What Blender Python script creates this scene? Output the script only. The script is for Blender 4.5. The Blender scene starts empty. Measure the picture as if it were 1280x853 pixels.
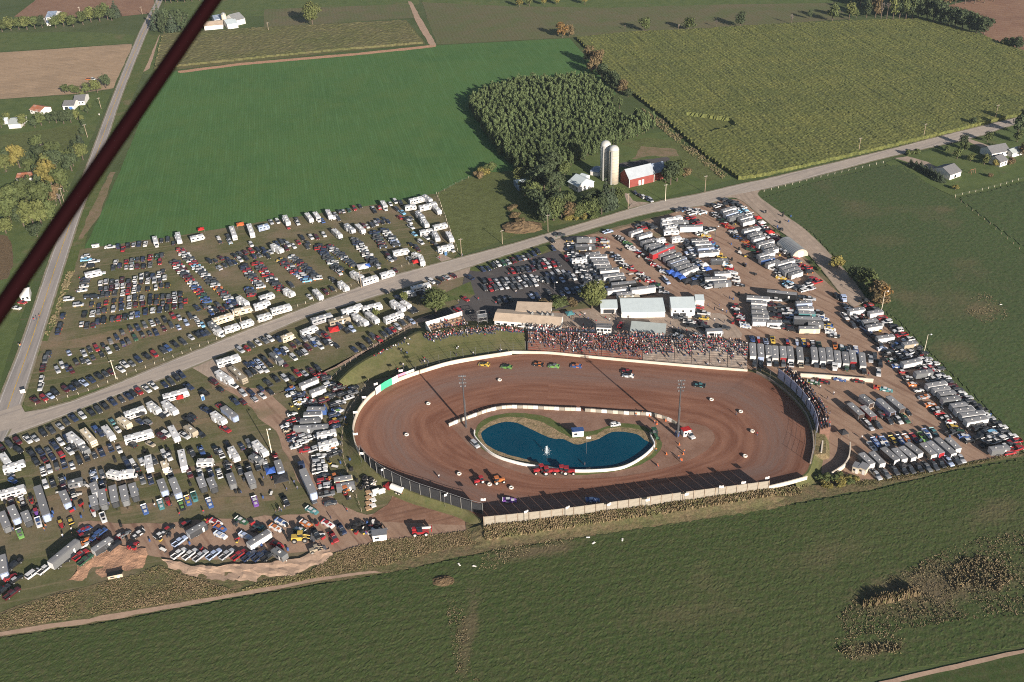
import bpy, math, random
from mathutils import Vector, Matrix, noise
random.seed(11)
C = bpy.context.scene.collection
PI = math.pi
RD = math.radians
# ------------------------------------------------------------------ camera model (solved from the roads, fences and poles)
FPX, HCAM = 1244.0, 235.0
_roll, _pitch = RD(2.3), RD(33.0)
FW = Vector((0, math.cos(_pitch), -math.sin(_pitch)))
_r0 = Vector((1, 0, 0)); _u0 = _r0.cross(FW)
RT = _r0*math.cos(_roll) - _u0*math.sin(_roll)
UP = RT.cross(FW)
CAM = Vector((0, 0, HCAM))
def ray(x, y): return FW*FPX + RT*(x-640.0) - UP*(y-426.5)
def P(x, y, z=0.0):
    d = ray(x, y); t = (z-HCAM)/d.z
    return Vector((d.x*t, d.y*t, z))
def PL(pts, z=0.0): return [P(x, y, z) for x, y in pts]
def wang(x, y, dx, dy, z=0.0):
    a = P(x-dx/2, y-dy/2, z); b = P(x+dx/2, y+dy/2, z)
    return math.atan2(b.y-a.y, b.x-a.x), (b-a).length

# ------------------------------------------------------------------ materials
MATS = {}
def nodes_of(m): return m.node_tree.nodes, m.node_tree.links
def new_mat(name, rough=0.8, spec=0.2, metal=0.0):
    m = bpy.data.materials.new(name); m.use_nodes = True
    b = m.node_tree.nodes['Principled BSDF']
    b.inputs['Roughness'].default_value = rough
    b.inputs['Specular IOR Level'].default_value = spec
    b.inputs['Metallic'].default_value = metal
    MATS[name] = m
    return m, b
def c4(c): return (c[0], c[1], c[2], 1.0)
def mixc(m, fac, a, b, mode='MIX'):
    n, l = nodes_of(m)
    x = n.new('ShaderNodeMix'); x.data_type = 'RGBA'; x.blend_type = mode
    for sock, val in ((x.inputs[0], fac), (x.inputs[6], a), (x.inputs[7], b)):
        if isinstance(val, bpy.types.NodeSocket): l.new(val, sock)
        elif isinstance(val, (tuple, list)): sock.default_value = c4(val)
        else: sock.default_value = val
    return x.outputs[2]
def ramp(m, src, lo, hi, a=0.0, b=1.0):
    n, l = nodes_of(m)
    x = n.new('ShaderNodeMapRange'); x.clamp = True
    l.new(src, x.inputs[0])
    for i, v in enumerate((lo, hi, a, b)): x.inputs[i+1].default_value = v
    return x.outputs[0]
def tnoise(m, vec, scale, detail=3.0, rough=0.55, dist=0.0):
    n, l = nodes_of(m)
    x = n.new('ShaderNodeTexNoise'); l.new(vec, x.inputs['Vector'])
    x.inputs['Scale'].default_value = scale; x.inputs['Detail'].default_value = detail
    x.inputs['Roughness'].default_value = rough; x.inputs['Distortion'].default_value = dist
    return x.outputs['Fac']
def mapping(m, vec, rot=0.0, sc=(1, 1, 1), loc=(0, 0, 0)):
    n, l = nodes_of(m)
    # first turn, then stretch
    a = n.new('ShaderNodeMapping'); l.new(vec, a.inputs['Vector']); a.inputs['Rotation'].default_value = (0, 0, rot)
    b = n.new('ShaderNodeMapping'); l.new(a.outputs[0], b.inputs['Vector'])
    b.inputs['Scale'].default_value = sc; b.inputs['Location'].default_value = loc
    return b.outputs[0]
def objco(m, which='Object'):
    return m.node_tree.nodes.new('ShaderNodeTexCoord').outputs[which]
def gmat(name, c1, c2, c3=None, s1=0.02, s2=0.3, s3=1.5, fine=0.35, rows=None, patch=None, bump=0.0, streak=None, rough=1.0):
    """ground, crop and soil materials, all laid out in world metres.
    rows = (angle deg, spacing m, strength); patch = (colour, scale, lo, hi); streak = (angle, colour, lo, hi)"""
    m, b = new_mat(name, rough, 0.1)
    n, l = nodes_of(m); v = objco(m)
    col = mixc(m, ramp(m, tnoise(m, v, s1, 4.0), 0.35, 0.65), c1, c2)
    if c3: col = mixc(m, ramp(m, tnoise(m, v, s2, 5.0, 0.6), 0.42, 0.68), col, c3)
    if patch:
        pc, ps, lo, hi = patch
        col = mixc(m, ramp(m, tnoise(m, mapping(m, v, 0.5, (1, 1, 1), (31, 7, 3)), ps, 6.0, 0.62), lo, hi), col, pc)
    if streak:
        a, sc_, lo, hi = streak
        col = mixc(m, ramp(m, tnoise(m, mapping(m, v, -RD(a), (0.03, 0.55, 1)), 1.0, 4.0), lo, hi), col, sc_)
    h = tnoise(m, v, s3, 4.0, 0.7)
    k = ramp(m, h, 0.25, 0.75, 1.0-fine, 1.0+fine)
    if rows:
        a, sp, st = rows
        w = n.new('ShaderNodeTexWave'); w.wave_type = 'BANDS'; w.bands_direction = 'Y'
        l.new(mapping(m, v, -RD(a)), w.inputs['Vector']); w.inputs['Scale'].default_value = 0.3142/sp*1.0
        w.inputs['Distortion'].default_value = 1.2; w.inputs['Detail'].default_value = 2.0; w.inputs['Detail Scale'].default_value = 0.4
        k2 = ramp(m, w.outputs['Fac'], 0.0, 1.0, 1.0-st, 1.0+st)
        mm = n.new('ShaderNodeMath'); mm.operation = 'MULTIPLY'; l.new(k, mm.inputs[0]); l.new(k2, mm.inputs[1]); k = mm.outputs[0]
    cmb = n.new('ShaderNodeVectorMath'); cmb.operation = 'SCALE'
    l.new(col, cmb.inputs[0]); l.new(k, cmb.inputs['Scale'])
    l.new(cmb.outputs[0], b.inputs['Base Color'])
    if bump:
        bp = n.new('ShaderNodeBump'); bp.inputs['Strength'].default_value = 1.0; bp.inputs['Distance'].default_value = bump
        l.new(h, bp.inputs['Height']); l.new(bp.outputs[0], b.inputs['Normal'])
    return m
def spots(name, lst, col):
    """broad worn or weedy patches of a field, each an ellipse in world metres with a ragged edge"""
    m = MATS[name]; n, l = nodes_of(m); b = n['Principled BSDF']; src = b.inputs['Base Color'].links[0].from_socket; v = objco(m)
    rag = tnoise(m, v, .12, 5.0, .65); spk = tnoise(m, v, 1.1, 3.0, .7)
    for x, y, rx, ry, ang, st in lst:
        p = P(x, y); a = n.new('ShaderNodeVectorMath'); a.operation = 'SUBTRACT'; l.new(v, a.inputs[0]); a.inputs[1].default_value = (p.x, p.y, 0)
        mp = mapping(m, a.outputs[0], -RD(ang), (1/rx, 1/ry, 0)); ln = n.new('ShaderNodeVectorMath'); ln.operation = 'LENGTH'; l.new(mp, ln.inputs[0])
        s1 = n.new('ShaderNodeMath'); s1.operation = 'MULTIPLY_ADD'; l.new(rag, s1.inputs[0]); s1.inputs[1].default_value = -1.3; l.new(ln.outputs['Value'], s1.inputs[2])
        s2 = n.new('ShaderNodeMath'); s2.operation = 'MULTIPLY_ADD'; l.new(spk, s2.inputs[0]); s2.inputs[1].default_value = -.9; l.new(s1.outputs[0], s2.inputs[2])
        src = mixc(m, ramp(m, s2.outputs[0], -.35, -.9, 0.0, st), src, col)
    l.new(src, b.inputs['Base Color'])
def pmat(name, col, rough=0.5, spec=0.4, metal=0.0, var=0.12, scale=1.2, obj_var=0.0, dirt=None):
    """paint, metal, wood ...: base colour with a mottling of its own and, if asked, a per object tone"""
    m, b = new_mat(name, rough, spec, metal)
    n, l = nodes_of(m); v = objco(m)
    f = tnoise(m, v, scale, 4.0, 0.65)
    k = ramp(m, f, 0.3, 0.7, 1.0-var, 1.0+var)
    if obj_var:
        oi = n.new('ShaderNodeObjectInfo')
        k2 = ramp(m, oi.outputs['Random'], 0.0, 1.0, 1.0-obj_var, 1.0+obj_var)
        mm = n.new('ShaderNodeMath'); mm.operation = 'MULTIPLY'; l.new(k, mm.inputs[0]); l.new(k2, mm.inputs[1]); k = mm.outputs[0]
    s = n.new('ShaderNodeVectorMath'); s.operation = 'SCALE'; s.inputs[0].default_value = col; l.new(k, s.inputs['Scale'])
    out = s.outputs[0]
    if dirt: out = mixc(m, ramp(m, tnoise(m, v, scale*0.7, 5.0), 0.5, 0.75), out, dirt)
    l.new(out, b.inputs['Base Color'])
    return m
def leafmat(name, ca, cb, cc=None):
    m, b = new_mat(name, 0.75, 0.15)
    n, l = nodes_of(m); v = objco(m)
    col = mixc(m, ramp(m, tnoise(m, v, 0.55, 3.0), 0.35, 0.65), ca, cb)
    if cc: col = mixc(m, ramp(m, tnoise(m, v, 2.5, 2.0), 0.5, 0.7), col, cc)
    oi = n.new('ShaderNodeObjectInfo')
    s = n.new('ShaderNodeVectorMath'); s.operation = 'SCALE'; l.new(col, s.inputs[0])
    l.new(ramp(m, oi.outputs['Random'], 0, 1, 0.8, 1.2), s.inputs['Scale'])
    l.new(s.outputs[0], b.inputs['Base Color'])
    return m

# ------------------------------------------------------------------ mesh builder
class MB:
    def __init__(self): self.v = []; self.f = []; self.m = []
    def add(self, vs, fs, mat=0):
        o = len(self.v); self.v += [tuple(p) for p in vs]
        for f in fs: self.f.append([i+o for i in f]); self.m.append(mat)
        return self
    def box(self, c, s, mat=0, rz=0.0, taper=1.0):
        x, y, z = s[0]/2, s[1]/2, s[2]/2
        vs = []
        for dz, t in ((-z, 1.0), (z, taper)):
            for dx, dy in ((-x, -y), (x, -y), (x, y), (-x, y)):
                a, b = dx*t, dy*t
                if rz: a, b = a*math.cos(rz)-b*math.sin(rz), a*math.sin(rz)+b*math.cos(rz)
                vs.append((c[0]+a, c[1]+b, c[2]+dz))
        return self.add(vs, [(3, 2, 1, 0), (4, 5, 6, 7), (0, 1, 5, 4), (1, 2, 6, 5), (2, 3, 7, 6), (3, 0, 4, 7)], mat)
    def loft(self, rings, mat=0, caps=True):
        n = len(rings[0]); vs = [p for r in rings for p in r]; fs = []
        for i in range(len(rings)-1):
            for j in range(n):
                fs.append((i*n+j, i*n+(j+1) % n, (i+1)*n+(j+1) % n, (i+1)*n+j))
        if caps:
            fs.append(tuple(range(n-1, -1, -1))); k = (len(rings)-1)*n; fs.append(tuple(range(k, k+n)))
        return self.add(vs, fs, mat)
    def cyl(self, a, b, r0, r1=None, n=8, mat=0, caps=True):
        a = Vector(a); b = Vector(b); r1 = r0 if r1 is None else r1
        d = (b-a).normalized(); u = d.orthogonal().normalized(); w = d.cross(u)
        rings = [[p + (u*math.cos(2*PI*k/n)+w*math.sin(2*PI*k/n))*r for k in range(n)] for p, r in ((a, r0), (b, r1))]
        return self.loft(rings, mat, caps)
    def lathe(self, prof, n=12, mat=0, c=(0, 0, 0)):
        rings = [[(c[0]+r*math.cos(2*PI*k/n), c[1]+r*math.sin(2*PI*k/n), c[2]+z) for k in range(n)] for r, z in prof]
        return self.loft(rings, mat, True)
    def tube(self, pts, r, n=6, mat=0):
        for a, b in zip(pts[:-1], pts[1:]): self.cyl(a, b, r, r, n, mat)
        return self
    def prism(self, prof, y0, y1, mat=0, axis='y'):
        """profile in x-z pushed from y0 to y1"""
        if axis == 'y': r = [[(x, y, z) for x, z in prof] for y in (y0, y1)]
        else: r = [[(y, x, z) for x, z in prof] for y in (y0, y1)]
        return self.loft(r, mat, True)
    def mesh(self, name, mats, smooth=False):
        me = bpy.data.meshes.new(name)
        me.from_pydata(self.v, [], self.f)
        for k in mats: me.materials.append(MATS[k] if isinstance(k, str) else k)
        me.polygons.foreach_set('material_index', self.m)
        if smooth: me.polygons.foreach_set('use_smooth', [True]*len(self.f))
        me.update()
        return me
def link(name, me, parent=None, loc=None, rz=0.0):
    o = bpy.data.objects.new(name, me); C.objects.link(o)
    if parent is not None: o.parent = parent
    if loc is not None: o.location = loc
    if rz: o.rotation_euler = (0, 0, rz)
    return o
def tag(o, label, cat, group=None, kind=None):
    if label: o['label'] = label
    if cat: o['category'] = cat
    if group: o['group'] = group
    if kind: o['kind'] = kind
    return o
def thing(name, label, cat, loc, rz=0.0, group=None, scale=None):
    o = bpy.data.objects.new(name, None); C.objects.link(o)
    o.location = loc; o.rotation_euler = (0, 0, rz); o.empty_display_size = 0.5
    if scale: o.scale = scale
    return tag(o, label, cat, group)
ORD = ['first', 'second', 'third', 'fourth', 'fifth', 'sixth', 'seventh', 'eighth', 'ninth', 'tenth', 'eleventh', 'twelfth', 'thirteenth',
       'fourteenth', 'fifteenth', 'sixteenth', 'seventeenth', 'eighteenth', 'nineteenth']
TENS = {20: 'twenty', 30: 'thirty', 40: 'forty', 50: 'fifty', 60: 'sixty'}
def ordw(i):
    i += 1
    if i < 20: return ORD[i-1]
    t, r = i//10*10, i % 10
    return TENS[t]+'-'+ORD[r-1] if r else {20: 'twentieth', 30: 'thirtieth', 40: 'fortieth', 50: 'fiftieth', 60: 'sixtieth'}[t]

# ------------------------------------------------------------------ outlines
def smooth(pts, closed=True, k=6):
    n = len(pts); out = []
    rng = range(n) if closed else range(n-1)
    for i in rng:
        p0 = pts[(i-1) % n] if closed or i > 0 else pts[i]; p1 = pts[i]; p2 = pts[(i+1) % n]
        p3 = pts[(i+2) % n] if closed or i+2 < n else p2
        for j in range(k):
            t = j/k
            out.append(0.5*((2*p1)+(p2-p0)*t+(2*p0-5*p1+4*p2-p3)*t*t+(3*p1-p0-3*p2+p3)*t**3))
    if not closed: out.append(pts[-1])
    return out
def resample(pts, n, closed=False):
    q = pts+[pts[0]] if closed else pts
    d = [0.0]
    for a, b in zip(q[:-1], q[1:]): d.append(d[-1]+(b-a).length)
    out = []; i = 0
    m = n if closed else n-1
    for k in range(n):
        s = d[-1]*k/m
        while i < len(d)-2 and d[i+1] < s: i += 1
        t = (s-d[i])/max(1e-9, d[i+1]-d[i]); out.append(q[i].lerp(q[i+1], min(1, t)))
    return out
def plen(pts): return sum((b-a).length for a, b in zip(pts[:-1], pts[1:]))
def rough(pts, step=4.0, amp=0.5, seed=0.0):
    q = resample(pts, max(8, int(plen(pts+[pts[0]])/step)), True); out = []
    for p in q:
        d = noise.noise_vector(Vector((p.x*0.13+seed, p.y*0.13, 3.1)))
        e = noise.noise_vector(Vector((p.x*0.5+seed, p.y*0.5, 9.1)))
        out.append(Vector((p.x+(d.x*1.2+e.x)*amp, p.y+(d.y*1.2+e.y)*amp, p.z)))
    return out
GROUNDS = []
TRK = {}
def track_z(x, y):
    best = None
    for o, q in zip(TRK['o'], TRK['i']):
        dx, dy = o.x-q.x, o.y-q.y; L2 = dx*dx+dy*dy; t = max(0, min(1, ((x-q.x)*dx+(y-q.y)*dy)/L2)); d = (q.x+dx*t-x)**2+(q.y+dy*t-y)**2
        if best is None or d < best[0]: best = (d, .28+(o.z-.28)*t**2.2)
    return best[1]
def ground_at(x, y):
    z = -0.06
    if TRK and inside(x, y, TRK['poly']) and not inside(x, y, TRK['hole']): return track_z(x, y)
    for x0, x1, y0, y1, h, pl in GROUNDS:
        if h > z and x0 <= x <= x1 and y0 <= y <= y1 and inside(x, y, pl): z = h
    return z
def note_ground(pts, z):
    pl = [(p.x, p.y) for p in pts]; xs = [p[0] for p in pl]; ys = [p[1] for p in pl]
    GROUNDS.append((min(xs), max(xs), min(ys), max(ys), z, pl))
def PG(x, y, z=0.0):
    p = P(x, y, z); p.z = ground_at(p.x, p.y); return p
def sheet(name, pts, mat, kind='structure'):
    note_ground(pts, pts[0].z)
    me = bpy.data.meshes.new(name); me.from_pydata([tuple(p) for p in pts], [], [list(range(len(pts)))])
    me.materials.append(MATS[mat])
    if me.polygons[0].normal.z < 0: me.flip_normals()
    o = link(name, me); o['kind'] = kind
    return o
def area(name, px, mat, z, amp=0.5, sm=False, step=4.0):
    p = PL(px); p = smooth(p) if sm else p
    p = rough(p, step, amp, z*50) if amp else p
    return sheet(name, [Vector((q.x, q.y, z)) for q in p], mat)
def strip(name, ea, eb, mat, z, n=60, sm=True, kind='structure', uvm=True):
    """a band between two edge lines (world points)"""
    a = resample(smooth(ea, False) if sm else ea, n); b = resample(smooth(eb, False) if sm else eb, n)
    note_ground(a+b[::-1], z)
    vs = [(p.x, p.y, z) for p in a]+[(p.x, p.y, z) for p in b]
    me = bpy.data.meshes.new(name); me.from_pydata(vs, [], [(i, n+i, n+i+1, i+1) for i in range(n-1)])
    me.materials.append(MATS[mat])
    if me.polygons[0].normal.z < 0: me.flip_normals()
    o = link(name, me); o['kind'] = kind
    return o
def inside(x, y, poly):
    c = False; j = len(poly)-1
    for i in range(len(poly)):
        a, b = poly[i], poly[j]
        if (a[1] > y) != (b[1] > y) and x < (b[0]-a[0])*(y-a[1])/(b[1]-a[1])+a[0]: c = not c
        j = i
    return c
def offset(pts, d, closed=False):
    out = []; n = len(pts)
    for i, p in enumerate(pts):
        a = pts[i-1] if i > 0 or closed else p; b = pts[(i+1) % n] if i < n-1 or closed else p
        t = (b-a); t.z = 0; t.normalize(); out.append(Vector((p.x-t.y*d, p.y+t.x*d, p.z)))
    return out
def bumpy(name, poly, cell, hfun, mat, z0, kind='structure', skirt=True):
    """crop or sward: a grid clipped to an outline with real height"""
    xs = [p.x for p in poly]; ys = [p.y for p in poly]; pl = [(p.x, p.y) for p in poly]
    nx = int((max(xs)-min(xs))/cell)+1; ny = int((max(ys)-min(ys))/cell)+1
    idx = {}; vs = []; fs = []
    for j in range(ny):
        y = min(ys)+j*cell
        # crossings of this grid line
        cr = []
        k = len(pl)-1
        for i in range(len(pl)):
            a, b = pl[i], pl[k]
            if (a[1] > y) != (b[1] > y): cr.append((b[0]-a[0])*(y-a[1])/(b[1]-a[1])+a[0])
            k = i
        cr.sort()
        for s, e in zip(cr[::2], cr[1::2]):
            for i in range(max(0, int(math.ceil((s-min(xs))/cell))), min(nx, int((e-min(xs))/cell)+1)):
                x = min(xs)+i*cell
                idx[(i, j)] = len(vs); jx = (random.random()-.5)*cell*.5; jy = (random.random()-.5)*cell*.5
                vs.append((x+jx, y+jy, z0+hfun(x+jx, y+jy)))
    edge = {}
    for (i, j) in list(idx):
        q = [(i, j), (i+1, j), (i+1, j+1), (i, j+1)]
        if all(c in idx for c in q):
            f = [idx[c] for c in q]; fs.append(f)
            for a, b in zip(f, f[1:]+f[:1]):
                if (b, a) in edge: del edge[(b, a)]
                else: edge[(a, b)] = 1
    if skirt:
        low = {}
        for a, b in edge:
            for c in (a, b):
                if c not in low: low[c] = len(vs); vs.append((vs[c][0], vs[c][1], z0-0.02))
            fs.append([b, a, low[a], low[b]])
    me = bpy.data.meshes.new(name); me.from_pydata(vs, [], fs); me.materials.append(MATS[mat])
    o = link(name, me); o['kind'] = kind
    return o
# ------------------------------------------------------------------ world, sun, camera
SUN_AZ, SUN_EL = RD(-61.5), RD(19.7)
w = bpy.data.worlds.new("World"); bpy.context.scene.world = w; w.use_nodes = True
_n, _l = w.node_tree.nodes, w.node_tree.links
sky = _n.new('ShaderNodeTexSky'); sky.sky_type = 'NISHITA'; sky.sun_disc = False
sky.sun_elevation = SUN_EL; sky.sun_rotation = PI/2-SUN_AZ; sky.altitude = 250; sky.dust_density = 1.5
_l.new(sky.outputs[0], _n['Background'].inputs['Color']); _n['Background'].inputs['Strength'].default_value = 0.05
sl = bpy.data.lights.new('sun', 'SUN'); sl.energy = 5.0; sl.angle = RD(0.53); sl.color = (1.0, 0.90, 0.79)
so = bpy.data.objects.new('sun', sl); C.objects.link(so)
so.rotation_euler = Vector((-math.cos(SUN_EL)*math.cos(SUN_AZ), -math.cos(SUN_EL)*math.sin(SUN_AZ), -math.sin(SUN_EL))).to_track_quat('-Z', 'Y').to_euler()
so.location = (200, -300, 400)
cd = bpy.data.cameras.new('camera'); cam = bpy.data.objects.new('camera', cd); C.objects.link(cam)
cd.sensor_width = 36.0; cd.lens = FPX/1280*36.0; cd.clip_start = 0.1; cd.clip_end = 12000
cd.shift_y = 0.0
cam.matrix_world = Matrix(((RT.x, UP.x, -FW.x, 0), (RT.y, UP.y, -FW.y, 0), (RT.z, UP.z, -FW.z, HCAM), (0, 0, 0, 1)))
cd.dof.use_dof = True; cd.dof.focus_distance = 400.0; cd.dof.aperture_fstop = 6.3
S = bpy.context.scene; S.camera = cam
S.view_settings.view_transform = 'Standard'; S.view_settings.look = 'None'; S.view_settings.gamma = 1.0
S.view_settings.use_curve_mapping = False; S.view_settings.exposure = 1.05
S.cycles.use_denoising = False; S.cycles.pixel_filter_type = 'BLACKMAN_HARRIS'; S.cycles.filter_width = 1.05
S.cycles.max_bounces = 5; S.cycles.diffuse_bounces = 2; S.cycles.glossy_bounces = 2; S.cycles.transparent_max_bounces = 6

# ------------------------------------------------------------------ ground materials
gmat('far_farmland', (.055, .085, .03), (.075, .09, .04), (.05, .07, .025), 0.004, 0.03, 0.3, 0.12, streak=(10, (.10, .09, .05), .58, .75))
gmat('lush_field', (.058, .118, .037), (.049, .104, .033), (.066, .118, .036), 0.012, 0.05, 0.6, 0.10, rows=(101, 1.6, .07), streak=(101, (.07, .14, .05), .5, .75))
gmat('verge_grass', (.075, .10, .032), (.10, .105, .042), (.06, .085, .026), 0.03, 0.2, 1.2, 0.25, patch=((.15, .115, .07), .05, .58, .75))
gmat('lot_grass', (.096, .095, .044), (.110, .103, .053), (.074, .083, .034), 0.02, 0.12, 1.0, 0.2, patch=((.19, .14, .10), .035, .46, .72), streak=(12, (.16, .13, .08), .52, .7))
gmat('yard_grass', (.075, .105, .035), (.09, .11, .04), (.06, .085, .03), 0.02, 0.15, 1.0, 0.2, patch=((.13, .11, .06), .04, .6, .75))
gmat('pasture', (.10, .115, .045), (.085, .10, .035), (.07, .08, .03), 0.03, 0.22, 0.8, 0.35, bump=.25)
gmat('corn', (.104, .114, .036), (.088, .100, .032), (.126, .128, .04), 0.02, 0.06, 0.9, 0.5, rows=(-78, 3.0, .10), streak=(-78, (.062, .072, .03), .45, .75))
gmat('far_corn', (.10, .095, .042), (.085, .09, .036), (.11, .10, .05), 0.01, 0.06, 0.5, 0.25, rows=(10, 2.4, .08))
gmat('soy', (.115, .10, .058), (.095, .095, .048), (.085, .10, .042), 0.008, 0.05, 0.5, 0.15, rows=(100, 3.0, .05))
gmat('tan_soil', (.29, .205, .135), (.25, .18, .12), (.33, .235, .155), 0.012, 0.06, 0.4, 0.12, rows=(8, 4.0, .06), streak=(9, (.21, .155, .105), .5, .75))
gmat('brown_soil', (.20, .115, .078), (.17, .10, .07), (.22, .135, .09), 0.012, 0.05, 0.4, 0.12, rows=(10, 5, .06))
gmat('near_hay', (.041, .063, .020), (.050, .068, .024), (.062, .067, .030), 0.02, 0.5, 2.2, 0.38, patch=((.095, .085, .045), .03, .58, .85), rows=(10, 3.2, .07))
gmat('right_hay', (.051, .077, .029), (.045, .067, .027), (.064, .078, .035), 0.012, 0.4, 1.8, 0.28, patch=((.10, .085, .05), .018, .55, .78), rows=(100, 3.0, .04))
gmat('worn_grass', (.16, .125, .075), (.185, .135, .09), (.115, .105, .052), 0.04, 0.25, 1.2, 0.2, patch=((.20, .14, .095), .08, .5, .7))
gmat('hill_grass', (.095, .098, .04), (.115, .105, .05), (.08, .088, .034), 0.05, 0.3, 1.0, 0.2, patch=((.15, .125, .07), .06, .5, .72))
gmat('rough_grass', (.09, .095, .04), (.12, .10, .055), (.15, .11, .065), 0.04, 0.3, 1.0, 0.45, bump=.3)
gmat('asphalt_road', (.325, .28, .24), (.295, .255, .22), (.35, .30, .255), 0.03, 0.3, 2.0, 0.08, streak=(30, (.24, .21, .19), .5, .7))
gmat('left_asphalt', (.25, .225, .21), (.28, .25, .23), None, 0.03, 0.3, 2.0, 0.06, streak=(-80, (.20, .185, .175), .5, .68))
gmat('gravel', (.30, .235, .185), (.26, .205, .165), (.34, .27, .215), 0.03, 0.3, 1.5, 0.12, streak=(100, (.22, .175, .14), .5, .75))
gmat('shoulder', (.25, .21, .165), (.20, .175, .125), (.13, .13, .065), 0.05, 0.25, 1.5, 0.15)
gmat('dark_asphalt', (.066, .061, .062), (.08, .073, .071), None, 0.04, 0.3, 2.0, 0.12, patch=((.13, .115, .105), .06, .6, .75))
gmat('lot_dirt', (.265, .178, .128), (.23, .150, .106), (.30, .208, .152), 0.02, 0.12, 1.2, 0.12, patch=((.145, .125, .07), .03, .6, .72), streak=(-55, (.155, .092, .066), .52, .72))
gmat('red_dirt', (.20, .112, .075), (.165, .09, .062), (.25, .15, .105), 0.03, 0.15, 1.2, 0.12, streak=(15, (.125, .068, .048), .5, .7))
gmat('pale_dirt', (.32, .225, .165), (.27, .19, .14), (.35, .25, .185), 0.04, 0.3, 1.2, 0.1)
gmat('clay_bank', (.40, .235, .15), (.36, .21, .135), (.30, .18, .12), 0.06, 0.4, 1.0, 0.15, bump=.35)
gmat('infield_dirt', (.185, .108, .078), (.165, .095, .068), (.23, .145, .108), 0.04, 0.15, 1.5, 0.14, patch=((.12, .068, .05), .05, .55, .72))
gmat('pond_bank', (.30, .215, .13), (.22, .165, .10), (.14, .115, .06), 0.1, 0.6, 1.5, 0.3, bump=.3)
gmat('brush_brown', (.12, .085, .05), (.15, .105, .06), (.085, .06, .036), 0.3, 1.0, 2.0, 0.4, bump=.4)

spots('near_hay', [(1165, 735, 42, 15, 12, .85), (1090, 812, 16, 5, 12, .7), (670, 690, 24, 5, 10, .8), (586, 790, 4.5, 26, -6, .65), (1020, 700, 22, 10, 20, .25), (860, 770, 30, 9, 5, .3), (1245, 640, 22, 9, 20, .4)], (.115, .088, .055))
spots('right_hay', [(1230, 388, 14, 12, 0, .75), (1195, 440, 16, 14, 0, .5), (1130, 372, 9, 12, 0, .4), (1210, 330, 14, 10, 0, .3), (1105, 300, 20, 14, 0, .25), (1180, 262, 10, 6, 0, .5)], (.12, .095, .055))
# racing surface: long streaks that follow the lap (u along, v across)
def track_mat():
    m, b = new_mat('clay_track', 0.9, 0.15); n, l = nodes_of(m)
    uv = n.new('ShaderNodeTexCoord').outputs['UV']
    v = n.new('ShaderNodeMapping'); l.new(uv, v.inputs['Vector']); v.inputs['Scale'].default_value = (3.0, 14.0, 1)
    f = tnoise(m, v.outputs[0], 1.0, 4.0, .55)
    col = mixc(m, ramp(m, f, .36, .66), (.145, .064, .041), (.215, .107, .071))
    sx = n.new('ShaderNodeSeparateXYZ'); l.new(uv, sx.inputs[0])
    # polished grey groove in the middle, reddish cushion outside
    g = n.new('ShaderNodeMapRange'); g.clamp = True; l.new(sx.outputs['Y'], g.inputs[0])
    for i, q in enumerate((.40, .60, 0.0, 1.0)): g.inputs[i+1].default_value = q
    g2 = n.new('ShaderNodeMapRange'); g2.clamp = True; l.new(sx.outputs['Y'], g2.inputs[0])
    for i, q in enumerate((.68, .90, 1.0, 0.0)): g2.inputs[i+1].default_value = q
    mm = n.new('ShaderNodeMath'); mm.operation = 'MULTIPLY'; l.new(g.outputs[0], mm.inputs[0]); l.new(g2.outputs[0], mm.inputs[1])
    v2 = n.new('ShaderNodeMapping'); l.new(uv, v2.inputs['Vector']); v2.inputs['Scale'].default_value = (5.0, 30.0, 1)
    f2 = ramp(m, tnoise(m, v2.outputs[0], 1.0, 3.0), .3, .6, .35, 1.0)
    m3 = n.new('ShaderNodeMath'); m3.operation = 'MULTIPLY'; l.new(mm.outputs[0], m3.inputs[0]); l.new(f2, m3.inputs[1])
    col = mixc(m, m3.outputs[0], col, (.165, .104, .084))
    fine = ramp(m, tnoise(m, objco(m), 1.4, 3.0), .3, .7, .93, 1.07)
    s = n.new('ShaderNodeVectorMath'); s.operation = 'SCALE'; l.new(col, s.inputs[0]); l.new(fine, s.inputs['Scale'])
    l.new(s.outputs[0], b.inputs['Base Color'])
track_mat()
def water_mat():
    m, b = new_mat('pond_water', 0.06, 0.5); n, l = nodes_of(m); v = objco(m)
    col = mixc(m, ramp(m, tnoise(m, v, .05, 3.0), .35, .65), (.0, .034, .062), (.001, .045, .076))
    l.new(col, b.inputs['Base Color']); b.inputs['IOR'].default_value = 1.33
    bp = n.new('ShaderNodeBump'); bp.inputs['Strength'].default_value = .25; bp.inputs['Distance'].default_value = .03
    l.new(tnoise(m, v, 1.6, 3.0), bp.inputs['Height']); l.new(bp.outputs[0], b.inputs['Normal'])
water_mat()

# ------------------------------------------------------------------ ground sheets
sheet('ground', [Vector((x, y, -0.06)) for x, y in ((-5000, -1500), (5000, -1500), (5000, 9000), (-5000, 9000))], 'far_farmland')
Z = [0.0]
def zz(): Z[0] += 0.004; return Z[0]
# lush green field
area('lush_field', [(104, 314), (150, 215), (188, 118), (206, 92), (222, 89), (330, 78), (545, 57), (640, 52), (712, 48), (735, 75), (748, 92), (770, 118), (700, 140), (640, 215), (600, 218), (548, 243), (440, 262), (330, 278), (230, 296)], 'lush_field', zz(), .4)
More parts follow.
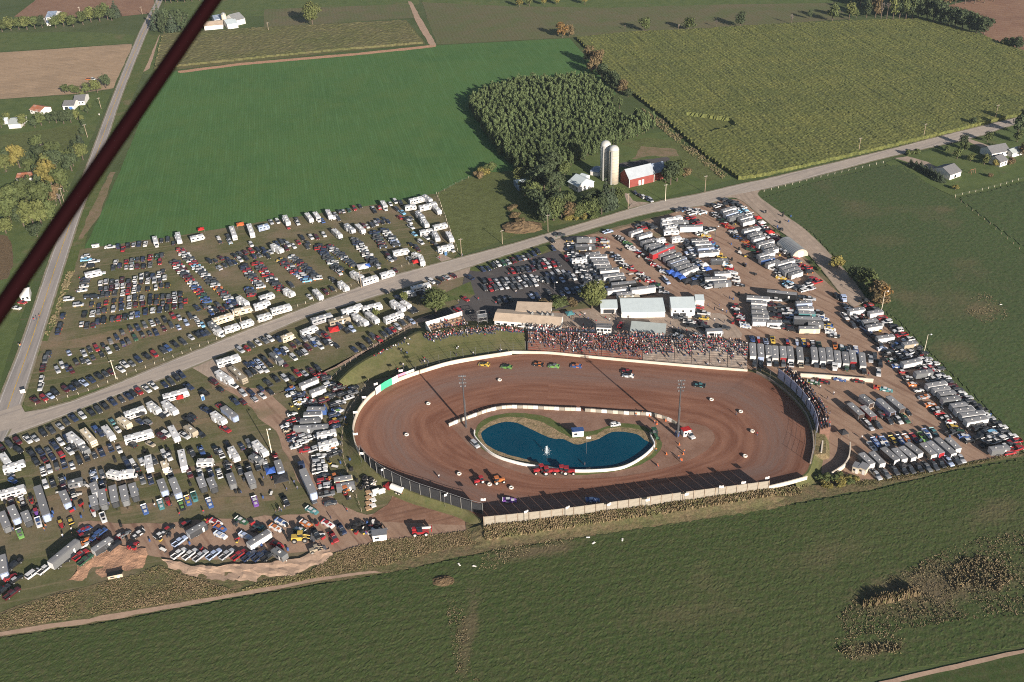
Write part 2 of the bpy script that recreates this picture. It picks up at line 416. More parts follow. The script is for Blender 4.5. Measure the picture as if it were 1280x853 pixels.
# the strips and fields in the upper part
area('field', [(-80, 76), (0, 66), (165, 55), (164, 61), (141, 111), (90, 118), (0, 124), (-80, 132)], 'tan_soil', zz(), .5)
area('field', [(-80, 45), (0, 41), (100, 40), (168, 44), (165, 54), (0, 65), (-80, 72)], 'yard_grass', zz(), .5)
area('field', [(18, 21), (60, -12), (200, -40), (192, 8), (186, 17), (150, 21), (100, 24)], 'brown_soil', zz(), .5)
area('field', [(205, 4), (260, -30), (520, -50), (524, 6), (420, 12), (330, 20), (230, 26), (204, 22)], 'yard_grass', zz(), .5)
area('field', [(330, 12), (514, 5), (524, 22), (330, 35)], 'soy', zz(), .5)
area('field', [(201, 43), (330, 34), (508, 25), (532, 55), (400, 68), (222, 87), (190, 90)], 'far_corn', zz(), .4)
area('field', [(527, 3), (760, -40), (1010, -30), (1062, 24), (860, 37), (715, 47), (640, 51), (546, 56)], 'soy', zz(), .5)
area('field', [(520, -12), (740, -60), (1100, -80), (1040, 4), (900, 6), (760, 10), (640, 8), (528, 3)], 'yard_grass', zz(), .6)
area('field', [(1180, 8), (1300, -20), (1400, -10), (1400, 90), (1280, 64), (1236, 48)], 'brown_soil', zz(), .5)
area('field', [(186, 60), (202, 44), (222, 86), (206, 92), (180, 93)], 'yard_grass', zz(), .4)
area('farm_track', [(190, 45), (200, 43), (187, 86), (176, 92)], 'pale_dirt', zz(), .4)
area('farm_track', [(222, 89), (300, 79), (450, 66), (545, 56), (545, 59), (450, 69), (300, 82), (222, 92)], 'clay_bank', zz(), .5)
area('farm_track', [(510, 2), (514, 2), (546, 57), (537, 57), (520, 28)], 'pale_dirt', zz(), .4)
# left: yards, grass beside the road
area('yard', [(-80, 128), (0, 125), (90, 119), (140, 113), (125, 150), (100, 205), (60, 300), (25, 400), (0, 480), (-60, 640), (-140, 500)], 'yard_grass', zz(), .4)
area('field', [(-40, 170), (0, 170), (98, 156), (104, 170), (84, 192), (0, 186), (-40, 190)], 'pasture', zz(), .6)
area('field', [(-60, 300), (0, 294), (12, 300), (17, 325), (12, 345), (0, 350), (-60, 350)], 'brush_brown', zz(), .6, True)
area('grass_verge', [(190, 45), (200, 42), (150, 160), (108, 300), (78, 415), (50, 445), (25, 515), (10, 520), (45, 430), (100, 276), (155, 115), (184, 40)], 'verge_grass', zz(), .3)
area('farm_track', [(138, 215), (144, 215), (124, 270), (103, 300), (98, 300), (112, 265)], 'worn_grass', zz(), .6)
# car lots on grass
area('field', [(-80, 585), (0, 553), (246, 457), (530, 351), (640, 318), (900, 250), (930, 250), (1062, 375), (1276, 560), (1180, 588), (1010, 606), (850, 640), (606, 662), (430, 695), (290, 720), (0, 770), (-80, 790)], 'lot_grass', zz(), .5)
area('field', [(100, 312), (230, 294), (330, 277), (440, 261), (546, 242), (573, 318), (560, 330), (420, 380), (300, 428), (180, 470), (40, 513), (28, 505), (34, 470), (60, 425), (80, 380)], 'lot_grass', zz(), .5)
area('field', [(546, 242), (600, 216), (645, 214), (690, 280), (640, 297), (575, 320)], 'pasture', zz(), .5)
area('grass_verge', [(28, 505), (40, 511), (180, 468), (300, 426), (420, 378), (545, 333), (548, 336), (470, 362), (380, 393), (250, 440), (150, 486), (75, 512), (40, 519), (28, 515)], 'verge_grass', zz(), .2)
area('farm_track', [(52, 427), (75, 428), (150, 412), (240, 405), (255, 408), (180, 424), (110, 434), (60, 438), (48, 442)], 'worn_grass', zz(), .6)
area('field', [(-60, 575), (0, 553), (75, 524), (150, 495), (246, 461), (265, 478), (290, 500), (330, 540), (350, 580), (385, 650), (400, 690), (200, 715), (0, 770), (-60, 790)], 'lot_grass', zz(), .4)
area('field', [(246, 459), (380, 398), (443, 381), (530, 351), (640, 318), (590, 345), (560, 392), (500, 412), (440, 450), (420, 476), (330, 500), (285, 498), (262, 478)], 'lot_grass', zz(), .4)
# yards around the barn
area('yard', [(645, 214), (700, 180), (830, 165), (918, 224), (800, 255), (690, 284), (670, 270)], 'yard_grass', zz(), .5)
area('field', [(775, 180), (810, 172), (850, 178), (905, 222), (880, 228), (835, 200)], 'pasture', zz(), .6)
area('farm_track', [(800, 183), (845, 187), (850, 196), (812, 195), (790, 200)], 'worn_grass', zz(), 1.2)
area('farm_track', [(768, 205), (838, 196), (836, 203), (780, 210)], 'dark_asphalt', zz(), .6)
area('path', [(779, 241), (784, 241), (792, 252), (812, 257), (800, 262), (786, 256)], 'gravel', zz(), .3)
area('yard', [(1105, 204), (1130, 196), (1230, 170), (1262, 158), (1340, 140), (1340, 212), (1280, 226), (1194, 247)], 'yard_grass', zz(), .4)
area('path', [(1118, 198), (1135, 196), (1160, 203), (1185, 218), (1178, 222), (1150, 208)], 'gravel', zz(), .3)
area('path', [(1206, 176), (1212, 174), (1246, 186), (1244, 192)], 'gravel', zz(), .3)
# dirt of the pits and around the stands
area('dirt_lot', [(694, 302), (760, 290), (850, 264), (905, 250), (928, 250), (985, 305), (1040, 360), (1062, 375), (1120, 412), (1200, 492), (1276, 560), (1270, 572), (1150, 585), (1065, 606), (1030, 604), (1020, 560), (1022, 530), (985, 480), (940, 462), (800, 452), (660, 440), (640, 415), (600, 412), (690, 390), (745, 385), (725, 340)], 'lot_dirt', zz(), .5)
area('dirt_lot', [(240, 452), (262, 474), (300, 500), (345, 540), (368, 590), (395, 640), (425, 652), (480, 648), (560, 655), (600, 657), (604, 645), (560, 630), (515, 616), (495, 608), (480, 640), (455, 645), (420, 628), (398, 590), (380, 545), (352, 505), (330, 488), (285, 480), (262, 462)], 'lot_dirt', zz(), .6)
area('dirt_lot', [(100, 652), (200, 655), (300, 648), (395, 640), (425, 645), (480, 648), (600, 655), (606, 662), (540, 670), (430, 690), (380, 690), (300, 700), (215, 700), (150, 690), (95, 680)], 'lot_dirt', zz(), .8)
area('dirt_lot', [(495, 612), (512, 618), (560, 634), (604, 648), (604, 658), (520, 655), (455, 652), (470, 640), (488, 628)], 'red_dirt', zz(), .5)
area('farm_track', [(298, 505), (350, 492), (440, 452), (508, 408), (525, 397), (560, 388), (562, 396), (520, 405), (470, 430), (420, 458), (360, 488), (320, 505)], 'pale_dirt', zz(), .5)
area('farm_track', [(118, 562), (200, 536), (285, 517), (290, 521), (200, 545), (110, 575)], 'worn_grass', zz(), .5)
area('farm_track', [(0, 635), (90, 614), (200, 590), (330, 571), (332, 575), (200, 596), (90, 620), (0, 642)], 'worn_grass', zz(), .5)
area('farm_track', [(150, 634), (250, 624), (345, 620), (345, 627), (250, 632), (150, 642)], 'worn_grass', zz(), .6)
area('farm_track', [(265, 480), (300, 470), (350, 440), (400, 418), (430, 404), (432, 408), (380, 432), (330, 462), (290, 484), (266, 488)], 'worn_grass', zz(), .4)
# concrete court between the buildings
area('pavement', [(640, 408), (745, 385), (760, 390), (780, 392), (905, 392), (930, 420), (925, 424), (660, 416)], 'gravel', zz(), .3)
# asphalt car park
area('car_park', [(527, 398), (575, 380), (580, 345), (587, 338), (600, 341), (680, 318), (697, 312), (728, 342), (740, 372), (700, 388), (640, 392), (600, 402), (560, 402)], 'dark_asphalt', zz(), .15)
area('grass_verge', [(586, 338), (588, 333), (640, 316), (680, 308), (690, 306), (678, 318), (640, 329), (600, 341)], 'verge_grass', zz(), .3)
area('grass_verge', [(545, 372), (588, 352), (594, 370), (590, 373), (560, 377), (548, 380)], 'verge_grass', zz(), .2)
# rough ground below the track and the lots
area('rough_ground', [(-80, 800), (0, 766), (60, 745), (130, 728), (200, 712), (290, 716), (400, 700), (430, 690), (540, 672), (606, 660), (700, 650), (850, 630), (960, 616), (1012, 606), (1062, 606), (1100, 598), (1282, 566), (1300, 566), (1180, 590), (1090, 612), (1000, 628), (850, 652), (620, 687), (480, 717), (300, 746), (120, 779), (0, 797), (-80, 812)], 'rough_grass', zz(), .6)
area('field', [(1020, 925), (1080, 861), (1180, 838), (1280, 816), (1400, 790), (1400, 925)], 'near_hay', zz(), .3)
area('farm_track', [(1055, 872), (1100, 853), (1180, 834), (1280, 812), (1400, 784), (1400, 790), (1280, 817), (1180, 840), (1110, 857), (1060, 880)], 'pale_dirt', zz(), .25)
area('farm_track', [(-80, 808), (0, 790), (120, 772), (300, 741), (420, 719), (480, 713), (480, 715), (420, 723), (300, 746), (120, 778), (0, 796), (-80, 814)], 'pale_dirt', zz(), .4)
# infield floor (the track lies on top of it)
area('dirt_infield', [(560, 531), (600, 512), (680, 507), (800, 512), (900, 520), (960, 545), (930, 580), (850, 605), (700, 620), (600, 610), (540, 580), (535, 550)], 'infield_dirt', 0.262, 0)

# ------------------------------------------------------------------ roads
def road(name, ea, eb, mat, z, wide=1.2, line=None, n=70):
    a, b = PL(ea), PL(eb)
    strip(name+'_shoulder', offset(a, wide if (b[0]-a[0]).cross(a[1]-a[0]).z > 0 else -wide), offset(b, -wide if (b[0]-a[0]).cross(a[1]-a[0]).z > 0 else wide), 'shoulder', z, n)
    strip(name, a, b, mat, z+0.006, n)
    if line:
        ra, rb = resample(smooth(a, False), n), resample(smooth(b, False), n)
        for col, t, wd in line:
            m = [p.lerp(q, t) for p, q in zip(ra, rb)]
            strip('road_marking', offset(m, wd/2), offset(m, -wd/2), col, z+0.011, n, False)
pmat('yellow_line', (.42, .27, .05), .8, .1, var=.3, scale=.3); pmat('white_line', (.50, .48, .45), .8, .1, var=.25, scale=.3)
MU = [(-120, 572), (-40, 543), (33, 516), (75, 508), (150, 479), (251, 437), (380, 386), (468, 353), (540, 332), (640, 306), (735, 278), (813, 255), (870, 244), (926, 231), (960, 224), (1010, 212), (1110, 188), (1196, 166), (1263, 150), (1400, 118)]
ML = [(-120, 600), (-40, 567), (20, 543), (75, 522), (150, 493), (246, 457), (380, 398), (443, 379), (540, 349), (640, 317), (720, 292), (815, 266), (881, 257), (911, 247), (980, 231), (1045, 214), (1105, 198), (1226, 170), (1265, 157), (1400, 127)]
road('road', MU, ML, 'asphalt_road', 0.244, 1.0, [('white_line', .06, .14), ('white_line', .94, .14)])
road('road', [(205, -30), (196, 0), (175, 40), (140, 125), (107, 213), (70, 306), (29, 426), (0, 500), (-20, 560)], [(213, -30), (203, 0), (184, 40), (152, 120), (124, 205), (98, 276), (51, 426), (25, 509), (5, 552)], 'left_asphalt', 0.27, 0.8, [('yellow_line', .49, .30), ('white_line', .06, .14), ('white_line', .94, .14)])
road('gravel_road', [(898, 248), (925, 250), (962, 280), (1005, 312), (1050, 366), (1066, 385)], [(950, 238), (948, 246), (975, 266), (1012, 293), (1062, 346), (1084, 378)], 'gravel', 0.258, 0.4)
area('road_apron', [(0, 540), (-10, 520), (10, 512), (28, 505), (30, 516), (60, 512), (30, 530)], 'asphalt_road', 0.29, .1, True)
area('road_apron', [(236, 458), (252, 436), (300, 470), (290, 486), (262, 474), (250, 466)], 'gravel', 0.238, .3)
area('road_apron', [(555, 338), (575, 324), (590, 330), (585, 345), (560, 352)], 'gravel', 0.238, .3)
area('road_apron', [(545, 322), (552, 318), (575, 328), (560, 334)], 'gravel', 0.234, .3)
area('road_apron', [(683, 300), (705, 296), (735, 296), (715, 312), (700, 316)], 'gravel', 0.238, .3)
area('road_apron', [(790, 255), (800, 252), (822, 256), (800, 266), (780, 268)], 'gravel', 0.238, .3)

# ------------------------------------------------------------------ the oval
OUT = [P(*q) for q in [(690, 442, .5), (640, 444, .5), (571, 455, .6), (533, 465, .9), (505, 474.5, 1.3), (483, 484.5, 1.7), (465, 496.5, 2.0), (453, 510.5, 2.2), (446, 524.5, 2.3), (443, 539, 2.4), (445, 555, 2.4), (451, 569, 2.4), (461, 581, 2.3), (476, 594, 2.2), (496, 605, 2.1), (521, 616, 2.0), (553, 626, 1.9), (582, 636, 1.8), (606, 650, 1.8), (640, 652.5, 1.8), (700, 646, 1.8), (760, 637.5, 1.8), (850, 625, 1.8), (950, 610, 1.8), (1000, 596, 1.9), (1012, 581, 2.0), (1016, 559, 2.1), (1014, 539, 2.1), (1008, 521, 2.1), (998, 507, 2.0), (982, 491, 1.8), (964, 477.5, 1.4), (945, 467, 1.0), (932, 464, .7), (880, 459, .5), (800, 452, .5), (740, 447, .5)]]
INN = PL([(695, 513), (640, 511), (605, 517), (580, 526), (564, 532), (572, 542), (584, 556), (600, 570), (622, 582), (645, 590), (670, 596), (700, 599), (740, 599), (780, 596), (815, 590), (850, 580), (880, 566), (893, 552), (890, 540), (872, 531), (846, 528), (815, 520), (780, 517), (740, 515)])
def oval():
    n, k = 260, 14
    o = resample(smooth(OUT), n, True); i_ = resample(smooth(INN), n*3, True)
    # for each outer point, go to the inner outline along the line towards the spine
    sp0, sp1 = P(620, 545), P(830, 552)
    vs, uvs, fs = [], [], []
    ins = []
    for p in o:
        d = sp1-sp0; t = max(0, min(1, (p-sp0).dot(d)/d.length_squared)); c = sp0+d*t
        u = (p-c).normalized()
        best = min(i_, key=lambda q: abs((q-c).cross(u).z)+(1000 if (q-c).dot(u) < 0 else 0)+(0.02*(q-p).length))
        ins.append(best)
    for _ in range(6): ins = [(ins[j-1]+ins[j]*2+ins[(j+1) % n])/4 for j in range(n)]
    TRK.update(o=o, i=ins, poly=[(p.x, p.y) for p in o], hole=[(p.x, p.y) for p in ins])
    L = 0
    for j in range(n+1):
        p, q = o[j % n], ins[j % n]
        if j: L += (p-o[j-1]).length
        for a in range(k+1):
            t = a/k; r = q.lerp(p, t)
            vs.append((r.x, r.y, 0.28+(p.z-.28)*t**2.2)); uvs.append((L/100.0, t))
    for j in range(n):
        for a in range(k): fs.append((j*(k+1)+a, j*(k+1)+a+1, (j+1)*(k+1)+a+1, (j+1)*(k+1)+a))
    me = bpy.data.meshes.new('race_track'); me.from_pydata(vs, [], fs); me.materials.append(MATS['clay_track'])
    if me.polygons[0].normal.z < 0: me.flip_normals()
    ul = me.uv_layers.new(name='lap')
    for lp in me.loops: ul.data[lp.index].uv = uvs[lp.vertex_index]
    link('race_track', me)['kind'] = 'structure'
oval()
def ring_bank():
    o = TRK['o']; n = len(o); out = 1 if (offset(o, 1.0, True)[130]-P(730, 550)).length > (o[130]-P(730, 550)).length else -1
    a = P(604, 645, 1.8); b = P(990, 600, 1.8); cr = P(985, 560); k = 5; cols = []
    for j, p in enumerate(o):
        front = a.x < p.x < b.x and p.y < P(700, 600).y
        cols.append(None if front or p.z < .62 else (5.5 if p.x > P(960, 520).x and p.y > P(1016, 572).y else .7))
    vs, fs = [], []; prev = None; mi = []
    nrm = [(q-p)*out for p, q in zip(o, offset(o, 1.0, True))]
    for jj in range(n+1):
        j = jj % n; p = o[j]; c = cols[j]
        if c is None: prev = None; continue
        base = len(vs); u = nrm[j]*out if out < 0 else nrm[j]
        u = (offset(o, float(out), True)[j]-p) if False else nrm[j]
        rt_ = c == 5.5; kz = min(1.0, max(0.0, (p.z-1.0)/.8))*min(1.0, max(0.0, (p.y-P(1016, 562).y)/12.0)); top = p.z+(3.4-p.z)*kz
        for d, z in (((-.3, p.z-.05), (1.0, top), (4.6, top), (5.4, top*.5), (6.2, .08)) if rt_ else ((-.3, p.z-.05), (c, p.z), (c+.5*p.z, p.z*.62), (c+1.1*p.z, p.z*.25), (c+1.7*p.z, .08))):
            vs.append((p.x+u.x*d, p.y+u.y*d, z))
        if prev is not None:
            for q in range(k-1): fs.append((prev+q, prev+q+1, base+q+1, base+q)); mi.append(1 if c == 5.5 else 0)
        prev = base
    me = bpy.data.meshes.new('terrain'); me.from_pydata(vs, [], fs); me.materials.append(MATS['hill_grass']); me.materials.append(MATS['rough_grass']); me.polygons.foreach_set('material_index', mi)
    if sum(f.normal.z for f in me.polygons) < 0: me.flip_normals()
    link('terrain', me)['kind'] = 'structure'
ring_bank()
GZ = 0.28   # working level of the ground around the track
# infield: grass ring, bank, pond
POND = [(602, 543), (606, 538), (614, 533), (628, 529), (645, 529), (660, 536), (679, 545), (692, 549), (706, 550), (721, 557), (733, 554), (750, 549), (763, 542), (780, 541), (796, 544), (806, 551), (815, 556), (813, 563), (802, 571), (783, 580), (760, 585), (730, 587), (700, 586), (672, 579), (650, 573), (632, 568), (613, 560), (605, 553)]
BANK = [(598, 545), (602, 535), (612, 528), (632, 522), (655, 523), (676, 528), (692, 536), (706, 543), (720, 549), (745, 544), (760, 537), (782, 535), (802, 539), (814, 545), (822, 556), (816, 567), (803, 576), (780, 584), (750, 590), (715, 591), (690, 588), (655, 578), (630, 572), (608, 561)]
area('infield_grass', [(594, 546), (598, 532), (612, 522), (640, 517), (670, 519), (692, 526), (706, 536), (722, 540), (745, 539), (765, 532), (785, 530), (806, 534), (818, 544), (828, 556), (820, 570), (803, 580), (780, 588), (750, 593), (715, 594), (690, 591), (655, 582), (628, 575), (604, 563)], 'verge_grass', 0.300, .3, True, 2)
area('infield_bank', BANK, 'pond_bank', 0.306, .5, True, 2)
area('water', POND, 'pond_water', 0.312, .25, True, 1.5)
area('dirt_infield', [(832, 545), (850, 536), (880, 533), (892, 545), (888, 560), (870, 572), (845, 580), (832, 570)], 'infield_dirt', 0.292, .8, True)
# ------------------------------------------------------------------ crops with real height
def nz(x, y, s, o=0.0): return noise.noise(Vector((x*s+o, y*s, o*1.7)))
_near = PL([(-90, 812), (0, 797), (120, 780), (300, 747), (480, 717), (620, 688), (850, 653), (1000, 629), (1090, 613), (1180, 591), (1282, 573), (1360, 556), (1360, 790), (1280, 808), (1180, 829), (1085, 851), (1020, 868), (1000, 930), (-120, 930)])
def near_h(x, y):
    h = .12+.04*nz(x, y, 0.45)+.12*nz(x, y, 1.5, 5)+.06*nz(x, y, .12, 9)
    return max(0.02, h)
bumpy('hay_field', _near, 0.62, near_h, 'near_hay', 0.10)
_rh = PL([(946, 249), (1012, 229), (1105, 207), (1128, 206), (1186, 247), (1286, 321), (1380, 390), (1380, 640), (1284, 561), (1205, 484), (1122, 402), (1094, 382), (1068, 350), (1014, 292)])
bumpy('hay_field', _rh, 1.0, lambda x, y: max(.02, .1+.07*nz(x, y, .5)+.08*nz(x, y, 1.1, 3)), 'right_hay', 0.05)
_rh2 = PL([(1196, 248), (1280, 227), (1380, 212), (1380, 380), (1290, 318)])
bumpy('hay_field', _rh2, 1.3, lambda x, y: max(.02, .12+.14*nz(x, y, .5, 2)), 'right_hay', 0.05)
_corn = PL([(719, 49), (790, 42), (860, 39), (960, 33), (1062, 28), (1150, 26), (1215, 42), (1280, 66), (1400, 92), (1400, 122), (1284, 146), (1264, 148), (1185, 168), (1105, 187), (1010, 209), (958, 221), (924, 226), (880, 196), (830, 150), (790, 118), (762, 92), (742, 70)])
_hole = [(p.x, p.y) for p in PL([(858, 144), (880, 147), (914, 152), (919, 159), (888, 167), (872, 160)])]
def corn_h(x, y):
    if inside(x, y, _hole): return 0.05
    u = (x*math.cos(RD(-78))+y*math.sin(RD(-78))); v = -x*math.sin(RD(-78))+y*math.cos(RD(-78))
    return 2.0+.22*nz(x, y, .3)+.30*nz(x, y, 1.1, 4)+.5*nz(u*.03, v*.45, 1.0, 7)
tag(bumpy('corn_field', _corn, 1.25, corn_h, 'corn', 0.0, 'stuff'), None, None)
_corn2 = PL([(203, 44), (330, 36), (506, 27), (530, 55), (400, 66), (224, 84), (192, 88)])
bumpy('corn_field', _corn2, 1.8, lambda x, y: 1.6+.5*nz(x, y, .35)+.3*nz(x, y, .9, 4), 'far_corn', 0.0, 'stuff')

# tall weeds along the lower edge of the track and the lots
leafmat('weed_tan', (.225, .17, .10), (.185, .145, .08), (.26, .195, .12)); leafmat('weed_green', (.145, .132, .062), (.12, .116, .05), (.17, .148, .075))
leafmat('weed_dull', (.15, .12, .072), (.12, .105, .056), (.18, .14, .088))
def weeds(name, poly, n, h, seed, mats=('weed_tan', 'weed_green'), split=.6, wide=.8, zf=None):
    rnd = random.Random(seed); pl = [(p.x, p.y) for p in poly]
    xs = [p[0] for p in pl]; ys = [p[1] for p in pl]; b = MB(); k = 0
    while k < n:
        x, y = rnd.uniform(min(xs), max(xs)), rnd.uniform(min(ys), max(ys))
        if not inside(x, y, pl): continue
        k += 1
        c = nz(x, y, .12, seed)
        if c < -.25 and rnd.random() < .7: continue
        z = .12+(zf(x, y) if zf else 0); hh = h*rnd.uniform(.5, 1.2)*(1+.6*c); m = 0 if rnd.random() < split+c*.8 else 1
        for _ in range(4):
            a = rnd.uniform(0, 2*PI); w_ = wide*rnd.uniform(.5, 1.1)
            dx, dy = math.cos(a)*w_*.5, math.sin(a)*w_*.5
            ox, oy = rnd.uniform(-.5, .5)*wide, rnd.uniform(-.5, .5)*wide; lx, ly = rnd.uniform(-.3, .3), rnd.uniform(-.3, .3)
            b.add([(x+ox-dx, y+oy-dy, z-.1), (x+ox+dx, y+oy+dy, z-.1), (x+ox+dx*.7+lx, y+oy+dy*.7+ly, z+hh*.8), (x+ox+lx*1.3, y+oy+ly*1.3, z+hh)], [(0, 1, 2, 3)], m)
    o = link(name, b.mesh(name, mats)); o['kind'] = 'stuff'
    return o
weeds('tall_weeds', PL([(420, 692), (470, 678), (606, 662), (700, 664), (560, 686), (480, 708), (400, 722), (390, 715)]), 7500, .38, 3, split=.65, wide=.5)
weeds('tall_weeds', PL([(0, 770), (60, 748), (130, 731), (160, 722), (200, 708), (215, 715), (300, 742), (120, 768), (0, 788)]), 6500, .36, 4, split=.45, wide=.45)
weeds('low_weeds', PL([(1045, 770), (1075, 742), (1130, 715), (1190, 685), (1240, 668), (1300, 662), (1300, 768), (1200, 776), (1120, 790), (1060, 800)]), 3000, .38, 21, ('weed_dull', 'weed_green'), split=.85, wide=.6)
weeds('low_weeds', PL([(1040, 800), (1100, 790), (1130, 800), (1125, 822), (1060, 826)]), 300, .35, 22, ('weed_dull', 'weed_green'), split=.8, wide=.6)
weeds('low_weeds', PL([(600, 690), (700, 672), (735, 672), (640, 700), (620, 712), (600, 712)]), 350, .3, 23, ('weed_dull', 'weed_green'), split=.9, wide=.6)
weeds('low_weeds', PL([(556, 735), (572, 735), (600, 853), (570, 853)]), 420, .28, 24, ('weed_dull', 'weed_green'), split=.9, wide=.5)
weeds('low_weeds', PL([(1215, 370), (1232, 365), (1262, 385), (1258, 400), (1230, 405), (1205, 390)]), 200, .25, 25, ('weed_dull', 'weed_green'), split=.9, wide=.6)
weeds('tall_weeds', PL([(300, 740), (330, 728), (395, 715), (420, 718), (380, 726)]), 700, .5, 5, split=.3, wide=.5)
weeds('tall_weeds', PL([(1040, 604), (1100, 600), (1200, 582), (1282, 566), (1180, 588), (1080, 608)]), 1200, .5, 6, split=.3, wide=.5)
weeds('reeds', PL([(1075, 755), (1095, 748), (1145, 739), (1148, 746), (1110, 755), (1080, 760)]), 420, 2.2, 7, ('weed_tan', 'weed_green'), .8, .7)
weeds('dry_weeds', PL([(1180, 718), (1195, 705), (1220, 695), (1250, 703), (1270, 720), (1252, 740), (1215, 732), (1190, 738)]), 480, .75, 8, ('weed_dull', 'weed_tan'), split=.75)
weeds('dry_weeds', PL([(1040, 812), (1100, 804), (1130, 808), (1120, 816), (1060, 820)]), 160, .6, 9, ('weed_dull', 'weed_green'), split=.8)
weeds('roadside_weeds', PL([(85, 340), (93, 340), (80, 380), (66, 412), (60, 422), (56, 418), (70, 385)]), 200, .8, 12, ('weed_dull', 'weed_green'), split=.8)
weeds('corn_edge_weeds', PL([(1170, 150), (1210, 146), (1225, 152), (1190, 158)]), 160, 1.2, 13, split=.3)
weeds('tall_weeds', PL([(800, 134), (830, 152), (880, 196), (912, 222), (902, 224), (868, 198), (822, 158)]), 700, .7, 14, ('weed_dull', 'weed_green'), split=.5, wide=.6)

# ------------------------------------------------------------------ trees
leafmat('leaf_mid', (.058, .076, .027), (.08, .092, .032), (.042, .058, .023)); leafmat('leaf_dark', (.040, .056, .027), (.056, .07, .032), (.03, .044, .022))
leafmat('leaf_yellow', (.15, .125, .035), (.11, .105, .034), (.18, .135, .035)); leafmat('leaf_orange', (.17, .095, .034), (.14, .09, .034), (.11, .08, .03))
leafmat('leaf_brown', (.12, .085, .045), (.09, .075, .035), (.15, .095, .05)); leafmat('leaf_light', (.098, .11, .036), (.078, .092, .032), (.125, .128, .044))
leafmat('needle', (.04, .056, .034), (.05, .066, .038), (.03, .042, .026)); leafmat('leaf_plantation', (.060, .084, .034), (.078, .098, .038), (.044, .064, .028))
leafmat('twig_grey', (.19, .165, .145), (.15, .13, .115), (.22, .19, .17))
pmat('bark', (.10, .078, .06), .95, .1, var=.3, scale=3)
def crown_mesh(name, kind, mat, n, seed):
    """unit tree: height 1, crown width 1; leaf clumps spread through the volume"""
    r = random.Random(seed); b = MB(); lobes = []
    if kind == 'round':
        for _ in range(11):
            a = r.uniform(0, 2*PI); q = r.uniform(.08, .30); z = r.uniform(.32, .84)
            lobes.append((math.cos(a)*q, math.sin(a)*q, z, r.uniform(.13, .23)*(1.1-.3*abs(z-.5))))
        lobes.append((0, 0, .78, .24)); lobes.append((0, 0, .5, .26))
    elif kind == 'tall':
        for k in range(9):
            a = r.uniform(0, 2*PI); z = .22+.68*k/8; q = .22*(1-abs(z-.45)*.9)*r.uniform(.5, 1.1)
            lobes.append((math.cos(a)*q, math.sin(a)*q, z, .22*(1.15-z*.65)))
        lobes.append((0, 0, .88, .13))
    elif kind == 'cone':
        for k in range(9):
            z = .1+.85*k/8; lobes.append((r.uniform(-.03, .03), r.uniform(-.03, .03), z, .48*(1.04-z)))
    else:   # shrub
        for _ in range(7):
            a = r.uniform(0, 2*PI); q = r.uniform(.1, .34)
            lobes.append((math.cos(a)*q, math.sin(a)*q, r.uniform(.25, .65), r.uniform(.15, .28)))
    tot = sum(l[3]**2 for l in lobes)
    for lx, ly, lz, lr in lobes:
        for _ in range(max(4, int(n*lr*lr/tot))):
            d = Vector((r.gauss(0, 1), r.gauss(0, 1), r.gauss(0, 1))).normalized()
            rad = lr*r.uniform(.55, 1.08)
            flat = .55 if kind == 'cone' else .85
            c = Vector((lx, ly, lz))+Vector((d.x*rad, d.y*rad, d.z*rad*flat*(1.0 if kind != 'cone' else .5)))
            if c.z < .04: c.z = .04
            s = (.036 if n > 1500 else .05 if n > 700 else .062 if n > 400 else .085)*r.uniform(.6, 1.35)*(1.3 if kind == 'shrub' else 1.0)
            nrm = (d+Vector((r.uniform(-.8, .8), r.uniform(-.8, .8), r.uniform(-.4, 1.0)))).normalized()
            u = nrm.orthogonal().normalized(); v = nrm.cross(u); a = r.uniform(0, 2*PI)
            e1 = (u*math.cos(a)+v*math.sin(a))*s; e2 = (v*math.cos(a)-u*math.sin(a))*s*r.uniform(.5, .9)
            b.add([c-e1-e2*.4, c+e1*.2-e2, c+e1+e2*.3, c-e1*.1+e2], [(0, 1, 2, 3)], 0)
    return b.mesh(name, [mat])
def bare_mesh(name, seed):
    r = random.Random(seed); b = MB()
    def br(p, d, l, rad, k):
        q = p+d*l; b.cyl(p, q, rad, rad*.6, 5, 0)
        if k == 0: return
        for _ in range(4 if k > 1 else 5):
            e = (d+Vector((r.uniform(-.9, .9), r.uniform(-.9, .9), r.uniform(-.2, .6)))).normalized()
            br(p.lerp(q, r.uniform(.5, 1.0)), e, l*.68, rad*.55, k-1)
    br(Vector((0, 0, .12)), Vector((0, 0, 1)), .28, .03, 3)
    return b.mesh(name, ['twig_grey'])
def trunk_mesh(name, seed, top=.55):
    r = random.Random(seed); b = MB()
    b.loft([[(rr*math.cos(2*PI*k/7), rr*math.sin(2*PI*k/7), z) for k in range(7)] for rr, z in ((.045, -.03), (.032, .05), (.026, .3), (.016, top))], 0)
    for k in range(4):
        a = 2*PI*k/4+r.uniform(-.4, .4); z = r.uniform(.22, .4)
        b.cyl((0, 0, z), (math.cos(a)*.22, math.sin(a)*.22, z+r.uniform(.18, .3)), .013, .005, 5)
    return b.mesh(name, ['bark'])
TM = {}
def tree_meshes(kind, mat, n, var):
    key = (kind, mat, n, var)
    if key not in TM:
        cm = bare_mesh('crown', var+70) if kind == 'bare' else crown_mesh('crown', kind, mat, n, hash(kind) % 97*0+var*13+len(kind)*7+n)
        TM[key] = (cm, trunk_mesh('trunk', var+3, .9 if kind == 'cone' else .55))
    return TM[key]
TREES = []
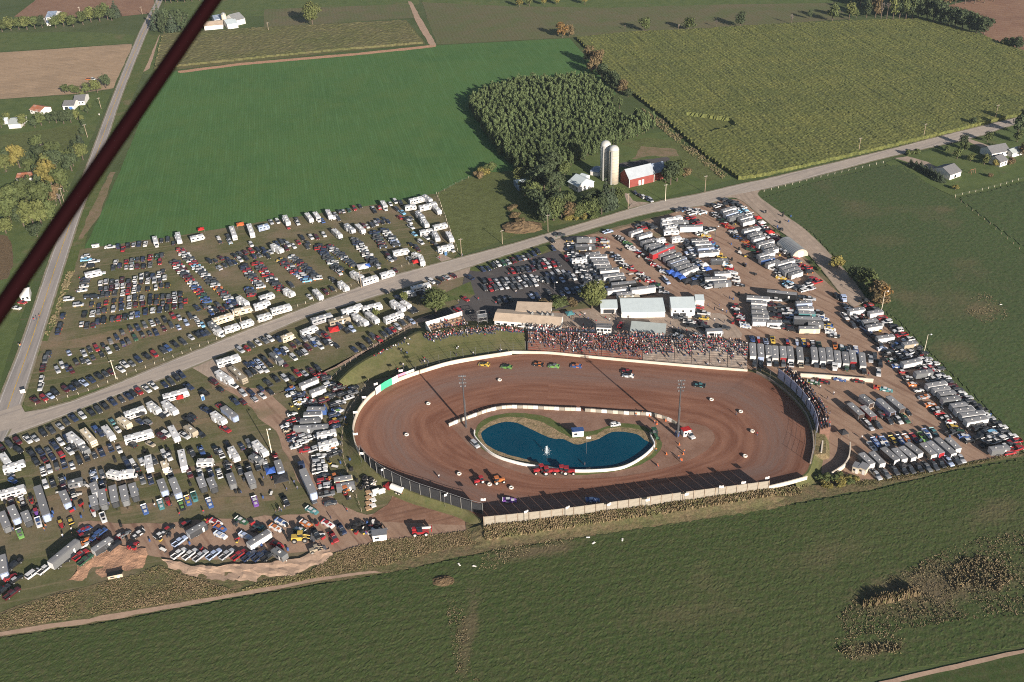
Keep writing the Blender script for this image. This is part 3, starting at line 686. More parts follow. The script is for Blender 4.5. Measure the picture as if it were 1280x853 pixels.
def tree(name, cat, label, x, y, h, wd, kind='round', mat='leaf_mid', n=420, var=None, group=None, at=None):
    n = int(n*1.9); p = at if at is not None else PG(x, y)
    var = random.randrange(4) if var is None else var
    cm, tm = tree_meshes(kind, mat, n, var)
    t = thing(name, label, cat, p, random.uniform(0, 6.28), group, (wd, wd, h))
    link('crown', cm, t); link('trunk' if kind != 'shrub' else 'stem', tm, t)
    TREES.append((p.x, p.y))
    return t
# the plantation behind the farm: rows of young trees, near ones as objects, the rest as one wood
def plantation():
    poly = [(p.x, p.y) for p in PL([(586, 134), (600, 124), (640, 112), (700, 106), (735, 104), (765, 128), (790, 148), (818, 160), (800, 172), (770, 182), (752, 192), (712, 210), (690, 218), (664, 222), (645, 214), (628, 198), (608, 172)])]
    gap = [(p.x, p.y) for p in PL([(760, 128), (790, 148), (800, 158), (785, 160), (765, 145)])]
    pts = []; a = RD(100); ux, uy = math.cos(a), math.sin(a)
    for i in range(-70, 70):
        for j in range(-70, 70):
            x = poly[0][0]+60+uy*i*3.2+ux*j*2.7+random.uniform(-1.0, 1.0); y = poly[0][1]-20-ux*i*3.2+uy*j*2.7+random.uniform(-1.0, 1.0)
            if inside(x, y, poly) and not inside(x, y, gap) and random.random() < .93: pts.append((x, y))
    pts.sort(key=lambda q: q[1])
    lab = 'young bushy tree in the dense planted rows behind the two silos'
    kinds = [('tall' if v < 4 else 'round', 'leaf_plantation', 250, v) for v in range(6)]
    for x, y in pts[:290]:
        k = random.choice(kinds); h = random.uniform(8.0, 11.0)*(1+.25*nz(x, y, .05))
        tree('plantation_tree', 'tree', lab, 0, 0, h, random.uniform(4.2, 6.0), *k, group='young trees planted in rows', at=Vector((x, y, ground_at(x, y))))
    b = MB()
    for x, y in pts[290:]:
        cm, tm = tree_meshes(*random.choice(kinds)); h = random.uniform(8.0, 11.0)*(1+.25*nz(x, y, .05)); wd = random.uniform(4.2, 6.0); ca = random.uniform(0, 6.28)
        c, s = math.cos(ca)*wd, math.sin(ca)*wd
        for me, mt in ((cm, 0), (tm, 1)):
            b.add([(x+v.co.x*c-v.co.y*s, y+v.co.x*s+v.co.y*c, v.co.z*h) for v in me.vertices], [tuple(q.vertices) for q in me.polygons], mt)
    link('plantation_woods', b.mesh('plantation_woods', ['leaf_plantation', 'bark']))['kind'] = 'stuff'
    print('plantation', len(pts))
plantation()
def trees(name, cat, phrase, frm, items, group, **kw):
    """items: (x, y, height, width, kind, mat, look) sorted from the stated end, each told apart by look and order"""
    same = {}
    for x, y, h, wd, kind, mat, look in items:
        k = same.get(look, 0); same[look] = k+1
        tot = sum(1 for q in items if q[6] == look)
        lab = ('%s %s' % (look, phrase)) if tot == 1 else ('%s, %s from the %s, %s' % (look, ordw(k), frm, phrase))
        tree(name, cat, lab, x, y, h, wd, kind, mat, group=group, **kw)
LK = {'M': ('round', 'leaf_mid', 'green tree'), 'D': ('round', 'leaf_dark', 'dark green tree'), 'Y': ('round', 'leaf_yellow', 'yellow autumn tree'), 'O': ('round', 'leaf_orange', 'orange autumn tree'),
      'B': ('round', 'leaf_brown', 'brownish tree'), 'L': ('round', 'leaf_light', 'light green tree'), 'N': ('cone', 'needle', 'dark conifer'), 'T': ('tall', 'leaf_dark', 'tall dark tree'),
      'G': ('bare', 'twig_grey', 'bare grey tree'), 'S': ('shrub', 'leaf_mid', 'green shrub'), 's': ('shrub', 'leaf_yellow', 'yellowish shrub'), 'b': ('shrub', 'leaf_brown', 'brown shrub'), 'd': ('shrub', 'leaf_dark', 'dark shrub'), 'P': ('tall', 'leaf_light', 'slender pale green tree')}
def TR(phrase, frm, data, group, name='tree', cat='tree', **kw):
    it = []
    for e in data.split(';'):
        q = e.split(); k, m, lk = LK[q[4]]
        g = 1.4 if float(q[1]) < 100 else 1.3 if float(q[0]) < 115 and float(q[1]) > 175 else 1.0 if float(q[0]) < 115 else 1.15
        it.append((float(q[0]), float(q[1]), float(q[2])*g, float(q[3])*g, k, m, lk))
    trees(name, cat, phrase, frm, it, group, **kw)
TR('in the hedgerow below the brown field', 'left', '3 40 8 10 M;14 38 9 10 L;24 37 8 9 M;34 37 9 11 L;44 36 8 9 M;53 35 8 8 D;70 35 8 9 M;80 33 9 10 L;92 34 8 9 M;104 31 9 10 M;114 28 10 10 L;125 27 10 11 M;135 25 11 10 M;146 22 12 8 N;140 26 9 9 D', 'hedgerow trees at the top left')
TR('in the grove at the far road bend', 'road', '196 38 14 9 N;201 33 15 8 N;205 41 13 9 T;211 38 14 9 D;217 40 12 9 N;222 37 13 9 D;228 38 13 10 T;233 34 10 8 D', 'grove at the far road bend')
TR('along the top edge beyond the grove', 'left', '207 3 9 9 L;214 4 9 9 M;222 3 8 9 L;231 3 8 9 M;240 2 8 8 L;249 1 8 8 M', 'trees along the far top edge')
TR('standing alone in the grass by the far farm', 'left', '391 33 15.5 14 L', None, n=900)
TR('behind the houses beside the left road', 'left', '82 118 8 8 M;92 117 7 8 M;97 118 6 7 M;109 118 9 8 M;122 116 9 9 L;133 111 10 8 D;104 124 6 6 L', 'trees behind the roadside houses')
TR('in the row below the white houses', 'left', '31 158 9 10 L;44 160 7 7 D;52 157 10 11 M;62 154 8 6 D;71 154 9 9 D;80 155 10 10 D;89 154 10 9 D;97 150 8 7 L;2 160 8 10 M;10 152 7 7 L', 'tree row below the houses')
TR('beside the drive and poles by the left road', 'top', '104 140 5 4 M;110 142 5 4 D;113 137 5 4 M;103 152 5 4 L;106 160 6 5 D;104 170 6 4 D;101 180 6 4 N;97 190 7 5 D;96 200 8 6 D;92 208 9 8 M;104 200 9 8 L', 'small trees by the left road')
TR('in the yard below the pasture', 'top', '59 192 9 14 G;47 189 8 9 M;53 203 9 10 D;70 204 11 11 M;72 214 11 11 D;25 210 12 10 Y;14 204 8 8 D;36 208 8 8 D;8 215 9 10 L;84 208 9 9 M;90 214 9 9 D;64 214 9 9 L;40 216 7 8 M', 'trees in the yard below the pasture', n=520)
TR('in the grove around the rusty roofed shed', 'top', '66 236 14 14 Y;80 240 12 10 M;52 230 10 10 D;34 254 12 13 M;22 262 12 12 M;58 262 13 13 M;5 262 10 11 L;14 278 11 11 M;30 283 9 9 D;24 276 12 11 M;43 284 13 11 L;52 280 11 10 L;65 277 10 8 M;77 258 9 8 G;47 296 6 7 D;8 292 7 8 L;70 252 8 8 B;60 250 8 8 B', 'grove beside the left road', n=520)
TR('beside the stands entrance', 'left', '545 392 11.5 13 M', None, n=1500, var=1)
TR('at the corner of the asphalt car park', 'left', '740 386 12 14 L', None, n=1600, var=2)
TR('between the car park and the long tan roof', 'left', '683 386 5 8 b;694 384 5 8 S;704 382 5 8 S;714 384 4 7 b', 'shrubs by the tan roofed building', name='shrub', cat='shrub')
TR('in the farmstead grove by the main road', 'left', '656 246 9 9 D;664 256 12 12 M;672 268 13 12 D;681 278 12 11 D;692 276 12 11 M;702 274 10 10 M;712 274 9 10 B;722 274 8 9 M;732 272 9 10 M;742 271 10 10 M;752 268 11 9 D;757 262 16 10 N;765 260 12 8 N;772 258 10 7 M;690 252 15 13 T;680 238 14 14 D;700 242 11 10 D;668 236 12 12 D;688 222 14 14 D;706 224 10 9 M;650 228 8 9 L;712 262 9 10 M;700 262 9 10 D;735 262 9 9 D;746 255 7 7 D', 'grove around the farmhouse', n=620)
TR('in front of the farmstead grove', 'left', '709 276 3.5 5 s;718 276 4 6 s;728 275 4 6 s;740 274 4 6 S', 'shrubs by the farmstead grove', name='shrub', cat='shrub')
TR('at the right gable of the red barn', 'left', '838 231 13 11 D;846 227 12 10 M;856 222 6 8 b;832 229 8 7 D', 'trees beside the red barn', n=620)
TR('in the pasture hedge left of the farm', 'top', '604 220 6 7 s;612 213 6 7 S;598 224 5 6 b;652 280 3.5 8 b;646 272 3 7 b;640 262 3 6 b;606 216 4 6 S', 'hedge at the pasture corner', name='shrub', cat='shrub')
TR('in the hedge between lush field and corn', 'top', '703 47 9 8 O;712 46 7 7 B;738 80 10 10 B;746 86 10 10 B;741 92 9 9 B;758 104 9 8 T;764 110 11 9 D;771 114 11 9 D;778 118 9 8 B;785 121 5 6 D;752 98 8 8 D', 'hedge between lush field and corn', n=520)
TR('in the tree line along the far corn edge', 'left', '806 40 9 9 M;781 37 4 4 G;848 37 5 5 G;860 38 8 10 M;895 34 6 5 G;925 34 9 9 D;989 30 8 6 G;1012 24 6 4 D;1040 27 11 9 M;1061 25 11 8 L;1070 23 6 5 M;1083 22 11 8 D', 'trees along the far corn edge')
TR('in the scattered line near the top edge', 'left', '649 9 7 6 Y;662 8 7 6 L;680 7 7 5 Y;696 6 7 6 Y;731 6 8 6 Y', 'scattered trees at the top')
TR('in the wood at the top right', 'left', '1094 22 14 9 B;1101 23 15 9 G;1108 24 15 9 G;1116 24 14 9 L;1124 23 14 10 D;1132 24 14 10 M;1140 24 15 10 D;1147 24 14 10 M;1098 12 14 11 D;1110 10 14 11 D;1122 12 14 11 D;1134 12 14 11 M;1146 12 14 11 D;1158 10 13 11 D;1075 8 13 11 D;1086 10 13 11 D;1064 6 12 11 D;1170 8 12 10 M;1182 7 10 9 B;1194 6 10 9 M;1206 5 10 9 B;1218 5 9 9 L;1230 4 9 9 B;1242 2 9 9 M', 'wood at the top right', n=520)
TR('in the dark spinney above the reddish field', 'left', '1158 26 13 11 D;1166 29 13 11 D;1175 31 13 11 D;1184 34 12 11 D;1193 36 12 11 D;1202 38 12 11 D;1211 40 11 11 D;1220 43 11 10 D;1229 46 11 11 D;1260 58 6 7 S;1270 62 7 8 D', 'spinney above the reddish field', n=520)
TR('in the shelter row below the right roadside', 'left', '1138 208 4 5 N;1144 211 4.5 5 N;1150 213 5 5 N;1156 217 5 5 N;1162 220 5 5 N;1167 223 5 5 N;1172 226 5 5 N;1177 228 4 5 N;1136 194 4 5 S;1144 193 3.5 5 S', 'shelter row by the small white barn', name='conifer')
TR('in the garden of the right house', 'left', '1183 189 4 4 S;1196 199 6 6 M;1203 182 6 6 D;1206 188 6 5 S;1213 202 4 5 L;1230 206 6 6 L;1234 178 6 6 M;1272 168 11 9 D;1278 160 12 10 D;1271 178 7 7 M;1278 196 8 8 B;1262 206 5 5 b;1215 158 5 6 D;1245 208 5 5 s;1194 238 3 4 s;1238 222 3 3 b', 'trees around the right house')
TR('in the hedge beside the right gravel road', 'top', '1047 335 6 8 s;1064 350 7 6 D;1072 354 8 7 D;1080 358 8 8 M;1088 364 9 8 M;1096 372 8 9 B;1104 374 7 8 O;1100 380 6 7 b', 'hedge beside the right gravel road')
TR('at the weedy corner below the track exit', 'left', '1028 604 2.5 4 s;1036 602 3 5 S;1044 600 3 5 S;1052 602 3 5 s;1060 604 2.5 4 S;1048 608 2 4 s;1022 600 2.5 4 S;1034 608 2 4 s;1066 600 2.5 4 s', 'weedy bushes at the track corner', name='bush', cat='bush')
TR('between the campers by the main road', 'left', '470 396 4 4 L;505 378 5 4 L', 'saplings among the campers')
TR('along the roadside ditch by the pits', 'top', '948 276 2 3 d;958 283 2 3 d;968 291 2 3 d;978 299 2 3 d;1016 330 2 3 d;1024 338 2 3 S', 'scrub along the pit fence', name='shrub', cat='shrub')
# ------------------------------------------------------------------ building materials
pmat('white_wall', (.62, .60, .57), .7, .3, var=.07, scale=.5); pmat('cream_board', (.255, .23, .19), .85, .15, var=.22, scale=.35, dirt=(.19, .155, .115))
pmat('concrete_white', (.52, .46, .38), .8, .2, var=.12, scale=.3, dirt=(.48, .38, .28)); pmat('grey_roof', (.30, .33, .32), .55, .4, var=.08, scale=.4)
pmat('tan_roof', (.44, .35, .265), .85, .15, var=.1, scale=.35, dirt=(.34, .265, .2)); pmat('pale_roof', (.47, .53, .54), .55, .4, var=.06, scale=.3)
pmat('barn_roof', (.30, .33, .36), .5, .4, var=.1, scale=.3); pmat('dark_roof', (.13, .13, .135), .85, .2, var=.12); pmat('red_barn', (.20, .05, .042), .85, .2, var=.15, scale=.5); pmat('rust_roof', (.28, .11, .06), .8, .2, var=.25, scale=.4, dirt=(.35, .3, .27))
pmat('blue_roof', (.16, .20, .27), .5, .4, var=.2, scale=.5, dirt=(.35, .38, .42)); pmat('galvanized', (.34, .34, .33), .45, .5, .5, var=.12, scale=.6)
pmat('silo_metal', (.42, .42, .40), .5, .4, .15, var=.1, scale=.5); pmat('silo_concrete', (.46, .40, .31), .85, .2, var=.1, scale=.4, dirt=(.36, .31, .24)); pmat('wood_pole', (.30, .235, .175), .9, .1, var=.2); pmat('white_pole', (.62, .55, .44), .8, .2)
pmat('steel', (.20, .20, .21), .5, .5, .6, var=.1); pmat('dark_steel', (.05, .05, .055), .6, .4, var=.15); pmat('deck_wood', (.24, .165, .115), .9, .1, var=.18, scale=.6)
pmat('screen_dark', (.035, .036, .040), .9, .1, var=.2, scale=.3); pmat('banner_pale', (.40, .42, .55), .8, .2, var=.25, scale=.22, dirt=(.20, .24, .45)); pmat('glass_dark', (.02, .025, .032), .12, .6, var=.1)
pmat('seat_red', (.27, .075, .055), .8, .2, var=.2, scale=.5, dirt=(.25, .17, .13)); pmat('seat_grey', (.27, .225, .19), .85, .15, var=.18, scale=.5, dirt=(.2, .15, .12)); pmat('tier_dirt', (.17, .10, .075), .9, .1, var=.2)
pmat('sign_green', (.05, .42, .22), .6, .3); pmat('sign_pink', (.55, .22, .33), .6, .3); pmat('sign_white', (.66, .64, .6), .6, .3); pmat('sign_yellow', (.5, .42, .12), .6, .3); pmat('sign_blue', (.10, .2, .5), .6, .3)
pmat('rubber', (.018, .018, .019), .9, .2, var=.2); pmat('tyre_white', (.55, .50, .44), .8, .2, var=.15); pmat('water_white', (.75, .82, .85), .3, .5)
pmat('blue_cloth', (.05, .12, .42), .8, .1, obj_var=.2); pmat('red_cloth', (.45, .03, .03), .8, .1); pmat('white_cloth', (.65, .63, .62), .8, .1); pmat('orange_plastic', (.6, .13, .04), .6, .3)
pmat('chrome', (.4, .4, .42), .25, .5, .9)

def windows_on(parent, spots, w_, h_, nx, ny, mat='glass_dark', name='window', frame=False, th=.06):
    """flat framed panes set 3 cm proud of the wall; spots are local centres, (nx, ny) the outward direction"""
    a = math.atan2(ny, nx)+PI/2
    for c in spots:
        b = MB().box((0, 0, 0), (w_, th, h_), 0)
        o = link(name, b.mesh(name, [mat]), parent, (c[0]+nx*th*.4, c[1]+ny*th*.4, c[2]), a)
def gable(name, label, cat, A, B, Cc, eave, rise, wall, roof, over=.4, ridge=.5, win=(), door=(), group=None, roof2=None, base=None):
    """house from three eave corners in the photo: A front left, B front right, Cc back left"""
    a, b, c = P(*A, eave), P(*B, eave), P(*Cc, eave)
    ux = (b-a); L = ux.length; ux.normalize(); uy = Vector((-ux.y, ux.x, 0)); D = max(2.0, (c-a).dot(uy))
    ctr = a+ux*L/2+uy*D/2; g = ground_at(ctr.x, ctr.y)
    t = thing(name, label, cat, Vector((ctr.x, ctr.y, g)), math.atan2(ux.y, ux.x), group)
    e = eave-g; x, y = L/2, D/2; ry = -y+D*ridge
    m = MB()
    if rise > 0:
        r = [[(xx, -y, -.1), (xx, y, -.1), (xx, y, e if ridge < 1 else e+rise), (xx, ry if 0 < ridge < 1 else 0, (e+rise) if 0 < ridge < 1 else e+rise*.5), (xx, -y, e)] for xx in (-x, x)]
        m.loft(r, 0)
    else: m.box((0, 0, e/2-.05), (L, D, e+.1), 0)
    link('wall', m.mesh('wall', [wall]), t)
    th = .14; s = MB()
    if rise > 0 and 0 < ridge < 1:
        k1 = rise/(ry+y); k2 = rise/(y-ry)
        prof = [(-y-over, e-over*k1+.02), (ry, e+rise+.02), (y+over, e-over*k2+.02), (y+over, e-over*k2+.02+th), (ry, e+rise+.02+th), (-y-over, e-over*k1+.02+th)]
    elif rise > 0: prof = [(-y-over, e-.1+.03), (y+over, e+rise+.1+.03), (y+over, e+rise+.13+th), (-y-over, e-.07+th)]
    else: prof = [(-y-over, e+.02), (y+over, e+.02), (y+over, e+.05+th), (-y-over, e+.05+th)]
    s.loft([[(xx, yy, zz_) for yy, zz_ in prof] for xx in (-x-over*.7, x+over*.7)], 0)
    link('roof', s.mesh('roof', [roof]), t)
    for n, ww, hh, zc, mt, nm in win: windows_on(t, [(-x+L*(k+.5)/n, -y, zc) for k in range(n)], ww, hh, 0, -1, mt, nm)
    for xx, ww, hh, mt in door: windows_on(t, [(-x+L*xx, -y, hh/2)], ww, hh, 0, -1, mt, 'door')
    return t, L, D, e
# stands building and its neighbours
t, L, D, e = gable('pavilion', 'long pavilion with tan low pitched roof and row of front windows behind the grass bank', 'building', (618, 400), (700, 406), (621.5, 387), 4.6, 1.0, 'white_wall', 'tan_roof', .6, .5, [(9, 1.6, .9, 2.6, 'glass_dark', 'window')])
for dx in (.55, .7, .78, .86):
    b = MB().box((0, 0, .5), (1.0, 1.0, 1.0)).cyl((0, 0, 1), (0, 0, 1.5), .3, .3, 8); link('roof_fan', b.mesh('roof_fan', ['galvanized']), t, (-L/2+L*dx, D*.12, e+.75))
gable('annex_building', 'tan flat roofed annex behind the long pavilion beside the car park', 'building', (645, 388.5), (688, 390), (649, 379), 5.0, .35, 'white_wall', 'tan_roof', .4, 1.0)
gable('race_shed', 'long pale roofed shed with white doors above the press box', 'shed', (777.5, 390.5), (831, 389.5), (777.3, 376.5), 3.2, .9, 'white_wall', 'pale_roof', .4, 1.0, [(5, 4.2, 2.2, 1.3, 'sign_white', 'door')])
gable('open_shed', 'small pale roofed shed with dark open front beside the yellowish tree', 'shed', (751, 385.5), (771.6, 385.3), (751.3, 377), 3.0, .5, 'white_wall', 'pale_roof', .3, 1.0, [(1, 5.0, 2.0, 1.2, 'screen_dark', 'opening')])
t, L, D, e = gable('garage_building', 'tall white gabled garage with pale roof beside the pit lane', 'building', (839.6, 385.3), (869, 385), (838.6, 373), 5.2, 1.1, 'white_wall', 'pale_roof', .3, .9, [(3, .9, .9, 3.4, 'glass_dark', 'window')], [(.2, 2.6, 2.4, 'screen_dark'), (.5, 2.6, 2.4, 'screen_dark')])
gable('annex_shed', 'small white flat shed joined to the tall white garage', 'shed', (869.5, 376), (880.5, 376), (869, 369.5), 3.4, .2, 'white_wall', 'pale_roof', .1, 1.0)
t, L, D, e = gable('concession_stand', 'grey ribbed roof concession building at the top of the bleachers', 'building', (788, 414), (831, 417.5), (789.4, 405), 3.4, 1.1, 'white_wall', 'grey_roof', .3, 1.0, [(7, 1.1, .8, 1.9, 'glass_dark', 'window')])
for k in range(9):
    b = MB().box((0, 0, 0), (.12, D+.4, .1)); 
# press box
t, L, D, e = gable('press_box', 'white two storey press box with dark window bands above the bleachers', 'press box', (745.5, 409.5), (764, 410.5), (746.5, 404.5), 6.3, 0, 'white_wall', 'dark_roof', .15, .5, [(4, 1.25, .95, 5.0, 'glass_dark', 'window'), (3, 1.3, .8, 2.6, 'glass_dark', 'window')])
b = MB()
for sx in (-1, 1):
    for sy in (-1, 1): b.cyl((sx*(L/2-.1), sy*(D/2-.1), e+.1), (sx*(L/2-.1), sy*(D/2-.1), e+1.1), .05, .05, 5)
for sy in (-1, 1): b.cyl((-L/2+.1, sy*(D/2-.1), e+1.1), (L/2-.1, sy*(D/2-.1), e+1.1), .05, .05, 5)
for sx in (-1, 1): b.cyl((sx*(L/2-.1), -D/2+.1, e+1.1), (sx*(L/2-.1), D/2-.1, e+1.1), .05, .05, 5)
link('roof_rail', b.mesh('roof_rail', ['steel']), t)
# open topped viewing stand
def viewing_stand():
    a, b_ = P(543, 427, .3), P(589, 413, .3); ux = (b_-a); L = ux.length; ux.normalize()
    t = thing('viewing_stand', 'open topped viewing stand with white back wall and brown wooden terraces', 'stand', a, math.atan2(ux.y, ux.x))
    m = MB()
    for k in range(6): m.box((L/2, 1.2+1.35*k, (1.0+.42*k)/2), (L-.4, 1.35, 1.0+.42*k))
    link('terrace', m.mesh('terrace', ['deck_wood']), t)
    link('back_wall', MB().box((L/2, 8.85, 2.6), (L, .25, 5.2)).mesh('back_wall', ['white_wall']), t)
    link('side_wall', MB().loft([[(xx, .3, 0), (xx, 8.7, 0), (xx, 8.7, 5.2), (xx, .3, 2.6)] for xx in (-.05, .18)]).mesh('side_wall', ['white_wall']), t)
    link('front_beam', MB().box((L/2, .2, 1.5), (L+.2, .3, 1.1)).mesh('front_beam', ['white_wall']), t)
    link('front_wall', MB().box((L/2, .42, .45), (L, .1, .9)).mesh('front_wall', ['deck_wood']), t)
    return t, L
VS, VSL = viewing_stand()
def announcer_tower():
    p = P(603, 405, .3)
    t = thing('ticket_gate', 'grey lattice entrance tower between viewing stand and pavilion', 'tower', p, .2)
    m = MB()
    for x in (-2, 2):
        for y in (-1.5, 1.5): m.cyl((x, y, 0), (x, y, 6), .12, .12, 6)
    for z in (2.5, 4.2, 6):
        m.cyl((-2, -1.5, z), (2, -1.5, z), .08).cyl((-2, 1.5, z), (2, 1.5, z), .08).cyl((-2, -1.5, z), (-2, 1.5, z), .08).cyl((2, -1.5, z), (2, 1.5, z), .08)
    m.cyl((-2, -1.5, 0), (2, -1.5, 6), .06).cyl((2, 1.5, 0), (-2, 1.5, 6), .06)
    link('frame', m.mesh('frame', ['steel']), t); link('platform', MB().box((0, 0, 4.25), (4.2, 3.2, .2)).mesh('platform', ['galvanized']), t)
announcer_tower()
# farm
t, L, D, e = gable('barn', 'long red barn with pale metal roof beside the twin silos', 'barn', (786.5, 224), (818, 216.5), (773.5, 217), 5.5, 4.0, 'red_barn', 'barn_roof', .5, .5)
for k, xx in enumerate((.12, .42, .55)):
    link('door', MB().box((0, 0, 0), (2.6 if k == 0 else 1.4, .08, 3.0)).mesh('door', ['red_barn' if k == 0 else 'sign_white']), t, (-L/2+L*xx, -D/2-.04, 1.6))
for x_ in (-.47, .47): link('corner_trim', MB().box((0, 0, e/2), (.25, .12, e)).mesh('corner_trim', ['sign_white']), t, (L*x_*1.05, -D/2-.06, 0))
gable('barn_wing', 'red barn wing with patchy blue grey roof joined to the long barn', 'barn', (819, 216.2), (833.5, 212.8), (806.5, 209.5), 5.0, 3.6, 'red_barn', 'blue_roof', .4, .5)
def silo(x, y, h, r, mat, label):
    t = thing('silo', label, 'silo', PG(x, y), 0, 'twin silos by the barn')
    m = MB(); n = 22; m.lathe([(r, 0), (r, h)], n)
    link('wall', m.mesh('wall', [mat], True), t)
    d = MB().lathe([(r+.06, h-.05)]+[(r*math.cos(q), h+r*.9*math.sin(q)) for q in (.15, .4, .7, 1.0, 1.3, 1.5)], n); link('dome', d.mesh('dome', ['silo_metal'], True), t)
    g = MB()
    for k in range(12): g.lathe([(r+.05, h*k/12+.3), (r+.05, h*k/12+.45)], n)
    link('hoop', g.mesh('hoop', ['galvanized']), t)
    link('chute', MB().box((0, 0, h/2), (.9, .8, h*.98)).mesh('chute', ['galvanized']), t, (-r*.5, -r*.95, 0))
silo(756.5, 224, 20.5, 2.95, 'silo_metal', 'grey metal silo with rounded cap, the left one of the farm pair')
silo(766.5, 229, 20.0, 2.9, 'silo_concrete', 'cream concrete silo with metal cap in front of the red barn')
gable('farmhouse', 'white gabled farmhouse with pale roof among the farmstead trees', 'house', (710.5, 227), (722.5, 233.5), (727, 219), 3.6, 3.0, 'white_wall', 'pale_roof', .5, .5, [(3, .9, 1.2, 1.7, 'glass_dark', 'window')])
gable('farm_shed', 'small white shed on the lawn behind the farmhouse', 'shed', (724, 220), (731, 222.5), (728, 216.5), 2.6, .9, 'white_wall', 'pale_roof', .2, .5, [], [(.5, 1.2, 1.8, 'glass_dark')])
gable('farm_shed', 'pale blue shed half hidden behind the farmstead grove', 'shed', (648, 233), (660, 231), (646, 225), 3.0, 1.4, 'blue_roof', 'pale_roof', .3, .5)
gable('machine_shed', 'low grey shed in the shade left of the silos', 'shed', (738, 214), (748, 216), (742, 207), 2.6, .8, 'white_wall', 'blue_roof', .3, .5)
# left farms and houses
gable('house', 'white house with orange red roof beside the left road', 'house', (37, 137), (50, 139.5), (47, 131), 3.0, 1.8, 'white_wall', 'rust_roof', .5, .5, [(3, 1.1, 1.1, 1.6, 'glass_dark', 'window')])
gable('house', 'white house with grey roof, the larger one nearest the left road', 'house', (92, 127), (105, 126), (95, 119), 3.2, 2.2, 'white_wall', 'dark_roof', .5, .5, [(3, 1.0, 1.1, 1.7, 'glass_dark', 'window')])
gable('garage', 'white garage with grey roof behind a conifer by the left road', 'garage', (78, 132.5), (92, 132), (81, 126), 3.0, 2.0, 'white_wall', 'dark_roof', .4, .5, [], [(.3, 2.4, 2.2, 'glass_dark'), (.7, 2.4, 2.2, 'sign_blue')])
gable('outbuilding', 'white outbuilding at the left edge below the orange roofed house', 'shed', (10, 156), (25, 155), (17, 147), 3.0, 2.0, 'white_wall', 'grey_roof', .3, .5)
gable('outbuilding', 'small white lean-to at the extreme left below the orange roofed house', 'shed', (0, 152), (9, 151), (6, 148), 2.4, 1.2, 'white_wall', 'pale_roof', .3, .5)
gable('shed', 'shed with rusty patched metal roof in the grove', 'shed', (20, 223.5), (40, 222), (21, 216), 2.8, 1.4, 'white_wall', 'rust_roof', .4, .5)
gable('house', 'small white house behind the aircraft strut near the left edge', 'house', (25, 371), (36, 369), (28, 361), 3.0, 1.8, 'white_wall', 'white_wall', .4, .5, [(2, 1.0, 1.1, 1.6, 'glass_dark', 'window')])
gable('barn', 'small white barn with grey gable roof in the top left hedgerow', 'barn', (57, 22), (68, 21.5), (60, 15.5), 4.5, 3.0, 'white_wall', 'blue_roof', .4, .5)
gable('shed', 'tiny white shed left of the hedgerow barn', 'shed', (50, 26.5), (55, 26), (51, 23.5), 2.6, 1.2, 'white_wall', 'white_wall', .3, .5)
gable('shed', 'tiny pale shed right of the hedgerow barn', 'shed', (58, 29), (63, 28.5), (59, 26), 2.6, 1.2, 'white_wall', 'blue_roof', .3, .5)
gable('barn', 'white gable ended barn at the right end of the top farm', 'barn', (294, 26), (306, 23), (297, 18), 4.5, 3.8, 'white_wall', 'galvanized', .4, .5)
gable('barn', 'long low barn with tan roof at the left of the top farm', 'barn', (255, 33), (278, 31), (257, 27), 3.5, 1.5, 'white_wall', 'tan_roof', .4, .5)
gable('barn', 'low barn with grey roof behind the tan roofed barn of the top farm', 'barn', (268, 25), (282, 23), (270, 19), 4.0, 2.0, 'white_wall', 'blue_roof', .4, .5)
gable('barn', 'linking barn with white wall in the middle of the top farm', 'barn', (284, 31), (297, 29), (285, 23), 4.0, 1.6, 'white_wall', 'pale_roof', .4, .5)
t = thing('silo', 'short cream silo in the top farm yard', 'silo', PG(281.5, 31)); link('wall', MB().lathe([(2.2, 0), (2.2, 9)], 16).mesh('wall', ['silo_concrete'], True), t); link('dome', MB().lathe([(2.25, 9), (1.6, 10), (.5, 10.7)], 16).mesh('dome', ['galvanized'], True), t)
# right farm
gable('house', 'grey roofed white house in the garden at the right edge', 'house', (1240, 192), (1262, 188), (1236, 183), 3.4, 2.6, 'white_wall', 'dark_roof', .5, .5, [(4, 1.0, 1.2, 1.7, 'glass_dark', 'window')])
gable('house_wing', 'white wing with grey roof in front of the right house', 'house', (1251, 203), (1260, 200), (1246, 193), 3.2, 2.0, 'white_wall', 'dark_roof', .4, .5, [(2, .9, 1.1, 1.6, 'glass_dark', 'window')])
gable('garage', 'white garage with pale roof right of the garden house', 'garage', (1266, 192), (1279, 188), (1262, 186), 2.8, 1.5, 'white_wall', 'grey_roof', .4, .5)
gable('barn', 'small white barn with dark rounded roof beside the conifer row', 'barn', (1188, 219), (1202, 214), (1174, 208), 3.2, 2.6, 'white_wall', 'dark_roof', .3, .5, [(1, 1.6, 1.8, 1.2, 'glass_dark', 'door')])
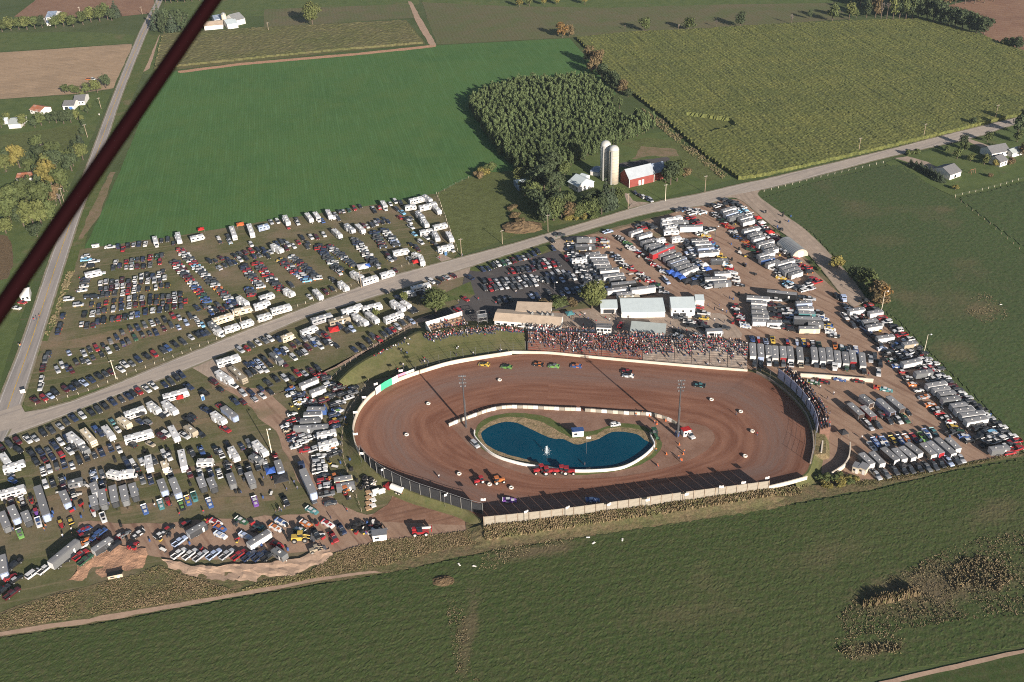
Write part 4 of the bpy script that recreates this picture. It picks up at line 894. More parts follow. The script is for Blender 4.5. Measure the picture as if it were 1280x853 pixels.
def quonset():
    a, b = P(980, 306), P(1000, 322); d = (b-a); L = d.length; d.normalize(); c = (a+b)/2; c.z = ground_at(c.x, c.y)
    t = thing('quonset_hut', 'ribbed round metal hut with cream end wall in the pits', 'hut', c, math.atan2(d.y, d.x)); r = 4.6; m = MB(); n = 16
    xs = [-L/2+L*k/24 for k in range(25)]
    m.loft([[(x, (r+(.06 if i % 2 else 0))*math.cos(PI*k/n), (r+(.06 if i % 2 else 0))*.92*math.sin(PI*k/n)) for k in range(n+1)] for i, x in enumerate(xs)], 0, False)
    link('roof', m.mesh('roof', ['galvanized']), t)
    for x in (-L/2+.1, L/2-.1): link('end_wall', MB().loft([[(x+o, r*.98*math.cos(PI*k/n), r*.9*math.sin(PI*k/n)) for k in range(n+1)] for o in (-.1, .1)]).mesh('end_wall', ['silo_concrete']), t)
    link('door', MB().box((L/2+.06, 0, 1.5), (.1, 3, 3)).mesh('door', ['white_wall']), t)
quonset()
def brush_heap(x, y, sx, sy, h, label, mat, name='brush_heap', cat='heap'):
    c = PG(x, y); r = random.Random(int(x)); m = MB(); rings = []
    for i in range(9):
        q = i/8; rings.append([(math.cos(2*PI*k/26)*sx*(1-q**1.6*.98)*(1+.25*noise.noise(Vector((k*.6, i*.5, x)))), math.sin(2*PI*k/26)*sy*(1-q**1.6*.98)*(1+.25*noise.noise(Vector((k*.6+9, i*.5, x)))), h*q+.25*h*noise.noise(Vector((k*.9, i*.9, y)))-.2*(i == 0)) for k in range(26)])
    m.loft(rings); o = link(name, m.mesh(name, [mat]), None, c); tag(o, label, cat)
brush_heap(652, 285, 11, 7, 3.2, 'big brown brush heap in the pasture beside the main road', 'brush_brown')
brush_heap(554, 727, 4.0, 2.6, 1.2, 'small heap of dry soil in the near hay field', 'brush_brown', 'soil_heap')

# ------------------------------------------------------------------ walls and fences round the oval
def ribbon(name, label, cat, pts, h, th, mat, z=None, group=None):
    m = MB(); rings = []
    off = offset(pts, th)
    for p, q in zip(pts, off):
        g = (ground_at(p.x, p.y) if z is None else p.z if z == 'own' else z)-.15
        rings.append([(p.x, p.y, g), (q.x, q.y, g), (q.x, q.y, g+h+.15), (p.x, p.y, g+h+.15)])
    m.loft(rings)
    return tag(link(name, m.mesh(name, [mat])), label, cat, group)
def panels(root, pts, h, length, gap, mats, z, postmat, ph=None, th=.12, boards=0, low=0.0):
    n = max(2, round(plen(pts)/length)); q = resample(pts, n+1)
    for i, (a, b) in enumerate(zip(q[:-1], q[1:])):
        d = b-a; L = d.length; ang = math.atan2(d.y, d.x); m = MB()
        if boards:
            for k in range(boards): m.box((0, .012*(k % 2), low+(h-low)*(k+.5)/boards), (L-gap, th, (h-low)/boards*.985))
        else: m.box((0, 0, (h+low)/2), (L-gap, th, h-low))
        mid = (a+b)/2
        link('panel', m.mesh('panel', [mats[i % len(mats)]]), root, (mid.x-root.location.x, mid.y-root.location.y, mid.z if z is None else z), ang)
    if postmat:
        pm = MB().box((0, 0, (ph or h)/2), (.16, .16, ph or h)).mesh('post', [postmat])
        for i, p in enumerate(q):
            d = (q[min(i+1, n)]-q[max(i-1, 0)]); nx, ny = d.y, -d.x; l = math.hypot(nx, ny)
            link('post', pm, root, (p.x-root.location.x+nx/l*.2, p.y-root.location.y+ny/l*.2, p.z if z is None else z), math.atan2(d.y, d.x))
W = lambda px, z=0.0: smooth([P(*q) if len(q) > 2 else P(*q, z) for q in px], False)
# front straight: cream board fence (seen from outside) on a low concrete foot
FRZ = 1.9
fr = W([(605, 657), (640, 653.5), (700, 647), (760, 639), (850, 626.5), (930, 616), (960, 612)], FRZ)
def front_bank():
    n = 60; c = resample(fr, n); s = 1 if (offset(c, 1.0)[30]-P(740, 560)).length < (c[30]-P(740, 560)).length else -1; prof = ((-9, .08), (-6, .5), (-3.2, 1.25), (-.7, 1.86), (.6, 1.92), (2.2, 1.0), (4.0, .35)); vs = []; fs = []
    ext = [c[0]+(c[0]-c[3]).normalized()*6]+c+[c[-1]+(c[-1]-c[-4]).normalized()*6]
    for i in range(len(ext)):
        k = 0 if i in (0, len(ext)-1) else 1
        for d, z in prof:
            o = offset(ext, s*d)[i]; vs.append((o.x, o.y, max(.06, z*k+(.3 if d > 0 and not k else 0)+(.18*nz(o.x, o.y, .3) if d < -1 else 0))))
    m = len(prof)
    for i in range(len(ext)-1):
        for j in range(m-1): fs.append((i*m+j, i*m+j+1, (i+1)*m+j+1, (i+1)*m+j))
    me = bpy.data.meshes.new('terrain'); me.from_pydata(vs, [], fs); me.materials.append(MATS['rough_grass'])
    if me.polygons[0].normal.z < 0: me.flip_normals()
    link('terrain', me)['kind'] = 'structure'
    return c, s
FRC, FRS = front_bank()
def bank_z(x, y):
    d = min((p.x-x)**2+(p.y-y)**2 for p in FRC)**.5
    return 1.85*max(0, 1-d/9.0)
weeds('tall_weeds', PL([(606, 664), (640, 660), (700, 653), (760, 645), (850, 633), (960, 617), (965, 614), (1010, 606), (1000, 618), (850, 642), (700, 664), (606, 678)]), 3600, .85, 33, zf=bank_z, wide=.7)
rt = thing('board_fence', 'tall cream board fence with dark posts along the near straight', 'fence', Vector((fr[0].x, fr[0].y, 0)))
panels(rt, fr, 3.9, 3.75, .32, ['cream_board'], FRZ, 'wood_pole', 4.2, .1, 5)
ribbon('concrete_wall', 'low cream concrete wall between the board fence and the track exit', 'wall', W([(960, 611), (985, 605), (1008, 598.5)], 1.9), 1.4, -.4, 'concrete_white', 'own')
ribbon('concrete_wall', 'curved cream concrete wall along the track exit road', 'wall', W([(1038, 596), (1046, 591), (1054, 585), (1059, 577), (1061, 568), (1061, 558)]), 1.9, -.4, 'concrete_white', .2)
# near left curve: dark screened fence
lf = W([(451, 569.5, 2.4), (461, 581.5, 2.3), (476, 594.5, 2.2), (496, 605.5, 2.1), (521, 616.5, 2.0), (553, 627, 1.9), (582, 637, 1.8), (604, 643, 1.8)])
rt = thing('screen_fence', 'dark screened safety fence round the near left curve', 'fence', Vector((lf[0].x, lf[0].y, 0)))
panels(rt, lf, 4.4, 4.2, .05, ['screen_dark'], None, 'galvanized', 4.7, .06)
m = MB(); top = offset(lf, .2); m.tube([(p.x-lf[0].x, p.y-lf[0].y, p.z+4.75) for p in resample(top, 40)], .07, 5); link('top_rail', m.mesh('top_rail', ['galvanized']), rt)
# left curve: double cream concrete wall with billboards above the upper part
lw = W([(640, 443.5, .5), (571, 454.5, .6), (533, 465, .9), (505, 474.5, 1.3), (483, 484.5, 1.7), (465, 496.5, 2.0), (452.5, 510.5, 2.2), (445.5, 524.5, 2.3), (442.5, 539, 2.4), (444.5, 555, 2.4), (450.5, 569, 2.4)])
ribbon('concrete_wall', 'cream concrete wall round the left curve of the track', 'wall', lw, 1.7, -.4, 'concrete_white', 'own')
bb = [P(x, y, z) for x, y, z in ((497, 476.5, 1.5), (490, 480, 1.6), (483, 483.5, 1.7), (476, 488, 1.8), (469, 493, 1.95))]
bb = smooth(bb, False)
rt = thing('billboard_wall', 'curved billboard wall outside the left curve with one green panel', 'billboard', Vector((bb[0].x, bb[0].y, 0)))
panels(rt, offset(bb, .5), 3.2, 3.4, .05, ['sign_white', 'sign_green', 'sign_green', 'sign_white', 'sign_white'], None, 'dark_steel', 3.2, .1)
ub = offset(W([(519, 468.5, 1.1), (508, 472.5, 1.25), (497.5, 476, 1.5)]), -.5)
rt = thing('billboard_wall', 'row of pink and white advertising boards at the start of the left curve', 'billboard', Vector((ub[0].x, ub[0].y, 0)))
panels(rt, ub, 2.6, 3.4, .08, ['sign_white', 'sign_pink', 'sign_white', 'sign_white'], None, 'dark_steel', 2.8, .1)
# far straight in front of the bleachers
uw = W([(640, 443.2), (660, 443.5), (690, 444.5), (740, 449.5), (800, 455), (880, 462), (934, 466.5)])
ribbon('concrete_wall', 'long cream concrete wall in front of the bleachers', 'wall', uw, 1.25, .4, 'concrete_white', .4)
def catch_fence(label, pts, h, step, z=.3):
    rt = thing('catch_fence', label, 'fence', Vector((pts[0].x, pts[0].y, 0))); q = resample(pts, max(3, int(plen(pts)/step)))
    pm = MB().cyl((0, 0, 0), (0, 0, h), .07, .06, 6).mesh('post', ['steel'])
    for p in q: link('post', pm, rt, (p.x-rt.location.x, p.y-rt.location.y, z))
    m = MB()
    for zc in (.35, .5, .65, .8, .95): m.tube([(p.x-rt.location.x, p.y-rt.location.y, z+h*zc) for p in q], .022, 3)
    link('cable_mesh', m.mesh('cable_mesh', ['steel']), rt)
catch_fence('see-through catch fence of thin posts above the grass bank', offset(W([(505, 472), (533, 462), (571, 451), (610, 445), (657, 440)]), -.6), 5.5, 4.5)
catch_fence('see-through catch fence of thin posts along the bleachers', offset(W([(660, 440.5), (700, 443), (740, 447), (800, 452.5), (880, 459.5), (932, 464)]), -.4), 5.5, 5.5)
# right curve: low wall and the tall pale banner fence in its own shade
ribbon('concrete_wall', 'low weathered wall at the foot of the right curve', 'wall', W([(945, 467, 1.0), (964, 477.5, 1.4), (982, 491, 1.8), (998, 507, 2.0), (1008, 521, 2.1), (1014, 539, 2.1), (1016, 559, 2.1), (1012, 580, 2.0)]), 1.0, .4, 'seat_grey', 'own')
bn = W([(972, 472), (982, 480), (993, 490), (1003, 501), (1011, 513), (1018, 527), (1021, 541)], 3.3)
rt = thing('banner_fence', 'tall pale blue banner fence round the right curve', 'fence', Vector((bn[0].x, bn[0].y, 0)))
panels(rt, bn, 4.2, 4.0, .05, ['banner_pale'], None, 'dark_steel', 4.6, .1, 2)
catch_fence('thin catch fence between the right curve and its banners', W([(962, 474.5), (982, 488), (999, 504), (1010, 520), (1018, 543), (1018, 562), (1014, 580)], 2.0), 4.5, 6.5, 2.0)
def pit_stand():
    q = resample(offset(bn, -1.0) if (offset(bn, -1.0)[3]-P(800, 545)).length > (bn[3]-P(800, 545)).length else offset(bn, 1.0), 12)
    s = 1 if (offset(q, 1.0)[5]-P(800, 545)).length > (q[5]-P(800, 545)).length else -1
    t = thing('pit_stand', 'curved wooden spectator stand behind the banner fence', 'stand', Vector((q[0].x, q[0].y, 0))); m = MB()
    for k in range(4):
        a = offset(q, s*(.9*k)); b = offset(q, s*(.9*k+.9)); h = 4.9+.45*k
        r = [[(p.x-q[0].x, p.y-q[0].y, .1), (w_.x-q[0].x, w_.y-q[0].y, .1), (w_.x-q[0].x, w_.y-q[0].y, h), (p.x-q[0].x, p.y-q[0].y, h)] for p, w_ in zip(a, b)]
        m.loft(r)
    link('terrace', m.mesh('terrace', ['tier_dirt']), t)
    return q, s
PSQ, PSS = pit_stand()
ribbon('concrete_wall', 'long white concrete wall below the line of upright pit trailers', 'wall', PL([(1000, 471), (1040, 473.5), (1091, 478)]), 1.7, -.5, 'concrete_white', .1)
ribbon('concrete_wall', 'short white concrete wall left of the long pit wall', 'wall', PL([(979, 465.5), (988, 466.3), (995.5, 467.2)]), 1.4, -.5, 'concrete_white', .1)
ribbon('concrete_wall', 'stub of white concrete wall between the exit road and the banner fence', 'wall', PL([(1029, 545), (1028, 560), (1026.5, 572)]), 2.2, -.5, 'concrete_white', .2)
# infield barriers
iu = PL([(561, 534), (575, 528), (589, 523), (610, 515.5), (630, 511.5), (650, 511), (673, 512), (700, 513.5), (726, 514.3)])
rt = thing('block_barrier', 'line of white and cream barrier blocks left of the infield gap', 'barrier', Vector((iu[0].x, iu[0].y, 0)))
panels(rt, smooth(iu, False), 1.35, 2.1, .12, ['concrete_white', 'sign_white', 'cream_board', 'concrete_white'], .28, None, th=.5)
iv = PL([(731, 515), (755, 516.7), (780, 518.5), (800, 519.5), (814, 520.5), (834, 526), (845, 532)])
rt = thing('block_barrier', 'line of cream barrier blocks right of the infield gap', 'barrier', Vector((iv[0].x, iv[0].y, 0)))
panels(rt, smooth(iv, False), 1.35, 2.1, .12, ['cream_board', 'concrete_white', 'cream_board', 'sign_white'], .28, None, th=.5)
pb = W([(593, 541), (593, 548), (601, 558), (612.5, 568.5), (625, 575), (641, 580), (658, 584), (688, 588.5), (720, 591.5), (750, 591), (773, 588.5), (788, 583.5), (803, 574.5), (813, 566), (818.5, 559), (817, 553.5), (813.5, 546.5)])
ribbon('guard_wall', 'white guard wall round the near side of the pond', 'wall', pb, 1.15, .35, 'sign_white', .3)

# spectators' hill
HT = PL([(416, 478), (430, 462), (452, 446), (478, 433), (500, 421), (519, 411), (528, 410), (560, 404), (600, 402), (640, 406), (657, 409)], .2)
HC = PL([(424, 477), (440, 462), (460, 449), (484, 437), (505, 426), (523, 416), (534, 417), (565, 412), (605, 409), (640, 412), (657, 413)], 3.4)
HM = [c.lerp(f, .5)+Vector((0, 0, -.15)) for c, f in zip(HC, PL([(434, 484), (455, 476), (478, 470), (504, 463), (528, 456), (552, 450), (570, 447), (592, 444), (620, 441), (645, 439), (657, 437.5)], .45))]
HF = PL([(428, 486), (452, 478), (478, 472), (504, 466), (528, 459), (552, 452.5), (570, 449.5), (592, 446.5), (620, 443), (645, 441), (657, 439.5)], .35)
def hill():
    n = 60; rows = [resample(smooth(r, False), n) for r in (HT, [t_.lerp(c, .8)+Vector((0, 0, .35)) for t_, c in zip(HT, HC)], HC, HM, HF)]
    vs = [(p.x, p.y, p.z) for r in rows for p in r]; fs = []
    for j in range(len(rows)-1):
        for i in range(n-1): fs.append((j*n+i, (j+1)*n+i, (j+1)*n+i+1, j*n+i+1))
    me = bpy.data.meshes.new('hill'); me.from_pydata(vs, [], fs); me.materials.append(MATS['hill_grass'])
    if me.polygons[0].normal.z < 0: me.flip_normals()
    link('hill', me)['kind'] = 'structure'
    return rows
HR = hill()
def hill_pt(s, t):
    """s along 0..1, t from the crest 0 to the foot 1"""
    i = min(58, int(s*59)); f = s*59-i
    a, b = (HR[2], HR[3]) if t < .5 else (HR[3], HR[4]); u = t*2 if t < .5 else t*2-1
    return (a[i].lerp(a[i+1], f)).lerp(b[i].lerp(b[i+1], f), u)
# clay bank below the lower left lot
def bank(name, top, bot, ht, mat, n=50):
    a = resample(smooth(PL(top, ht), False), n); b = resample(smooth(PL(bot, .1), False), n); vs = []; k = 7; fs = []
    for i in range(n):
        for j in range(k):
            t = j/(k-1); p = a[i].lerp(b[i], t); d = noise.noise_vector(Vector((p.x*.35, p.y*.35, j*.3)))
            e = noise.noise_vector(Vector((p.x*.11, p.y*.11, 4+j*.1))); vs.append((p.x+d.x*1.3+e.x*1.0, p.y+d.y*1.3+e.y*1.0, max(.05, p.z+d.z*.55)))
    for i in range(n-1):
        for j in range(k-1): fs.append((i*k+j, i*k+j+1, (i+1)*k+j+1, (i+1)*k+j))
    me = bpy.data.meshes.new(name); me.from_pydata(vs, [], fs); me.materials.append(MATS[mat])
    if me.polygons[0].normal.z < 0: me.flip_normals()
    link(name, me)['kind'] = 'structure'
bank('terrain', [(205, 700), (240, 706), (290, 707), (340, 702), (380, 695), (412, 684)], [(212, 712), (250, 724), (300, 728), (350, 726), (390, 715), (414, 703)], .9, 'pale_dirt')
bank('terrain', [(110, 690), (140, 681), (165, 683), (182, 685)], [(84, 728), (125, 722), (160, 714), (180, 708)], .7, 'clay_bank', 30)

# ------------------------------------------------------------------ bleachers
SECX = [(660, 702), (702, 754), (754, 806), (806, 845), (845, 866), (866, 888), (888, 910), (910, 934)]
def lerp(a, b, t): return a+(b-a)*t
BL = []
def bleachers():
    fl, fr_, bl, br = P(660, 437.5, .9), P(934, 461, .9), P(660, 413.5, 5.0), P(935, 428.5, 5.0)
    rows = 11
    names = ['leftmost bleacher section with red seat boards', 'second bleacher section with red boards below the pavilion corner', 'bleacher section in front of the press box', 'bleacher section below the concession building', 'narrow weathered bleacher section right of the concession building', 'narrow grey bleacher section above the start of the pit yard', 'grey bleacher section second from the right end', 'grey bleacher section at the right end by the pit trailers']
    for k, (x0, x1) in enumerate(SECX):
        t0, t1 = (x0-660)/274, (x1-660)/274; g = .0012
        a0, a1 = fl.lerp(fr_, t0+g), fl.lerp(fr_, t1-g); b0, b1 = bl.lerp(br, t0+g), bl.lerp(br, t1-g)
        t = thing('bleacher', names[k], 'bleachers', Vector((a0.x, a0.y, 0)), 0, 'bleacher sections along the far straight'); o = Vector((a0.x, a0.y, 0))
        m = MB(); s = MB(); pts = []
        for r in range(rows):
            u0, u1 = r/rows, (r+1)/rows; z = lerp(.9, 5.0, u0)
            q = [a0.lerp(b0, u0)-o, a1.lerp(b1, u0)-o, a1.lerp(b1, u1)-o, a0.lerp(b0, u1)-o]
            m.loft([[(p.x, p.y, .1) for p in q], [(p.x, p.y, z) for p in q]])
            qs = [a0.lerp(b0, u0+.035)-o, a1.lerp(b1, u0+.035)-o, a1.lerp(b1, u0+.065)-o, a0.lerp(b0, u0+.065)-o]
            s.loft([[(p.x, p.y, z+.12) for p in qs], [(p.x, p.y, z+.2) for p in qs]])
            pts.append((a0.lerp(b0, u0+.06), a1.lerp(b1, u0+.06), z+.2))
        link('terrace', m.mesh('terrace', ['tier_dirt' if k < 3 else 'seat_grey']), t)
        link('seat_plank', s.mesh('seat_plank', ['seat_red' if k < 3 else 'seat_grey']), t)
        BL.append(pts)
bleachers()

# ------------------------------------------------------------------ poles, lamps, flags
def light_tower(x, y, h, label):
    t = thing('light_tower', label, 'light tower', PG(x, y)); link('pole', MB().cyl((0, 0, 0), (0, 0, h), .36, .20, 10).mesh('pole', ['dark_steel']), t)
    lm = MB().box((0, 0, 0), (.6, .3, .55), 0, 0, .8).mesh('floodlight', ['steel'])
    for k in range(4):
        z = h-.2-1.5*k; link('crossarm', MB().box((0, 0, z), (2.4, .16, .16)).mesh('crossarm', ['dark_steel']), t)
        for sx in (-1.1, -.35, .35, 1.1) if k % 2 == 0 else (-.8, .8): link('floodlight', lm, t, (sx, -.35, z+.4), random.uniform(-.6, .6))
    link('ladder', MB().box((.42, 0, h*.3), (.1, .35, h*.5)).mesh('ladder', ['steel']), t)
light_tower(582.5, 535, 24, 'tall dark floodlight tower at the left end of the infield')
light_tower(846.5, 547.5, 26, 'tall dark floodlight tower at the right end of the infield')
def pole(x, y, h, label, mat='wood_pole', arm=True, lamp=False, lean=0.0, r=.17):
    t = thing('utility_pole' if not lamp else 'lamp_post', label, 'pole', PG(x, y)); t.rotation_euler = (0, lean, random.uniform(.2, .6))
    link('pole', MB().cyl((0, 0, -.2), (0, 0, h), r, r*.65, 8).mesh('pole', [mat]), t)
    if arm:
        link('crossarm', MB().box((0, 0, h-.7), (2.0, .11, .12)).mesh('crossarm', ['bark']), t)
        im = MB().cyl((0, 0, 0), (0, 0, .3), .08, .05, 6).mesh('insulator', ['sign_white'])
        for sx in (-.9, -.4, .4, .9): link('insulator', im, t, (sx, 0, h-.62))
    if lamp:
        link('lamp_arm', MB().cyl((0, 0, h-.2), (1.0, -.6, h+.1), .06, .05, 6).mesh('lamp_arm', ['steel']), t); link('lamp_head', MB().box((1.0, -.6, h+.1), (.8, .5, .35), 0, 0, .7).mesh('lamp_head', ['sign_white']), t)
for x, y, h, lb in [(145.3, 474, 9.5, 'pale utility pole on the verge beside the field lot corner'), (303, 410, 9.5, 'utility pole among white campers at the roadside fence'), (452, 360.5, 9, 'utility pole before the camper with a blue awning'),
                    (577, 320.5, 10, 'utility pole at the right end of the field lot fence'), (628, 305, 8, 'utility pole by the pasture corner on the main road'), (685, 290, 10, 'utility pole in front of the farmstead grove'), (785, 261.5, 9, 'brown utility pole at the mouth of the farm drive'),
                    (831.5, 252, 10, 'pale utility pole on the lawn below the red barn'), (881, 241, 10, 'utility pole on the verge between barn and corn'), (1073, 191, 9.5, 'utility pole at the corn edge, nearest the road junction'), (1154, 173, 9.5, 'utility pole at the middle of the corn edge'), (1243.5, 150, 10, 'utility pole at the corn edge near the right grove'),
                    (80, 253, 9, 'utility pole in the yard beside the left road bend'), (109.5, 172, 9, 'utility pole by the drive below the white houses'), (126.5, 136, 8, 'utility pole at the drive of the grey roofed house'), (103, 27, 13, 'tall pale pole in the top left hedgerow'), (178, 18, 7, 'utility pole beside the far road below the brown field'), (336, 40, 8, 'utility pole in the yard of the top farm')]:
    pole(x, y, h, lb, 'white_pole' if 'pale' in lb else 'wood_pole', True)
pole(339.8, 567, 11.5, 'tall white pole beside the campers and the dirt lane', 'white_pole', False, True, .0, .2)
for x, y, h, lb in [(1102, 387, 9.5, 'lamp post by the hedge at the upper pit fence'), (1155, 441, 9, 'lamp post at the middle of the right pit fence'), (893.5, 301, 8, 'dark lamp post amid the upper pit trailers'), (675.5, 366, 6, 'lamp post at the lower edge of the asphalt car park'), (693, 366, 5.5, 'lamp post near shrubs by the asphalt car park'), (945, 465, 9, 'lamp post at the right end of the bleachers'), (1004, 520, 8, 'lamp post on the right curve of the track')]:
    pole(x, y, h, lb, 'white_pole' if y < 450 and x > 1000 else 'dark_steel', False, True, 0, .13)
def flag(x, y, zb, label, h=6.6):
    p = P(x, y, zb+h); p.z = ground_at(p.x, p.y)
    t = thing('flag', label, 'flag', p, random.uniform(0, .8), 'white flags round the track wall'); link('flagpole', MB().cyl((0, 0, 0), (0, 0, h), .06, .05, 6).mesh('flagpole', ['steel']), t)
    m = MB(); n = 7
    r = [[(.05+1.7*k/n, .18*math.sin(k*1.3)*k/n, h-.05-.3*k/n), (.05+1.7*k/n, .18*math.sin(k*1.3)*k/n+.02, h-.05-.3*k/n), (.05+1.6*k/n, .18*math.sin(k*1.3+.5)*k/n+.02, h-1.0-.35*k/n), (.05+1.6*k/n, .18*math.sin(k*1.3+.5)*k/n, h-1.0-.35*k/n)] for k in range(n+1)]
    m.loft(r); link('flag_cloth', m.mesh('flag_cloth', ['white_cloth']), t)
FL = [(498, 462), (467, 479), (452, 495), (441, 514), (441, 541), (450, 565), (476, 586), (555, 618), (601, 627)]
for k, (x, y) in enumerate(FL): flag(x, y, .3, 'small white flag, %s from the top, on the left curve wall' % ordw(k))
FB = [(655, 639), (707, 634), (759, 630), (807, 624), (856, 617), (899, 607), (927, 602), (957, 596)]
for k, (x, y) in enumerate(FB): flag(x, y, .3, 'small white flag, %s from the left, behind the cream board fence' % ordw(k))
def wire_fence(label, px, step, h=1.3, mat='white_pole', z=None):
    q = smooth(PL(px), False); q = resample(q, max(3, int(plen(q)/step)))
    t = thing('wire_fence', label, 'fence', Vector((q[0].x, q[0].y, 0))); pm = MB().cyl((0, 0, -.1), (0, 0, h), .09, .08, 5).mesh('post', [mat])
    for p in q[:98]: link('post', pm, t, (p.x-q[0].x, p.y-q[0].y, ground_at(p.x, p.y)))
    m = MB()
    for f in (.5, .92): m.tube([(p.x-q[0].x, p.y-q[0].y, ground_at(p.x, p.y)+h*f) for p in q], .02, 3)
    link('wire', m.mesh('wire', ['galvanized']), t)
wire_fence('wire fence with pale posts between the field lot and the main road', [(45, 507), (100, 493), (170, 465), (240, 438), (300, 413), (380, 381), (450, 354), (520, 328)], 4.0)
wire_fence('wire fence with pale posts beside the right hand junction field', [(955, 240), (1010, 226), (1060, 214), (1104, 204)], 4.5, 1.3)
wire_fence('fence of pale posts round the garden of the right house', [(1194, 246), (1230, 238), (1280, 224)], 4.0, 1.3)
wire_fence('thin fence climbing between the right hay fields', [(1194, 248), (1230, 275), (1282, 318)], 5.0, 1.2, 'wood_pole')
wire_fence('thin fence along the right edge of the pits', [(1110, 402), (1150, 440), (1200, 488), (1276, 558)], 5.0, 1.6, 'wood_pole')
wire_fence('pale fence between the field lot campers and the pasture', [(546, 243), (556, 270), (567, 300), (574, 318)], 4.0, 1.4)
wire_fence('thin fence at the lower edge of the lush field pasture', [(548, 243), (575, 228), (602, 216)], 4.5, 1.2, 'wood_pole')
wire_fence('thin fence across the lawn above the grove by the left road', [(60, 262), (70, 258), (84, 240)], 4.5, 1.2, 'wood_pole')
wire_fence('boundary fence of thin posts behind the spectators hill', [(415, 476), (440, 453), (470, 434), (500, 418), (522, 408)], 3.2, 2.0, 'wood_pole')
wire_fence('curved fence round the outside of the left curve', [(461, 478), (447, 500), (434, 520), (428, 545), (430, 575), (440, 605), (452, 640)], 3.5, 1.8, 'wood_pole')
# ------------------------------------------------------------------ vehicles
COL = {'k': ('black', (.016, .017, .019)), 'n': ('navy blue', (.02, .03, .065)), 'b': ('blue', (.04, .08, .21)), 'g': ('grey', (.12, .125, .13)), 'w': ('white', (.50, .50, .50)), 's': ('silver', (.33, .34, .36)), 'r': ('red', (.25, .02, .024)),
       'm': ('maroon', (.065, .012, .016)), 't': ('tan', (.28, .24, .18)), 'G': ('dark green', (.025, .07, .04)), 'o': ('orange', (.40, .13, .04)), 'y': ('yellow', (.46, .32, .06)), 'l': ('light blue', (.18, .38, .55)), 'd': ('charcoal', (.045, .048, .053)), 'e': ('lime green', (.12, .25, .07)), 'a': ('teal', (.06, .17, .18)), 'v': ('purple', (.14, .06, .25)), 'c': ('cream', (.55, .47, .34)), 'i': ('pale blue', (.30, .36, .50))}
for k, (nm, c) in COL.items(): pmat('paint_'+k, c, .32, .5, .0, var=.05, scale=.8, obj_var=.12)
pmat('trim_dark', (.03, .03, .032), .7, .3); pmat('lamp_glass', (.55, .53, .50), .2, .6); pmat('lamp_red', (.35, .02, .02), .3, .5); pmat('car_glass', (.016, .02, .026), .08, .7, var=.05)
pmat('trailer_roof', (.20, .20, .205), .5, .45, var=.10, scale=.25, obj_var=.22); pmat('ramp_wood', (.36, .235, .14), .85, .1, var=.12, scale=.6); pmat('trailer_white', (.60, .59, .57), .45, .4, var=.06, scale=.3); pmat('rv_roof', (.56, .54, .50), .7, .3, var=.08, scale=.3)
pmat('rv_stripe', (.20, .17, .16), .5, .4, var=.2, scale=.2); pmat('inside_dark', (.05, .035, .03), .9, .1)
def ringx(x, zb, zt, hw, sh=.12, tuck=.88):
    return [(x, -hw*.94, zb), (x, -hw, zb+(zt-zb)*.45), (x, -hw*.98, zt-sh), (x, -hw*tuck, zt), (x, hw*tuck, zt), (x, hw*.98, zt-sh), (x, hw, zb+(zt-zb)*.45), (x, hw*.94, zb)]
SPEC = {
 'sedan': dict(st=[(-2.35, .45, .78, .72), (-2.2, .32, .95, .86), (-1.3, .26, .99, .92), (.9, .26, .97, .92), (1.9, .28, .84, .88), (2.3, .4, .66, .74)], cab=(-1.85, 1.15, -1.1, .25, .95, 1.43, .82, .63), wx=1.42, r=.33),
 'hatch': dict(st=[(-2.05, .45, .95, .76), (-1.95, .3, 1.0, .86), (-1.2, .26, 1.0, .90), (.8, .26, 1.0, .90), (1.7, .28, .86, .86), (2.05, .4, .66, .72)], cab=(-2.0, 1.1, -1.65, .2, .97, 1.5, .80, .63), wx=1.28, r=.32),
 'suv': dict(st=[(-2.35, .5, 1.05, .82), (-2.28, .36, 1.12, .92), (-1.3, .33, 1.12, .96), (1.0, .33, 1.1, .96), (2.1, .36, 1.0, .92), (2.35, .5, .78, .8)], cab=(-2.3, 1.1, -2.02, .45, 1.08, 1.78, .88, .72), wx=1.42, r=.38),
 'van': dict(st=[(-2.5, .45, 1.05, .84), (-2.42, .3, 1.08, .94), (-1.3, .28, 1.08, .98), (1.4, .28, 1.05, .98), (2.2, .3, .9, .92), (2.5, .45, .7, .8)], cab=(-2.45, 1.75, -2.15, .75, 1.04, 1.78, .9, .74), wx=1.5, r=.34)}
def wheel_mesh(r, w_=.22):
    return MB().cyl((0, -w_/2, 0), (0, w_/2, 0), r, r, 10, 0).cyl((0, -w_/2-.012, 0), (0, w_/2+.012, 0), r*.58, r*.58, 8, 1).mesh('wheel', ['rubber', 'galvanized'])
WH = {}
def wheel(r, w_=.22):
    if (r, w_) not in WH: WH[(r, w_)] = wheel_mesh(r, w_)
    return WH[(r, w_)]
